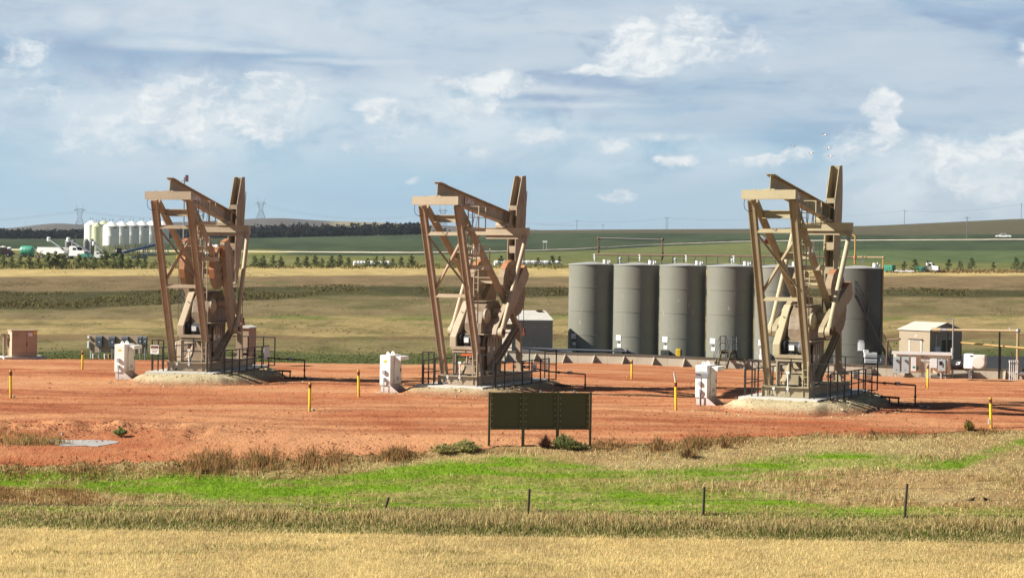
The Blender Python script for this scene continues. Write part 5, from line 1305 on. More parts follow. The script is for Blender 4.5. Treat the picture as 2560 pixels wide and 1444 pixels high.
# ---------------------------------------------------------------- switchgear panel in front of the wall
pp = GP(2308, 944); pp = wallpt(2308, 1.0); T = thing('switchgear_panel', 'tan board with grey switch boxes and conduits in front of the wall', 'electrical panel', pp, wang + math.radians(3))
W_ = 3.9
mb = MB(); mb.box((0, 0, 1.06), (W_, .05, 1.25)); mb.build('backboard', paint('board_tan', (1.25, 1.02, .74, 1), .7, .2), T)
mb = MB(); mb.box((0, -.10, 1.86), (W_ + .22, .26, .05)); mb.box((0, -.24, 1.80), (W_ + .22, .03, .22))
for k in range(7): mb.tube((-1.8 + .6 * k, -.262, 1.80), (-1.8 + .6 * k, -.25, 1.80), .02, 6)
mb.build('canopy', M['lgrey'], T)
for x in (-W_ / 2 + .03, W_ / 2 - .03):
    mb = MB(); mb.bar((x, .06, -.2), (x, .06, 1.8), .07); mb.build('frame_post', M['beige'], T)
def swbox(x, z, w_, h_, d_, mat, handle=True, name='switch_box'):
    mb = MB(); mb.box((x, -.026 - d_ / 2, z), (w_, d_, h_)); o = mb.build(name, M[mat], T, bevel=.012)
    mb = MB(); mb.tube((x, -.1, z + h_ / 2), (x, -.1, z + h_ / 2 + .12), .03, 6); mb.build('conduit_stub', M['lgrey'], o)
    if handle:
        mb = MB(); mb.box((x + .02, -.05 - d_, z + h_ * .28), (.14, .06, .10)); mb.box((x + .06, -.09 - d_, z + h_ * .24), (.06, .06, .22)); mb.box((x, -.032 - d_, z - h_ * .3), (.06, .015, .06)); mb.build('switch_handle', M['dgrey'], o)
    return o
swbox(-1.72, .94, .46, 1.15, .24, 'grey'); swbox(-1.12, .94, .50, 1.15, .24, 'grey'); 
o = swbox(-.55, 1.02, .36, .98, .30, 'lgrey', False); mb = MB(); mb.box((-.53, -.334, .82), (.16, .012, .12)); mb.box((-.26, -.2, .74), (.14, .12, .22)); mb.build('box_plate', M['green_paint'], o)
swbox(.82, 1.12, .46, .66, .20, 'lgrey', False)
o = swbox(1.38, 1.0, .52, .82, .28, 'grey', False); mb = MB(); mb.box((1.31, -.312, 1.14), (.20, .014, .26)); mb.build('display', M['glass'], o); mb = MB(); mb.box((1.44, -.32, 1.02), (.05, .03, .3)); mb.build('box_handle', M['dgrey'], o)
swbox(1.76, 1.12, .16, .36, .12, 'lgrey', False)
mb = MB()
for x in (-.02, .08, .16): mb.tube((x, -.06, -.1), (x, -.06, 1.65), .035, 8)
for k in range(7): mb.tube((.30 + .055 * k, -.06, -.1), (.30 + .055 * k, -.06, 1.6 - .04 * k), .022, 8)
for x in (-1.75, -1.15, 1.30, 1.36, 1.65): mb.tube((x, -.06, -.1), (x, -.06, .5), .03, 8)
mb.bar((-1.9, -.03, .18), (1.9, -.03, .18), .03); mb.bar((-.1, -.1, 1.26), (.65, -.1, 1.26), .03, .05); mb.build('conduit', M['conc_white'], T)
mb = MB(); mb.path([(1.5, -.06, .6), (1.45, -.1, .3), (1.6, -.1, .2), (1.8, -.05, .5)], .015, 6); mb.path([(1.75, -.06, .9), (1.7, -.1, .3), (1.55, -.1, .2)], .015, 6); mb.build('loose_cable', M['dgrey'], T)
# antenna mast behind the panel
pm = wallpt(2383, .55); T = thing('antenna_mast', 'slim galvanised mast with a small yagi antenna beside the panel', 'antenna', pm)
mb = MB(); mb.tube((0, 0, -.2), (0, 0, 4.25), .05, 10); mb.tube((0, 0, -.2), (0, 0, 1.7), .075, 10); mb.build('mast', M['galv'], T)
mb = MB(); mb.bar((.05, 0, 4.2), (-.55, 0, 4.2), .025)
for k in range(6): mb.bar((-.05 - .09 * k, 0, 4.08), (-.05 - .09 * k, 0, 4.32), .014)
mb.build('antenna', M['galv'], T)
mb = MB(); mb.box((-.06, -.05, 2.0), (.12, .14, .35)); mb.build('radio_box', M['lgrey'], T)
mb = MB(); mb.tube((.05, 0, 1.3), (1.25, -.3, .35), .03, 6); mb.build('stay', M['dgrey'], T)
pk = wallpt(2420, .9); mb = MB(); mb.bar((pk.x - .9, pk.y + .3, pk.z + .95), (pk.x + .9, pk.y - .3, pk.z + .93), .08)
mb.bar((pk.x + .2, pk.y - .05, pk.z - .1), (pk.x + .2, pk.y - .05, pk.z + .93), .12); tag(mb.build('cable_tray', M['galv'], None), 'galvanised cable tray leading right from the switchgear panel', 'cable tray')
# ---------------------------------------------------------------- things on the pad
def vfd(px, py, lab, extra, rz):
    p = GP(px, py); T = thing('drive_cabinet', lab, 'electrical cabinet', (p.x, p.y, p.z + .04), rz, 'white drive cabinets beside the pump jacks')
    mb = MB(); mb.box((0, .62, 1.02), (.52, 1.24, 1.36)); mb.build('cabinet', M['cabinet'], T, bevel=.015)
    mb = MB(); mb.box((0, .60, .17), (.44, 1.1, .32)); mb.build('plinth', M['cabinet'], T)
    mb = MB(); mb.box((.275, .78, .98), (.03, .84, 1.22)); mb.build('door', M['cabinet'], T, bevel=.01)
    mb = MB()
    for y0, y1, z0, z1 in ((.36, .37, .38, 1.58), (1.19, 1.2, .38, 1.58), (.36, 1.2, .375, .385), (.36, 1.2, 1.575, 1.585)): mb.box((.292, (y0 + y1) / 2, (z0 + z1) / 2), (.006, max(y1 - y0, .012), max(z1 - z0, .012)))
    mb.build('door_gap', M['dgrey'], T)
    mb = MB(); mb.box((.30, 1.10, 1.0), (.03, .04, .16)); mb.build('door_handle', M['dgrey'], T)
    for z in (.55, 1.4):
        mb = MB(); mb.box((.30, .385, z), (.03, .03, .10)); mb.build('hinge', M['lgrey'], T)
    mb = MB(); mb.box((0, -.004, 1.42), (.14, .006, .10)); mb.build('warning_label', M['yellow'], T)
    mb = MB()
    for k in range(5): mb.box((.293, .78, .55 + .035 * k), (.006, .3, .012))
    mb.build('vent_slots', M['dgrey'], T)
    mb = MB(); mb.box((.42, .86, 1.55), (.34, .98, .18)); mb.build('rain_hood', M['cabinet'], T)
    for y in (.30, .86):
        mb = MB(); mb.prism([(-.01, y - .08, 1.70), (-.01, y + .08, 1.70), (-.01, y + .07, 1.80), (-.01, y, 1.85), (-.01, y - .07, 1.80)], (.03, 0, 0)) if False else mb.prism([(-.09, y, 1.70), (.09, y, 1.70), (.07, y, 1.81), (0, y, 1.86), (-.07, y, 1.81)], (0, .03, 0)); o = mb.build('lifting_lug', M['cabinet'], T)
        mb = MB(); mb.tube((0, y - .004, 1.78), (0, y + .034, 1.78), .03, 10); mb.build('lug_eye', M['dgrey'], o)
    for y in (-.02, 1.1):
        mb = MB(); mb.prism([(.24, y, 0), (.72, y, 0), (.24, y, .36)], (0, .03, 0)); mb.build('foot_plate', M['cabinet'], T)
    mb = MB(); mb.box((-.05, -.04, .94), (.13, .09, .16)); mb.build('disconnect', M['grey'], T)
    mb = MB(); mb.box((-.03, -.06, .62), (.08, .1, .14)); mb.tube((-.03, -.07, 0), (-.03, -.07, .56), .03, 8); mb.build('conduit', M['grey'], T)
    mb = MB(); mb.box((0, .5, .005), (.9, 1.5, .03)); mb.build('base_slab', M['concrete'], T)
    return T
vfd(298, 950, 'tall white cabinet left of the left pump jack, before the tan meter panel', 0, -math.radians(11.9))
vfd(962, 984, 'tall white cabinet left of the middle pump jack, red gravel all round', 0, -math.radians(19))
vfd(1752, 1016, 'tall white cabinet left of the right pump jack, behind the mailbox', 0, -math.radians(24))
p = GP(1753, 1019.5); T = thing('mailbox', 'grey mailbox with red flag on a thin post before the white cabinet', 'mailbox', p, -math.radians(8))
mb = MB(); sec = [(-.10, 0)] + [(.10 * math.cos(a) * -1, .15 + .10 * math.sin(a)) for a in np.linspace(0, math.pi, 9)] + [(.10, 0)]
mb.prism([(-.27, y, 1.28 + z) for y, z in sec], (.54, 0, 0)); mb.build('box_body', paint('mail_grey', (.50, .54, .58, 1), .4, .1), T, smooth=True)
mb = MB(); mb.prism([(.271, y * .96, 1.285 + z * .96) for y, z in sec], (.012, 0, 0)); mb.build('box_door', M['taupe'], T)
mb = MB(); mb.box((-.17, -.112, 1.43), (.19, .01, .025)); mb.box((-.09, -.112, 1.41), (.03, .01, .06)); mb.build('flag', M['red'], T)
mb = MB(); mb.box((0, 0, 1.265), (.56, .22, .03)); mb.build('mount_board', M['pipe_brown'], T)
mb = MB(); mb.bar((-.02, 0, -.1), (-.02, 0, 1.25), .045); mb.build('post', M['redbrown'], T)
def marker(px, py, ytop, lab, lean=0, extra=None, band=(.80, .90)):
    p = GP(px, py); h = (py - ytop) / F * p.y
    T = thing('pipeline_marker', lab, 'marker post', p, 0, 'yellow marker posts on the red pad'); T.rotation_euler = (0, math.radians(lean), 0)
    mb = MB(); mb.tube((0, 0, -.1), (0, 0, h), .055, 12); mb.build('post', M['yellow'], T, smooth=True)
    mb = MB(); mb.tube((0, 0, h * .83), (0, 0, h * .97), .058, 12); mb.build('band', M['redbrown'], T, smooth=True)
    mb = MB(); mb.lathe([(.056, h), (.05, h + .03), (.02, h + .05)], n=12); mb.build('cap', M['orange'], T, smooth=True)
    if extra == 'tag': 
        mb = MB(); mb.box((-.08, -.03, .30), (.07, .03, .18)); mb.build('test_tag', M['white'], T)
    if extra == 'white':
        mb = MB(); mb.tube((0, 0, h), (-.07, 0, h + .38), .05, 10, .03); mb.build('broken_top', M['conc_white'], T)
    return T
marker(27, 998, 926, 'yellow marker post at the left edge of the pad, before the tan cabinet', -1)
marker(206, 926, 878, 'yellow marker post by the left end of the tan meter panel')
marker(774, 1032, 957, 'yellow marker post nearest the camera, between the left and middle mounds')
marker(897, 996, 926, 'yellow marker post just left of the middle white cabinet', -1.5)
marker(1579, 951, 900, 'yellow marker post standing below the grey tanks near the wall')
marker(1690, 1029, 953, 'yellow marker post with a broken white top beside the mailbox', -1.5, 'white')
marker(2319, 974, 911, 'yellow marker post before the switchgear panel')
marker(2478, 1072, 994, 'leaning yellow marker post at the pad edge on the right', -2.5, 'tag')
def pebble(px, py, r_, lab, ring=False):
    p = GP(px, py); mb = MB()
    if ring:
        n = 18
        for i in range(n):
            a0, a1 = 2 * math.pi * i / n, 2 * math.pi * (i + 1) / n
            mb.tube((p.x + r_ * .7 * math.cos(a0), p.y, p.z + r_ + r_ * math.sin(a0)), (p.x + r_ * .7 * math.cos(a1), p.y, p.z + r_ + r_ * math.sin(a1)), r_ * .28, 6)
        o = mb.build('pipe_ring', M['yellow'], None)
    else:
        mb.ball((p.x, p.y, p.z + r_ * .6), r_, 9, 6, (1.1, .9, .8)); o = mb.build('pale_rock', paint('pale_rock', (.62, .56, .44, 1), .9, .4), None)
    tag(o, lab, 'ring' if ring else 'rock')
pebble(33, 996, .10, 'pale rock at the foot of the leftmost yellow marker post')
pebble(781, 1029, .10, 'pale rock at the foot of the nearest yellow marker post')
pebble(1570, 950, .10, 'small ring lying beside the marker post below the tanks', True)
pebble(2312, 974, .10, 'small ring lying beside the marker post before the switchgear panel', True)
# ---------------------------------------------------------------- tan cabinet and meter panel at the left
p = GP(24, 899); T = thing('transformer_cabinet', 'tan transformer cabinet on a concrete pad at the far left', 'electrical cabinet', p, math.radians(27))
mb = MB(); mb.box((.95, .7, .06), (2.7, 1.9, .26)); mb.box((-.9, 1.0, .02), (1.6, 1.6, .24)); mb.build('concrete_pad', M['conc_white'], T)
mb = MB(); mb.box((.93, .55, 1.03), (1.62, 1.15, 1.66)); cb_ = mb.build('cabinet', paint('cab_tan', (.74, .55, .385, 1), .6, .2), T, bevel=.02)
mb = MB(); mb.box((.93, .55, 1.875), (1.72, 1.25, .05)); mb.build('lid', paint('cab_lid', (.62, .50, .33, 1), .6, .2), T)
mb = MB(); mb.box((1.05, -.03, 1.10), (.012, .012, 1.38)); mb.box((.93, -.03, .42), (1.6, .012, .012)); mb.box((1.1, -.04, 1.0), (.03, .03, .2)); mb.build('door_seam', M['pipe_brown'], cb_)
mb = MB(); mb.box((1.30, -.028, 1.62), (.26, .012, .2)); o = mb.build('sticker', M['white'], cb_)
mb = MB(); mb.box((1.30, -.036, 1.68), (.22, .006, .04)); mb.build('sticker_lettering', M['red'], o) if False else None
mb = MB(); mb.box((1.62, -.028, 1.72), (.2, .012, .18)); mb.build('hazard_sticker', M['yellow'], cb_)
mb = MB()
for z in (1.70, 1.58, 1.52): mb.box((.35, -.028, z), (.42, .008, .03))
mb.build('stencil_lettering', M['beige'], cb_)
mb = MB(); mb.bar((-.15, .9, .1), (-.15, .9, 1.6), .16); mb.box((-.2, .9, 1.62), (.5, .5, .06)); mb.box((-.02, .9, 1.1), (.12, .4, .5)); mb.build('side_post', M['beige'], T)
p = GP(297, 897); p2 = GP(216, 899); T = thing('meter_panel', 'tan board carrying grey meter boxes, behind the left white cabinet', 'electrical panel', p, -math.radians(9))
W_ = 4.2
mb = MB(); mb.box((0, 0, 1.07), (W_, .06, 1.25)); mb.build('backboard', paint('board_brown', (.62, .46, .32, 1), .7, .25), T)
for x in (-2.12, -1.55, -.5, .6, 1.6):
    mb = MB(); mb.bar((x, .09, -.2), (x, .09, 1.68), .09); mb.build('frame_post', M['conc_white'] if x < -2 else M['beige'], T)
for k, (x, w_, h_, z) in enumerate(((-1.42, .46, .74, 1.24), (-.46, .46, .74, 1.24), (.50, .46, .74, 1.24), (1.60, .30, .56, 1.36), (1.96, .28, .56, 1.36))):
    mb = MB(); mb.prism([(x - w_ / 2, -.03, z - h_ / 2), (x - w_ / 2, -.24, z - h_ / 2), (x - w_ / 2, -.24, z + h_ / 2 - .12), (x - w_ / 2, -.14, z + h_ / 2), (x - w_ / 2, -.03, z + h_ / 2)], (w_, 0, 0)); o = mb.build('meter_box', M['dgrey'], T)
    mb = MB(); mb.box((x + .05, -.244, z - .06), (.08, .01, .07)); mb.build('box_label', M['white'], o)
    mb = MB(); mb.tube((x + .02, -.1, -.2), (x + .02, -.1, z - h_ / 2), .05, 8); mb.build('conduit', M['galv'], T)
for x, m_ in ((-1.7, 'conc_white'), (-.55, 'orange'), (-.85, 'conc_white')):
    mb = MB(); mb.tube((x, -.4, -.1), (x, -.4, .36), .09, 10); mb.tube((x, -.4, .2), (x, -.4, .3), .11, 10); mb.build('stub_pipe', M[m_], T)
mb = MB(); mb.box((-2.24, -.05, .98), (.12, .2, .5)); mb.box((-2.22, -.05, 1.52), (.14, .2, .2)); mb.build('side_box', M['white'], T)
# tan well building behind the left unit
p = AT(607, 905, 112); T = thing('chemical_shed', 'small tan hut with pale lid just behind the left pump jack', 'hut', (p.x, p.y, float(TZ(p.x, p.y))), math.radians(-14))
mb = MB(); mb.box((-.05, .6, 1.15), (.8, 1.2, 2.3)); mb.build('wall', paint('hut_tan', (.48, .36, .25, 1), .6, .2), T)
mb = MB(); mb.prism([(-.52, -.1, 2.302), (.42, -.1, 2.302), (.42, -.1, 2.36), (-.05, -.1, 2.46), (-.52, -.1, 2.36)], (0, 1.4, 0)); mb.build('roof', M['conc_white'], T)
p = AT(475, 905, 106); T = thing('corrugated_tank', 'pale corrugated metal bin behind the left pump jack base', 'bin', (p.x, p.y, float(TZ(p.x, p.y))), 0)
mb = MB(); mb.lathe([(.95, 0), (.95, 1.5), (.2, 1.75)], n=30); mb.build('bin_wall', M['beige'], T)
mb = MB()
for k in range(16): a_ = k * math.pi / 8; mb.box((.96 * math.cos(a_), .96 * math.sin(a_), .75), (.05, .06, 1.48), a_)
mb.build('bin_rib', M['conc_white'], T)
# ---------------------------------------------------------------- dark three-panel screen
pl, pr = GP(1222, 1117), GP(1475, 1113.5)
d_ = pr - pl; ln_ = d_.length; T = thing('screen_panel', 'dark olive three panel screen on four posts at the pad edge', 'screen', pl, math.atan2(d_.y, d_.x))
s_ = ln_ / 253.0
xs_ = [0, 84.5 * s_, 170.5 * s_, ln_]; H_ = 134 * s_; zb = 43 * s_
for k, x in enumerate(xs_):
    mb = MB(); w_ = .10 if k in (1, 2) else .075; mb.bar((x, 0, -.4), (x, 0, H_ + .02), w_); mb.build('post', paint('olive_post', (.155, .135, .06, 1), .6, .3) if k == 0 else M['screen_post'] if 'screen_post' in M else paint('olive_post', (.155, .135, .06, 1), .6, .3), T)
for k in range(3):
    x0, x1 = xs_[k] + .05, xs_[k + 1] - .05
    mb = MB(); mb.box(((x0 + x1) / 2, .0, (zb + H_) / 2), (x1 - x0, .012, H_ - zb)); mb.mi = 1
    for i in range(6):
        z = zb + .08 + (H_ - zb - .28) * i / 5
        for x in (x0 + .05, x1 - .05): mb.ball((x, -.012, z), .018, 6, 4)
    pn = mb.build('panel', [M['olive'], M['lgrey']], T)
    mb = MB(); mb.box(((x0 + x1) / 2, -.03, H_ - .03), (x1 - x0, .05, .06)); mb.box(((x0 + x1) / 2, -.03, zb + .03), (x1 - x0, .05, .06)); mb.box((x1 - .10, -.02, (zb + H_) / 2), (.022, .03, H_ - zb - .12)); mb.build('frame_rail', M['olive'], pn)
    mb = MB(); xm = (x0 + x1) / 2; mb.prism([(xm - .04, 0, H_), (xm + .04, 0, H_), (xm + .02, 0, H_ + .08), (xm - .02, 0, H_ + .08)], (0, .02, 0)); mb.build('lifting_eye', M['lgrey'], pn)
# ---------------------------------------------------------------- pasture fence
T = thing('wire_fence', 'old wire fence on leaning dark posts along the ditch weeds', 'fence')
tops = []
for (bx, by, tx_, ty_) in ((655, 1290, 659, 1262), (955, 1288, 972, 1242), (1319, 1300, 1324, 1221), (1757, 1302, 1761, 1216), (2260, 1300, 2268, 1208), (2790, 1302, 2798, 1205), (-20, 1300, -24, 1255)):
    D_f = 60.25; q = GD(bx, D_f); 
    top = AT(tx_, ty_, D_f); q2 = Vector((AT(bx, by, D_f).x, D_f, q.z))
    mb = MB(); mb.tube(q2 - Vector((0, 0, .3)), top, .045, 7, .04); mb.build('fence_post', M['wood'], T); tops.append((q2, top))
tops.sort(key=lambda a: a[0].x)
for fr_ in (.53, .87):
    mb = MB()
    for (a0, t0), (a1, t1) in zip(tops[:-1], tops[1:]):
        p0, p1 = a0.lerp(t0, fr_), a1.lerp(t1, fr_); pm_ = (p0 + p1) / 2 - Vector((0, 0, .0 if fr_ < .6 else .05)); mb.path([p0, pm_, p1], .0035, 4)
    mb.build('fence_wire', M['dgrey'], T)
# ---------------------------------------------------------------- shrubs
def shrub(name, px, py, w_, h_, cl, lab, n=260, cat='shrub', spiky=False, pos=None):
    n = int(n * 1.8); p = GP(px, py) if pos is None else pos; cl = np.asarray(cl)
    a = RNG.uniform(0, 6.28, n); r = RNG.uniform(0, 1, n) ** .7; X = p.x + np.cos(a) * r * w_ * .18; D = p.y + np.sin(a) * r * w_ * .18
    h = h_ * (1.05 - .5 * r) * RNG.uniform(.55, 1.1, n); z = np.full(n, p.z)
    ta = a + RNG.normal(0, .4, n); tl = w_ * .38 * r * RNG.uniform(.5, 1.2, n)
    w = RNG.uniform(.010, .022, n); cl = cl * 1.35
    b = np.stack([X, D, z - .02], -1); off = np.stack([np.cos(a + 1.57) * w, np.sin(a + 1.57) * w, np.zeros(n)], -1) * .5
    mid = b + np.stack([np.cos(ta) * tl * .5, np.sin(ta) * tl * .5, h * .6], -1); tip = b + np.stack([np.cos(ta) * tl, np.sin(ta) * tl, h], -1)
    co = np.stack([b - off, b + off, mid + off, mid - off, tip], 1).reshape(-1, 3); fs = []
    for i in range(n): k = i * 5; fs += [(k, k + 1, k + 2, k + 3), (k + 3, k + 2, k + 4)]
    vs = co.tolist(); cc = np.repeat(vary(cl, n, .3), 5, 0)
    if not spiky:
        m_ = n * 4; idx = RNG.integers(0, n, m_); f_ = RNG.uniform(.4, 1, (m_, 1)); c0 = b[idx] + (tip[idx] - b[idx]) * f_; k0 = len(vs)
        e1 = RNG.normal(0, .016, (m_, 3)); e2 = RNG.normal(0, .016, (m_, 3)); e1[:, 2] += .02; q = np.stack([c0 - e1, c0 + e2, c0 + e1, c0 - e2], 1).reshape(-1, 3)
        vs += q.tolist(); fs += [(k0 + 4 * i, k0 + 4 * i + 1, k0 + 4 * i + 2, k0 + 4 * i + 3) for i in range(m_)]; cc = np.concatenate([cc, np.repeat(vary(cl * 1.25, m_, .3), 4, 0)])
    me = bpy.data.meshes.new(name); me.from_pydata(vs, [], fs); at = me.attributes.new('Col', 'FLOAT_COLOR', 'POINT')
    at.data.foreach_set('color', np.concatenate([np.clip(cc, 0, 1), np.ones((len(cc), 1))], 1).ravel()); me.materials.append(M['blade'])
    o = bpy.data.objects.new(name, me); COL.objects.link(o); tag(o, lab, cat); return o
shrub('thistle', 1363, 1119, .75, .55, col(78, 56, 44), 'dark reddish thistle tuft under the screen, right of centre', 200, 'weed', True)
shrub('shrub', 1408, 1120, 1.0, .55, col(128, 134, 84), 'grey green weed at the foot of the third screen post', 220, 'shrub')
shrub('shrub', 1437, 1121, 1.1, .30, col(112, 114, 70), 'low dark weeds beneath the right panel of the screen', 220)
shrub('shrub', 1165, 1127, 1.2, .42, col(160, 158, 102), 'large sage green bush left of the screen', 300)
shrub('shrub', 1110, 1131, 1.1, .36, col(164, 156, 104), 'smaller sage bush further left of the screen', 240)
shrub('shrub', 302, 1097, .55, .26, col(128, 138, 84), 'small green tuft on the loose red gravel at the left', 160, pos=(lambda q: (setattr(q, 'z', q.z + .16), q)[1])(GP(302, 1097)))
shrub('shrub', 8, 1074, .5, .22, col(112, 116, 70), 'green tuft on the red gravel at the left frame edge', 160, pos=(lambda q: (setattr(q, 'z', q.z + .12), q)[1])(GP(10, 1074)))
shrub('shrub', 2422, 1077, .42, .5, col(138, 122, 66), 'upright yellow green weed at the pad edge left of the leaning marker', 120)
shrub('shrub', 1720, 1143, 1.0, .42, col(140, 112, 76), 'dry brown weed clump in the grass below the white cabinet', 180, spiky=True)
shrub('shrub', 1812, 1120, .5, .42, col(150, 116, 78), 'thin dry weed at the pad edge left of the right mound', 90, spiky=True)
shrub('shrub', 2180, 1090, .4, .36, col(140, 104, 70), 'thin reddish weed at the pad edge below the right mound', 80, spiky=True)
# small pale puddle at the left
def up(px, py, dz): q = GP(px, py); q.z = PZ(q.x, q.y); return q
p = up(205, 1114, 0); p.z = PZ(p.x, p.y) + .012; mb = MB(); n = 40
pts = [(p.x + 1.15 * math.cos(a) * (1 + .2 * math.sin(3 * a)), p.y + .62 * math.sin(a) * (1 + .2 * math.cos(2 * a)), 0) for a in [2 * math.pi * i / n for i in range(n)]]
pts = [(x, y, PZ(x, y) + .014) for x, y, _ in pts]; pts.append((p.x, p.y, PZ(p.x, p.y) + .014)); mb.add(pts, [(i, (i + 1) % n, n) for i in range(n)])
wm, t, b = newmat('puddle_water'); b.inputs['Base Color'].default_value = (.34, .33, .32, 1); b.inputs['Roughness'].default_value = .6
kind(mb.build('puddle', wm), 'structure')
hx, hd = [], []
for (px, py, rx, ry, q_) in ((20, 1108, 2.0, .8, 700), (80, 1113, 1.1, .45, 300), (130, 1116, .8, .25, 120)):
    p = GP(px, py); aa = RNG.uniform(0, 6.28, q_); rr_ = np.sqrt(RNG.uniform(0, 1, q_)); hx.append(p.x + rx * rr_ * np.cos(aa)); hd.append(p.y + ry * rr_ * np.sin(aa))
hx, hd = np.concatenate(hx), np.concatenate(hd); hz = np.array([PZ(x, y) for x, y in zip(hx, hd)]); n = len(hx)
hc = vary(col(206, 176, 122), n, .25); gg = RNG.uniform(0, 1, n) < .3; hc[gg] = vary(col(150, 146, 84), gg.sum())
blades('tufted_grass', hx, hd, RNG.uniform(.08, .30, n), RNG.uniform(.012, .035, n), hc, M['blade'], .4, hz)
# ---------------------------------------------------------------- farmyard and horizon
def yard(px, D): return GD(px, D)
for k, px in enumerate((277, 303, 328, 353, 378, 403)):
    D = 425 + 5 * k; p = yard(px, D)
    lb = ('white hopper bin nearest the camera at the left end of the row', 'second white hopper bin from the left end of the row', 'third white hopper bin, above the blue auger', 'fourth white hopper bin from the left end of the row', 'fifth white hopper bin, close left of the pump jack leg', 'last white hopper bin, behind the left pump jack leg')[k]
    T = thing('grain_bin', lb, 'grain bin', p, 0, 'row of white hopper bins')
    r = 1.8; mb = MB(); mb.lathe([(.3, .9), (r, 2.2), (r, 4.35), (r + .02, 4.37), (r, 4.4), (r, 6.55), (r + .05, 6.55), (.35, 7.6), (0, 7.62)], n=32, cap=False); mb.build('bin_shell', M['silo'], T, smooth=True)
    mb = MB()
    for i in range(8): a = i * math.pi / 4; mb.bar((r * .98 * math.cos(a), r * .98 * math.sin(a), 0), (r * .98 * math.cos(a), r * .98 * math.sin(a), 2.5), .12)
    mb.build('bin_legs', M['galv'], T)
    mb = MB()
    for x in (-.35, .35): mb.tube((x, 0, 7.4), (x, 0, 8.3), .05, 5)
    mb.build('roof_vent', M['dgrey'], T)
    mb = MB(); mb.box((1.2, -1.42, 6.2), (.8, .03, .22), .7); mb.build('bin_decal', M['redbrown'], T)
for k, (px, D, h, rr, mt, lb) in enumerate(((228, 440, 6.6, 1.65, 'silo', 'older white bin behind, at the far left of the bins'), (243, 436, 6.2, 1.3, 'silo_old', 'stained pale green bin between the two older bins'), (259, 447, 6.6, 1.6, 'silo_old', 'older pale bin just behind the nearest white hopper bin'))):
    T = thing('grain_bin', lb, 'grain bin', yard(px, D), 0)
    mb = MB(); mb.lathe([(rr, 0), (rr, h), (rr + .05, h), (.3, h + 1.0), (0, h + 1.02)], n=28, cap=False); mb.build('bin_shell', M[mt], T, smooth=True)
    mb = MB(); 
    for x in (-.3, .3): mb.tube((x, 0, h + .8), (x, 0, h + 1.7), .05, 5)
    mb.build('roof_vent', M['dgrey'], T)
for px, D, h, lb in ((176, 418, 3.6, 'pair of small galvanised hoppers behind the white trailer'), (222, 413, 3.9, 'pair of small galvanised hoppers before the older bins')):
    T = thing('hopper_bin', lb, 'hopper', yard(px, D))
    for x in (-.62, .62):
        mb = MB(); mb.lathe([(.2, .4), (.6, 1.3), (.6, h - .2), (.3, h + .1)], (x, 0, 0), 18); mb.build('bin_shell', M['galv'], T, smooth=True)
        mb = MB()
        for i in range(4): a = i * math.pi / 2 + .78; mb.bar((x + .58 * math.cos(a), .58 * math.sin(a), 0), (x + .58 * math.cos(a), .58 * math.sin(a), 1.4), .08)
        mb.build('bin_legs', M['galv'], T)
        mb = MB(); mb.box((x, 0, h + .16), (.6, .6, .22)); mb.build('lid', M['dgrey'], T)
def conveyor(a, b, lab, m1, r=.22, D=410):
    pa, pb = AT(a[0], a[1], D), AT(b[0], b[1], D - 3)
    g = float(TZ(pb.x, pb.y)); pb.z = max(pb.z, g + .3)
    T = thing('auger', lab, 'auger', (0, 0, 0))
    mb = MB(); mb.tube(pa, pb, r, 10); mb.build('auger_tube', M[m1], T)
    mb = MB(); mb.lathe([(r * 1.2, -.5), (r * 1.9, -.3), (r * 1.9, .4), (r * 1.1, .5)], pa, 12); mb.build('spout', M['white'], T)
    mb = MB(); pm = pa.lerp(pb, .45); 
    for o_ in (-.5, .5): mb.bar(pm + Vector((0, o_, 0)), (pm.x + .8, pm.y + o_, g), .08)
    mb.build('support_frame', M['galv'], T)
    mb = MB(); q = pa.lerp(pb, .5)
    for o_ in (-.7, .7): mb.tube((q.x + .8, q.y + o_ - .1, g + .35), (q.x + .8, q.y + o_ + .1, g + .35), .35, 12)
    mb.build('wheel', M['rubber'], T)
conveyor((122, 598), (156, 622), 'dark auger with white head rising over the white trailer', 'dgrey')
conveyor((171, 599), (228, 632), 'dark auger leaning down to the right of the white truck', 'dgrey')
conveyor((235, 609), (262, 632), 'short dark auger just left of the white hopper bins', 'dgrey')
conveyor((397, 610), (308, 631), 'long blue auger lying before the white hopper bins', 'blue', .28, 414)
mb = MB(); p = yard(358, 412); mb.bar(p, p + Vector((0, 0, 2.5)), .12); mb.bar(p + Vector((-1.8, 0, .5)), p + Vector((2.4, 0, 1.2)), .3); mb.bar(p + Vector((-2.6, 0, .25)), p + Vector((1, 0, .3)), .4)
tag(mb.build('auger_hopper', M['blue'], None), 'blue auger frame with a short mast among the white bins', 'machinery')
def wheels(T, xs, y0, y1, r, w=.25):
    for x in xs:
        for y in (y0, y1):
            mb = MB(); mb.tube((x, y - w / 2, r), (x, y + w / 2, r), r, 16); o = mb.build('wheel', M['rubber'], T)
            mb = MB(); mb.tube((x, y - w / 2 - .012, r), (x, y + w / 2 + .012, r), r * .5, 12); mb.build('rim', M['steel'], o)
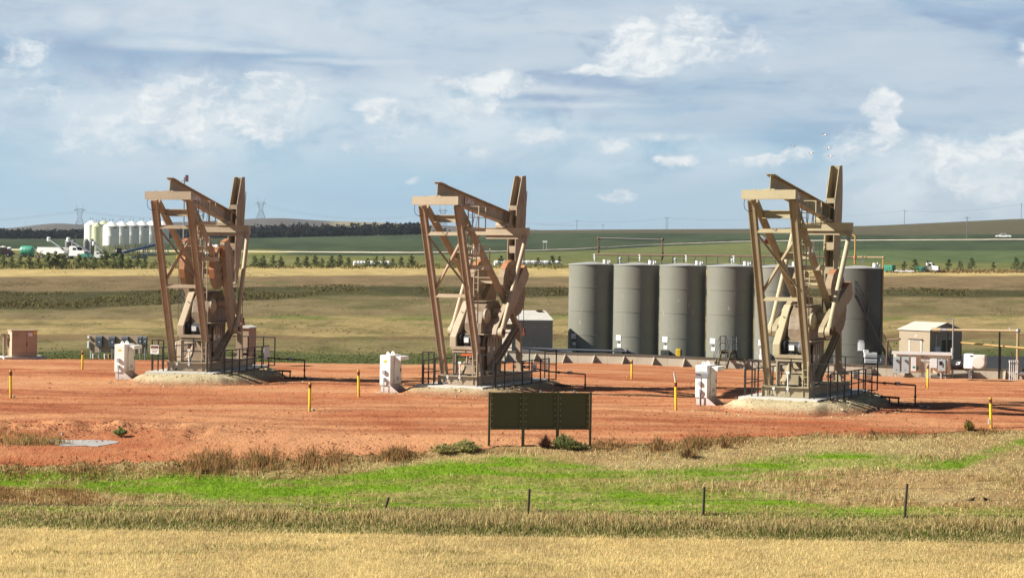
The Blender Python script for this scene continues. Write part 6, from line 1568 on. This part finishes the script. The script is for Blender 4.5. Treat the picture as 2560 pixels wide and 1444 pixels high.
def truck_cab(T, x0, mt='white'):
    """bonneted tractor unit, front towards +x starting at x0"""
    mb = MB(); mb.prism([(x0, -1.2, .7), (x0 + 4.3, -1.2, .7), (x0 + 4.3, -1.2, 1.75), (x0 + 4.1, -1.2, 1.95), (x0 + 2.5, -1.2, 2.1), (x0 + 2.05, -1.2, 2.95), (x0 + 1.6, -1.2, 3.15), (x0 + .2, -1.2, 3.1), (x0 + .2, -1.2, 1.4), (x0, -1.2, 1.3)], (0, 2.4, 0)); mb.build('cab', M[mt], T, bevel=.06)
    mb = MB(); mb.prism([(x0 + 2.53, -.95, 2.18), (x0 + 2.15, -.95, 2.86), (x0 + 2.15, .95, 2.86), (x0 + 2.53, .95, 2.18)], (.03, 0, .02)); mb.build('windscreen', M['glass'], T)
    for y in (-1.215, 1.205):
        mb = MB(); mb.prism([(x0 + 1.1, y, 2.15), (x0 + 2.2, y, 2.15), (x0 + 1.95, y, 2.75), (x0 + 1.1, y, 2.75)], (0, .012, 0)); mb.build('side_window', M['glass'], T)
    mb = MB(); mb.box((x0 + 4.32, 0, 1.3), (.06, 1.2, .8)); mb.build('grille', M['dgrey'], T)
    mb = MB(); mb.box((x0 + 4.4, 0, .7), (.2, 2.4, .35)); mb.build('bumper', M['steel'], T)
    for y in (-.95, .95):
        mb = MB(); mb.ball((x0 + 4.33, y, 1.25), .14, 8, 6, (.5, 1, 1)); mb.build('headlight', M['lgrey'], T)
    mb = MB(); mb.box((x0 - .6, 0, .8), (3.6, .9, .25)); mb.build('chassis', M['dgrey'], T)
    wheels(T, (x0 + 3.3, x0 - .4, x0 - 1.6), -1.05, 1.05, .5)
p = yard(180, 408); T = thing('grain_truck', 'white bonneted truck pulling a long white grain trailer in the farmyard', 'truck', p, math.radians(-16))
truck_cab(T, -.3)
mb = MB(); mb.prism([(-1.6, -1.25, 1.3), (-1.3, -1.25, 2.75), (-8.9, -1.25, 2.75), (-9.1, -1.25, 1.6), (-7.5, -1.25, 1.3), (-6.6, -1.25, .9), (-5.8, -1.25, 1.3), (-4.4, -1.25, 1.3), (-3.6, -1.25, .9), (-2.8, -1.25, 1.3)], (0, 2.5, 0)); mb.build('trailer', M['white'], T)
mb = MB(); mb.prism([(-1.2, -1.3, 2.76), (-9.0, -1.3, 2.76), (-9.0, 0, 2.98), (-9.0, 1.3, 2.76), (-1.2, 1.3, 2.76), (-1.2, 0, 2.98)], (0, 0, .03)) if False else mb.box((-5.1, 0, 2.79), (7.8, 2.55, .08)); mb.build('tarp', M['lgrey'], T)
mb = MB(); mb.box((-5.2, 0, 1.25), (7.4, 2.3, .12)); mb.build('trailer_rail', M['maroon'], T)
wheels(T, (-7.9, -8.9), -1.0, 1.0, .5); T.scale = (.88, .88, .88)
p = yard(68, 412); T = thing('green_tank', 'teal plastic water tank lying on a trailer in the farmyard', 'tank', p, math.radians(-10))
mb = MB(); mb.lathe([(.55, -1.5), (.95, -1.35), (1.05, -1.1), (1.05, 1.1), (.95, 1.35), (.55, 1.5)], (0, 0, 1.45), 24, 'x')
for x in (-.7, 0, .7): mb.lathe([(1.05, x - .06), (1.09, x), (1.05, x + .06)], (0, 0, 1.45), 24, 'x', cap=False)
mb.build('tank_body', M['teal'], T, smooth=True)
mb = MB(); mb.box((0, 0, .42), (3.4, 1.6, .15)); mb.build('trailer_bed', M['dgrey'], T); wheels(T, (-.8, .8), -.9, .9, .36)
mb = MB(); mb.tube((1.45, 0, 2.0), (3.0, -.2, .9), .12, 8); mb.build('hose', M['white'], T)
p = yard(14, 412); T = thing('seed_cart', 'dark maroon farm implement with pale bins at the far left', 'machinery', p)
mb = MB(); mb.prism([(-1.9, -1, .5), (2.0, -1, .5), (1.2, -1, 1.4), (-.4, -1, 2.1), (-1.9, -1, 2.0)], (0, 2, 0)); mb.build('hopper', M['maroon'], T)
mb = MB(); mb.ball((-.6, 0, 2.1), .6, 10, 6, (1.5, 1, .5)); mb.ball((.9, 0, 1.9), .5, 10, 6, (1.2, 1, .6)); mb.build('cover', M['white'], T, smooth=True)
wheels(T, (-1.1, .8), -1.1, 1.1, .5)
mb = MB(); mb.bar((1.9, 0, .6), (3.6, 0, .45), .12); mb.build('drawbar', M['dgrey'], T)
for px, lb in ((93, 'dark green post standing left of the white grain trailer'), (2, 'dark green post at the left frame edge')):
    p = yard(px, 410); mb = MB(); mb.bar(p, p + Vector((0, 0, 2.6)), .18); tag(mb.build('yard_post', M['jd'], None), lb, 'post')
p = yard(292, 408); T = thing('tractor', 'green farm tractor parked before the white hopper bins', 'tractor', p, math.radians(8))
mb = MB(); mb.prism([(-1.3, -.4, .7), (1.2, -.4, .7), (1.2, -.4, 1.25), (.2, -.4, 1.4), (-.2, -.4, 1.4), (-1.3, -.4, 1.2)], (0, .8, 0)); mb.build('bonnet', M['jd'], T, bevel=.06)
mb = MB(); mb.prism([(-.1, -.6, 1.3), (1.1, -.6, 1.3), (1.0, -.6, 2.4), (.0, -.6, 2.4)], (0, 1.2, 0)); mb.build('cab_glass', M['glass'], T); mb = MB(); mb.box((.5, 0, 2.45), (1.3, 1.4, .1)); mb.build('cab_roof', M['jd'], T)
wheels(T, (.7,), -.85, .85, .78, .4); wheels(T, (-.95,), -.8, .8, .5, .3)
p = yard(243, 397); T = thing('hauling_truck', 'white truck with a teal box, half hidden by the young pines', 'truck', p, math.radians(-8)); truck_cab(T, -1.0)
mb = MB(); mb.box((-4.4, 0, 1.5), (3.9, 2.3, 1.4)); mb.build('cargo_box', M['teal'], T); mb = MB(); mb.box((-3.2, 0, 1.7), (.9, 2.35, 1.9)); mb.build('bulkhead', M['dgrey'], T); wheels(T, (-5.4,), -1.05, 1.05, .5); T.scale = (.55, .55, .55); T.location.z += .55
p = yard(533, 424); T = thing('tank_truck', 'white tank truck seen through the left pump jack platforms', 'truck', p, math.radians(-12))
mb = MB(); mb.lathe([(.5, -1.5), (.8, -1.35), (.8, 1.3), (.5, 1.45)], (-.2, 0, 2.0), 18, 'x'); mb.build('tank_body', M['white'], T, smooth=True); mb = MB(); mb.prism([(-1.6, -1.0, .6), (1.7, -1.0, .6), (1.7, -1.0, 1.15), (-1.6, -1.0, 1.15)], (0, 2, 0)); mb.build('chassis', M['white'], T); wheels(T, (-1.0, 1.1), -.95, .95, .45)
mb = MB(); mb.box((2.2, 0, 1.3), (1.0, 2.0, 1.5)); mb.build('cab', M['white'], T, bevel=.08); mb = MB(); mb.box((2.2, -1.005, 1.6), (.6, .02, .5)); mb.build('side_window', M['glass'], T)
p = yard(446, 412); mb = MB(); mb.box((p.x, p.y, p.z + .45), (.9, .6, .8)); mb.box((p.x + .3, p.y - .1, p.z + .95), (.3, .3, .25)); tag(mb.build('fuel_box', M['yellow'], None, bevel=.05), 'yellow box seen behind the left pump jack leg', 'box')
for px, lb in ((104, 'yellow implement half hidden among the left pines'),):
    p = GP(px, 652); mb = MB()
    for k in range(4): mb.bar(p + Vector((-1 + .9 * k, 0, .3)), p + Vector((-.6 + .9 * k, 0, 1.2)), .12)
    mb.bar(p + Vector((-1.4, 0, .55)), p + Vector((2.4, 0, .5)), .14); mb.bar(p + Vector((-1.2, 0, 1.1)), p + Vector((0.2, 0, 2.2)), .14); tag(mb.build('implement', M['pipe_yel'], None), lb, 'machinery')
# right hand yard
def container(px, py, w_, h_, lab, rz):
    p = GP(px, py); T = thing('container', lab, 'container', p, rz)
    mb = MB(); mb.box((0, 0, h_ / 2 + .1), (w_, 1.9, h_)); mb.build('box_body', M['teal'], T)
    mb = MB()
    for k in range(5): mb.box((-w_ / 2 + .15 + k * (w_ - .3) / 4, -.975, h_ / 2 + .1), (.08, .05, h_ - .1))
    mb.box((0, -.99, h_ * .62), (w_, .05, .08)); mb.box((0, -.99, h_ * .30), (w_, .05, .08)); mb.build('rib', M['green_paint'], T)
    mb = MB(); mb.box((w_ / 2 + .012, 0, h_ / 2 + .1), (.02, 1.86, h_ - .06)); mb.build('end_door', M['green_paint'], T)
    return T
container(2223, 679, 2.0, 1.25, 'teal ribbed container just right of the end tank', math.radians(-32))
container(2300, 679, 1.6, 1.0, 'teal container hooked behind the white truck cab, between two pines', math.radians(-32))
p = GP(2326, 680); T = thing('white_truck', 'white truck cab parked among the pines at the right', 'truck', p, math.radians(-28)); truck_cab(T, -1.4); T.scale = (.62, .62, .62)
def car(name, lab, px, py, rz, sc, pickup=False, cat='car'):
    p = GP(px, py); T = thing(name, lab, cat, p, rz); T.scale = (sc,) * 3
    if pickup: prof = [(-2.9, .55), (2.8, .55), (2.85, 1.0), (2.7, 1.15), (1.45, 1.22), (.75, 1.85), (-.85, 1.88), (-1.15, 1.25), (-2.9, 1.22)]
    else: prof = [(-2.2, .45), (2.2, .45), (2.25, .8), (1.3, .95), (.6, 1.42), (-1.0, 1.45), (-1.7, 1.0), (-2.2, .95)]
    mb = MB(); mb.prism([(x, -.9, z) for x, z in prof], (0, 1.8, 0)); mb.build('body', M['white'], T, bevel=.07)
    mb = MB(); wv = [(1.25, 1.26), (.68, 1.78), (-.75, 1.8), (-.95, 1.28)] if pickup else [(1.1, .98), (.55, 1.36), (-.9, 1.38), (-1.4, 1.02)]
    mb.prism([(x, -.915, z) for x, z in wv], (0, .01, 0)); mb.prism([(x, .905, z) for x, z in wv], (0, .01, 0)); mb.build('side_window', M['glass'], T)
    mb = MB(); (xa, za), (xb, zb) = wv[0], wv[1]; mb.prism([(xa + .16, -.75, za), (xb + .12, -.75, zb), (xb + .12, .75, zb), (xa + .16, .75, za)], (.02, 0, .01)); mb.build('windscreen', M['glass'], T)
    for y in (-.7, .7):
        mb = MB(); mb.box((prof[2][0] - .0, y, prof[2][1] - .12), (.06, .3, .16)); mb.build('headlight', M['lgrey'], T)
    mb = MB(); mb.box((prof[1][0], 0, prof[1][1] + .05), (.16, 1.75, .2)); mb.build('bumper', M['dgrey'], T)
    wheels(T, (1.85, -1.75) if pickup else (1.4, -1.35), -.86, .86, .40 if pickup else .33, .24)
    if pickup:
        mb = MB(); mb.box((-2.0, 0, 1.24), (1.5, 1.5, .06)); mb.bar((-1.2, -.8, 1.4), (-1.2, .8, 1.4), .06); mb.build('cargo_bed', M['black'], T)
        mb = MB(); mb.box((.05, -.93, 1.0), (.12, .03, .05)); mb.box((-.4, -.93, .62), (2.6, .03, .06)); mb.build('side_trim', M['dgrey'], T)
    return T
pk_ = car('pickup_truck', 'white crew cab pickup driving on the hill road at the right', 2508, 600, math.pi - math.radians(14), 1.0, True, 'pickup')
pk_.location.z += .6
car('parked_car', 'white car parked in front of the teal container', 2249, 682, math.radians(-20), .45)
car('parked_car', 'white car parked between the pines left of the white truck cab', 2274, 682, math.radians(-20), .45)
# road sign, windsock, mast, pylons, poles
p = GD(1362, 545); T = thing('road_sign', 'white sign board on two posts beside the hill road', 'sign', p)
mb = MB(); mb.box((0, 0, 2.35), (1.35, .05, .55)); mb.build('board', M['white'], T)
for x in (-.45, .45):
    mb = MB(); mb.bar((x, .05, -.3), (x, .05, 2.6), .09); mb.build('post', M['lgrey'], T)
p = AT(1897, 595, 150); T = thing('windsock', 'white and orange windsock behind the right pump jack', 'windsock', (p.x, p.y, float(TZ(p.x, p.y))))
hz = p.z - T.location.z
mb = MB(); mb.tube((-.12, 0, 0), (-.12, 0, hz + .3), .05, 8); mb.build('pole', M['galv'], T)
mb = MB(); mb.lathe([(.26, 0), (.25, .25), (.22, .5)], n=16, axis='x', cap=False); so = mb.build('sock', M['white'], T); so.location = (0, 0, hz); so.rotation_euler = (0, math.radians(22), 0)
mb = MB(); mb.lathe([(.222, .5), (.17, .72), (.13, .95), (.125, 1.0), (.0, .98)], n=16, axis='x', cap=False); so2 = mb.build('sock_tip', paint('sock_orange', (.75, .08, .02, 1), .7, .2), T); so2.location = (0, 0, hz); so2.rotation_euler = (0, math.radians(22), 0)
p = GD(452, 118); T = thing('radio_mast', 'slender lattice radio mast behind the left pump jack', 'mast', p, math.radians(10))
mb = MB(); hl = 8.3; tri = [(-.22, -.1), (.22, -.1), (0, .25)]
for x, y in tri: mb.bar((x, y, -.3), (x, y, hl), .03)
k = 0
z = 0
while z < hl - .4:
    for i in range(3):
        (x0, y0), (x1, y1) = tri[i], tri[(i + 1) % 3]; mb.bar((x0, y0, z), (x1, y1, z + .4), .014); mb.bar((x0, y0, z), (x1, y1, z), .012)
    z += .4
mb.build('lattice', M['galv'], T)
top = AT(455, 445, 118); 
mb = MB(); mb.tube((.06, 0, hl - .6), (.06, 0, top.z - p.z + .05), .045, 8); mb.build('top_pole', M['galv'], T)
mb = MB(); mb.box((.22, 0, top.z - p.z - .02), (.2, .08, .42)); mb.build('panel_antenna', paint('antenna_pink', (.55, .42, .42, 1), .5, .2), T)
mb = MB(); mb.path([(.06, 0, top.z - p.z - .1), (-.15, 0, top.z - p.z - .25), (-.22, 0, top.z - p.z - .6), (.05, 0, top.z - p.z - .9)], .012, 5); mb.build('cable', M['black'], T)
def pylon(px, ybase, ytop, D, lab):
    p = AT(px, ybase, D); h = (ybase - ytop) / F * D; p.z = float(TZ(p.x, D))
    h = AT(px, ytop, D).z - p.z
    T = thing('power_pylon', lab, 'pylon', p, .2, 'power pylons on the horizon')
    mb = MB(); w = h * .22; wm = h * .075
    def leg(sx, sy):
        a, b, c = Vector((sx * w, sy * w, 0)), Vector((sx * wm, sy * wm, h * .42)), Vector((sx * w * .62, sy * wm, h * .70))
        mb.bar(a, b, h * .011); mb.bar(b, c, h * .010); mb.bar(c, (sx * w * .75, 0, h), h * .009); mb.bar(c, (sx * w * .35, 0, h * .80), h * .01)
    for sx in (-1, 1):
        for sy in (-1, 1): leg(sx, sy)
    for k in range(4):
        z0, z1 = h * .105 * k, h * .105 * (k + 1); f0, f1 = 1 - k / 4, 1 - (k + 1) / 4
        x0 = wm + (w - wm) * f0; x1 = wm + (w - wm) * f1
        for sy in (-1, 1): mb.bar((-x0, sy * x0, z0), (x1, sy * x1, z1), h * .009); mb.bar((x0, sy * x0, z0), (-x1, sy * x1, z1), h * .009)
    for k in range(3):
        z0, z1 = h * (.42 + .093 * k), h * (.42 + .093 * (k + 1)); x0 = wm + (w * .62 - wm) * k / 3; x1 = wm + (w * .62 - wm) * (k + 1) / 3
        mb.bar((-x0, 0, z0), (x1, 0, z1), h * .009); mb.bar((x0, 0, z0), (-x1, 0, z1), h * .009)
    mb.build('lattice', M['pylon'], T)
    mb = MB(); mb.bar((-w * 1.15, 0, h * .74), (w * 1.15, 0, h * .74), h * .018); mb.bar((-w * 1.15, 0, h * .74), (-w * .6, 0, h * .80), h * .01); mb.bar((w * 1.15, 0, h * .74), (w * .6, 0, h * .80), h * .01); mb.bar((-w * .7, 0, h * .80), (w * .7, 0, h * .80), h * .012); mb.build('cross_arm', M['pylon'], T)
    return p, h
py1 = pylon(199, 560, 511, 3300, 'power pylon rising behind the white bins at the left')
py2 = pylon(652, 541, 495, 3500, 'power pylon on the hill between the left and middle pump jacks')
py3 = pylon(1107, 548, 514, 3560, 'smaller power pylon seen through the middle pump jack frame')
mb = MB()
def wire(a, b, sag, r):
    pr = None
    for i in range(25):
        f_ = i / 24; q = a.lerp(b, f_) - Vector((0, 0, sag * 4 * f_ * (1 - f_)))
        if pr is not None: mb.tube(pr, q, r, 4)
        pr = q
def arm(P_, s): return P_[0] + Vector((s * P_[1] * .25, 0, P_[1] * .70))
pL = AT(-420, 560, 3200)
for s in (-1, 1):
    wire(arm(py1, s), pL + Vector((s * 8, 0, 8)), 12, .10); wire(arm(py1, s), arm(py2, s), 18, .10); wire(arm(py2, s), arm(py3, s), 20, .10); wire(arm(py3, s), AT(1500, 562, 3600) + Vector((0, 0, s * 1.5)), 9, .10)
tag(mb.build('power_line', M['pylon'], None), 'thin power line wires strung between the distant pylons', 'power line')
def pole(px, yb, yt, D, lab, h2=False, grp='utility poles on the far hill'):
    p = AT(px, yb, D); p.z = float(TZ(p.x, D)); top = AT(px, yt, D).z - p.z
    T = thing('utility_pole', lab, 'utility pole', p, 0, grp)
    for x in ((-.5, .5) if h2 else (0,)):
        mb = MB(); mb.tube((x, 0, -.5), (x, 0, top), .15, 6, .11); mb.build('pole', M['pylon'], T)
    mb = MB(); mb.bar((-1.1, 0, top - .5), (1.1, 0, top - .5), .14); 
    if not h2: mb.bar((-.5, 0, top - 1.4), (.5, 0, top - 1.4), .10)
    mb.build('cross_arm', M['pylon'], T)
    return p + Vector((0, 0, top - .4))
w1 = pole(1442, 573, 550, 1120, 'utility pole on the crest above the leftmost tank')
w2 = pole(1667, 572, 543, 1120, 'twin utility pole on the crest above the grey tanks', True)
w0 = pole(1507, 572, 560, 1250, 'short distant utility pole on the crest left of the twin pole')
w3 = pole(2261, 560, 525, 1090, 'utility pole on the crest right of the right pump jack')
w4 = pole(2417, 594, 541, 735, 'utility pole beside the hill road left of the pickup')
w5 = pole(2553, 546, 508, 1080, 'utility pole on the crest at the right frame edge')
pole(64, 568, 551, 2800, 'faint far pole on the hill at the left')
mb = MB(); wire(w1, w2, 1.5, .035); wire(w2, w3, 3, .035); wire(w3, w5, 2, .035); wire(w1, AT(1330, 556, 1500), 2, .035)
tag(mb.build('pole_wire', M['pylon'], None), 'thin wires between the utility poles along the crest', 'wire')
for px0, px1, py, lb in ((884, 974, 663, 'long white grain bag lying left of the middle pump jack'), (1236, 1402, 662, 'long white grain bag lying between the middle pump jack and the tanks')):
    a, b = GP(px0, py), GP(px1, py); mb = MB(); n = 40
    d = (b - a).normalized()
    for k in range(n):
        q0, q1 = a.lerp(b, k / n), a.lerp(b, (k + 1) / n); q0.z = float(TZ(q0.x, q0.y)) + .35; q1.z = float(TZ(q1.x, q1.y)) + .35
        mb.tube(q0, q1, .55 + .06 * math.sin(k * 1.7), 12)
    tag(mb.build('grain_bag', M['white'], None), lb, 'grain bag')
# ---------------------------------------------------------------- young pines
def pine_mesh(seed, bushy):
    r = np.random.default_rng(seed); H = 3.0; n = 1900 if bushy else 950
    nb = 34; V, Cc = [], []
    hs = r.uniform(.10 if bushy else .2, .97, nb) * H; az_ = r.uniform(0, 6.28, nb)
    ln = (1 - hs / H) ** .8 * (1.35 if bushy else 1.25) * r.uniform(.6, 1.15, nb) + .10
    per = n // nb; pts = []
    for h, a, l in zip(hs, az_, ln):
        f_ = r.uniform(.15 if bushy else .35, 1, per)
        pts.append(np.stack([np.cos(a) * l * f_ + r.normal(0, .09, per), np.sin(a) * l * f_ + r.normal(0, .09, per), h + .28 * l * f_ - .1 + r.normal(0, .08, per)], -1))
    P = np.concatenate(pts); m_ = len(P)
    e1 = r.normal(0, 1, (m_, 3)); e1 /= np.linalg.norm(e1, axis=1)[:, None]; e2 = np.cross(e1, r.normal(0, 1, (m_, 3))); e2 /= np.linalg.norm(e2, axis=1)[:, None]
    s = r.uniform(.06, .15, (m_, 1))
    V = np.stack([P - e1 * s, P + e2 * s * .5, P + e1 * s, P - e2 * s * .5], 1).reshape(-1, 3)
    base = col(160, 172, 108) if bushy else col(124, 136, 84)
    cl = base[None] * np.exp(r.normal(0, .28, (m_, 1)))
    me = bpy.data.meshes.new('crown'); me.from_pydata(V.tolist(), [], np.arange(m_ * 4).reshape(-1, 4).tolist())
    at = me.attributes.new('Col', 'FLOAT_COLOR', 'POINT'); at.data.foreach_set('color', np.repeat(np.concatenate([np.clip(cl, 0, 1), np.ones((m_, 1))], 1), 4, 0).ravel()); me.materials.append(M['leaf'])
    mb = MB(); mb.tube((0, 0, -.2), (.03, 0, H * .55), .06, 7, .035); mb.tube((.03, 0, H * .55), (0, .02, H * .97), .035, 6, .01)
    for h, a, l in list(zip(hs, az_, ln))[:18]: mb.tube((0, 0, h - .1), (math.cos(a) * l * .8, math.sin(a) * l * .8, h + .18 * l), .016, 4, .006)
    return me, mb
PINES = []
bark = paint('bark', (.085, .065, .05, 1), .9, .4)
for sd, bushy in ((1, True), (2, True), (3, True), (4, False), (5, False), (6, False)):
    me, mb = pine_mesh(sd, bushy); tr = mb.build('trunk', bark, None); PINES.append((me, tr.data)); bpy.data.objects.remove(tr)
WORD = ['first', 'second', 'third', 'fourth', 'fifth', 'sixth', 'seventh', 'eighth', 'ninth', 'tenth', 'eleventh', 'twelfth', 'thirteenth', 'fourteenth', 'fifteenth', 'sixteenth', 'seventeenth', 'eighteenth', 'nineteenth', 'twentieth', 'twenty first', 'twenty second']
def pine_row(items, where, set_):
    for k, (px, py, hp) in enumerate(sorted(items)):
        p = GP(px, py); me, tm = PINES[set_[k % len(set_)]]
        T = thing('pine_tree', '%s young pine from the left %s' % (WORD[k], where), 'tree', p, k * 1.9, 'young pines in the shelterbelt')
        hp *= RNG.uniform(.8, 1.08); T.scale = (hp / F * p.y / 3.0 * RNG.uniform(.95, 1.15),) * 2 + (hp / F * p.y / 3.0,)
        for nm, m_ in (('trunk', tm), ('crown', me)):
            o = bpy.data.objects.new(nm, m_); COL.objects.link(o); o.parent = T
pine_row([(8, 671, 36), (28, 673, 34), (50, 672, 38), (72, 671, 34), (95, 673, 36), (119, 672, 40), (140, 672, 42), (158, 671, 40), (197, 673, 40), (212, 672, 34), (236, 673, 38), (262, 671, 44), (283, 672, 38), (301, 671, 42), (322, 672, 36), (343, 671, 38), (362, 672, 34)], 'in the dense row left of the left pump jack', [0, 1, 2])
pine_row([(637, 669, 35), (657, 669, 36), (682, 668, 31), (702, 668, 33), (743, 669, 33), (765, 669, 34), (787, 668, 36), (805, 669, 26), (828, 668, 30), (850, 668, 34), (871, 669, 33), (918, 669, 31), (940, 669, 31), (959, 668, 26), (981, 669, 30), (1002, 668, 30), (1028, 668, 32)], 'between the left and middle pump jacks', [1, 0, 2, 0, 1])
pine_row([(1252, 667, 30), (1345, 667, 26), (1380, 668, 30), (1398, 666, 24)], 'between the middle pump jack and the tanks', [3, 4, 5])
pine_row([(2260, 680, 33), (2287, 680, 35), (2320, 680, 32), (2371, 681, 34), (2400, 680, 31), (2429, 679, 33), (2483, 682, 34), (2540, 681, 36), (2557, 680, 26)], 'to the right of the end tank', [3, 4, 5])
pine_row([(1132, 667, 28), (1146, 667, 26)], 'seen through the middle pump jack frame', [0, 1])
# ---------------------------------------------------------------- birds
def flyer(px, py, D, span, a1, a2, rz, lab):
    p = AT(px, py, D); T = thing('white_bird', lab, 'bird', p, rz, 'white birds flying above the right pump jack'); T.scale = (.82, .82, .82)
    mb = MB(); mb.lathe([(.0, -.20), (.03, -.17), (.055, -.06), (.06, .03), (.045, .11), (.035, .15), (.03, .18), (.012, .22), (.0, .23)], n=10, axis='y', cap=False)
    mb.prism([(-.02, -.17, 0), (.02, -.17, 0), (.055, -.30, .005), (-.055, -.30, .005)], (0, 0, .008)); mb.build('body', M['white'], T, smooth=True)
    for s, a in ((-1, a1), (1, a2)):
        mb = MB(); h = span / 2; ca, sa = math.cos(a), math.sin(a); cb, sb = math.cos(a - .5), math.sin(a - .5)
        q1 = (s * (.04 + h * .45 * ca), 0, h * .45 * sa); q2 = (q1[0] + s * h * .55 * cb, 0, q1[2] + h * .55 * sb)
        mb.prism([(s * .04, .08, .02), (s * .04, -.07, .02), (q1[0], -.05, q1[2] + .02), (q1[0], .12, q1[2] + .02)], (0, 0, .012))
        mb.prism([(q1[0], .12, q1[2] + .021), (q1[0], -.05, q1[2] + .021), (q2[0], -.02, q2[2] + .02), (q2[0] - s * .02, .03, q2[2] + .02)], (0, 0, .010)); mb.build('wing', M['grey'] if s > 0 else M['dgrey'], T)
flyer(2061, 338, 115, .52, .35, .25, .5, 'white flying bird highest of the small flock')
flyer(1984, 366, 115, .50, .5, .6, -.3, 'white flying bird at the left of the flock')
flyer(2070, 370, 115, .50, .3, .5, .4, 'white flying bird in the middle of the right side of the flock')
flyer(2028, 382, 115, .44, .0, -.1, .2, 'white flying bird with drooping wings near the flock centre')
flyer(2076, 391, 115, .60, .25, .35, .1, 'grey and white flying bird lowest of the flock')
for px, py, rz, lb in ((2431, 1251, .3, 'dark dove perched on the fence wire, the left of two'), (2464, 1251, -2.6, 'dark dove perched on the fence wire, the right of two')):
    D = 60.25; p = AT(px, py, D); T = thing('dove', lb, 'bird', p, rz, 'doves on the fence wire')
    mb = MB(); mb.lathe([(.0, -.09), (.03, -.07), (.052, -.01), (.05, .04), (.03, .075), (.022, .085)], n=10, axis='x', cap=False)
    bm_ = MB(); bm_.ball((0, 0, .05), .05, 10, 8, (1.5, .95, 1)); bm_.ball((.075, 0, .105), .027, 8, 6); bm_.tube((.055, 0, .07), (.075, 0, .10), .027, 8); bm_.tube((.098, 0, .104), (.118, 0, .10), .006, 5, .002)
    bm_.prism([(-.06, -.025, .045), (-.06, .025, .045), (-.17, .03, .01), (-.17, -.03, .01)], (0, 0, .012)); bm_.tube((.0, .015, .0), (.0, .015, .02), .005, 5); bm_.tube((.0, -.015, .0), (.0, -.015, .02), .005, 5)
    bm_.build('body', paint('dove_brown', (.045, .032, .028, 1), .8, .2), T, smooth=True)
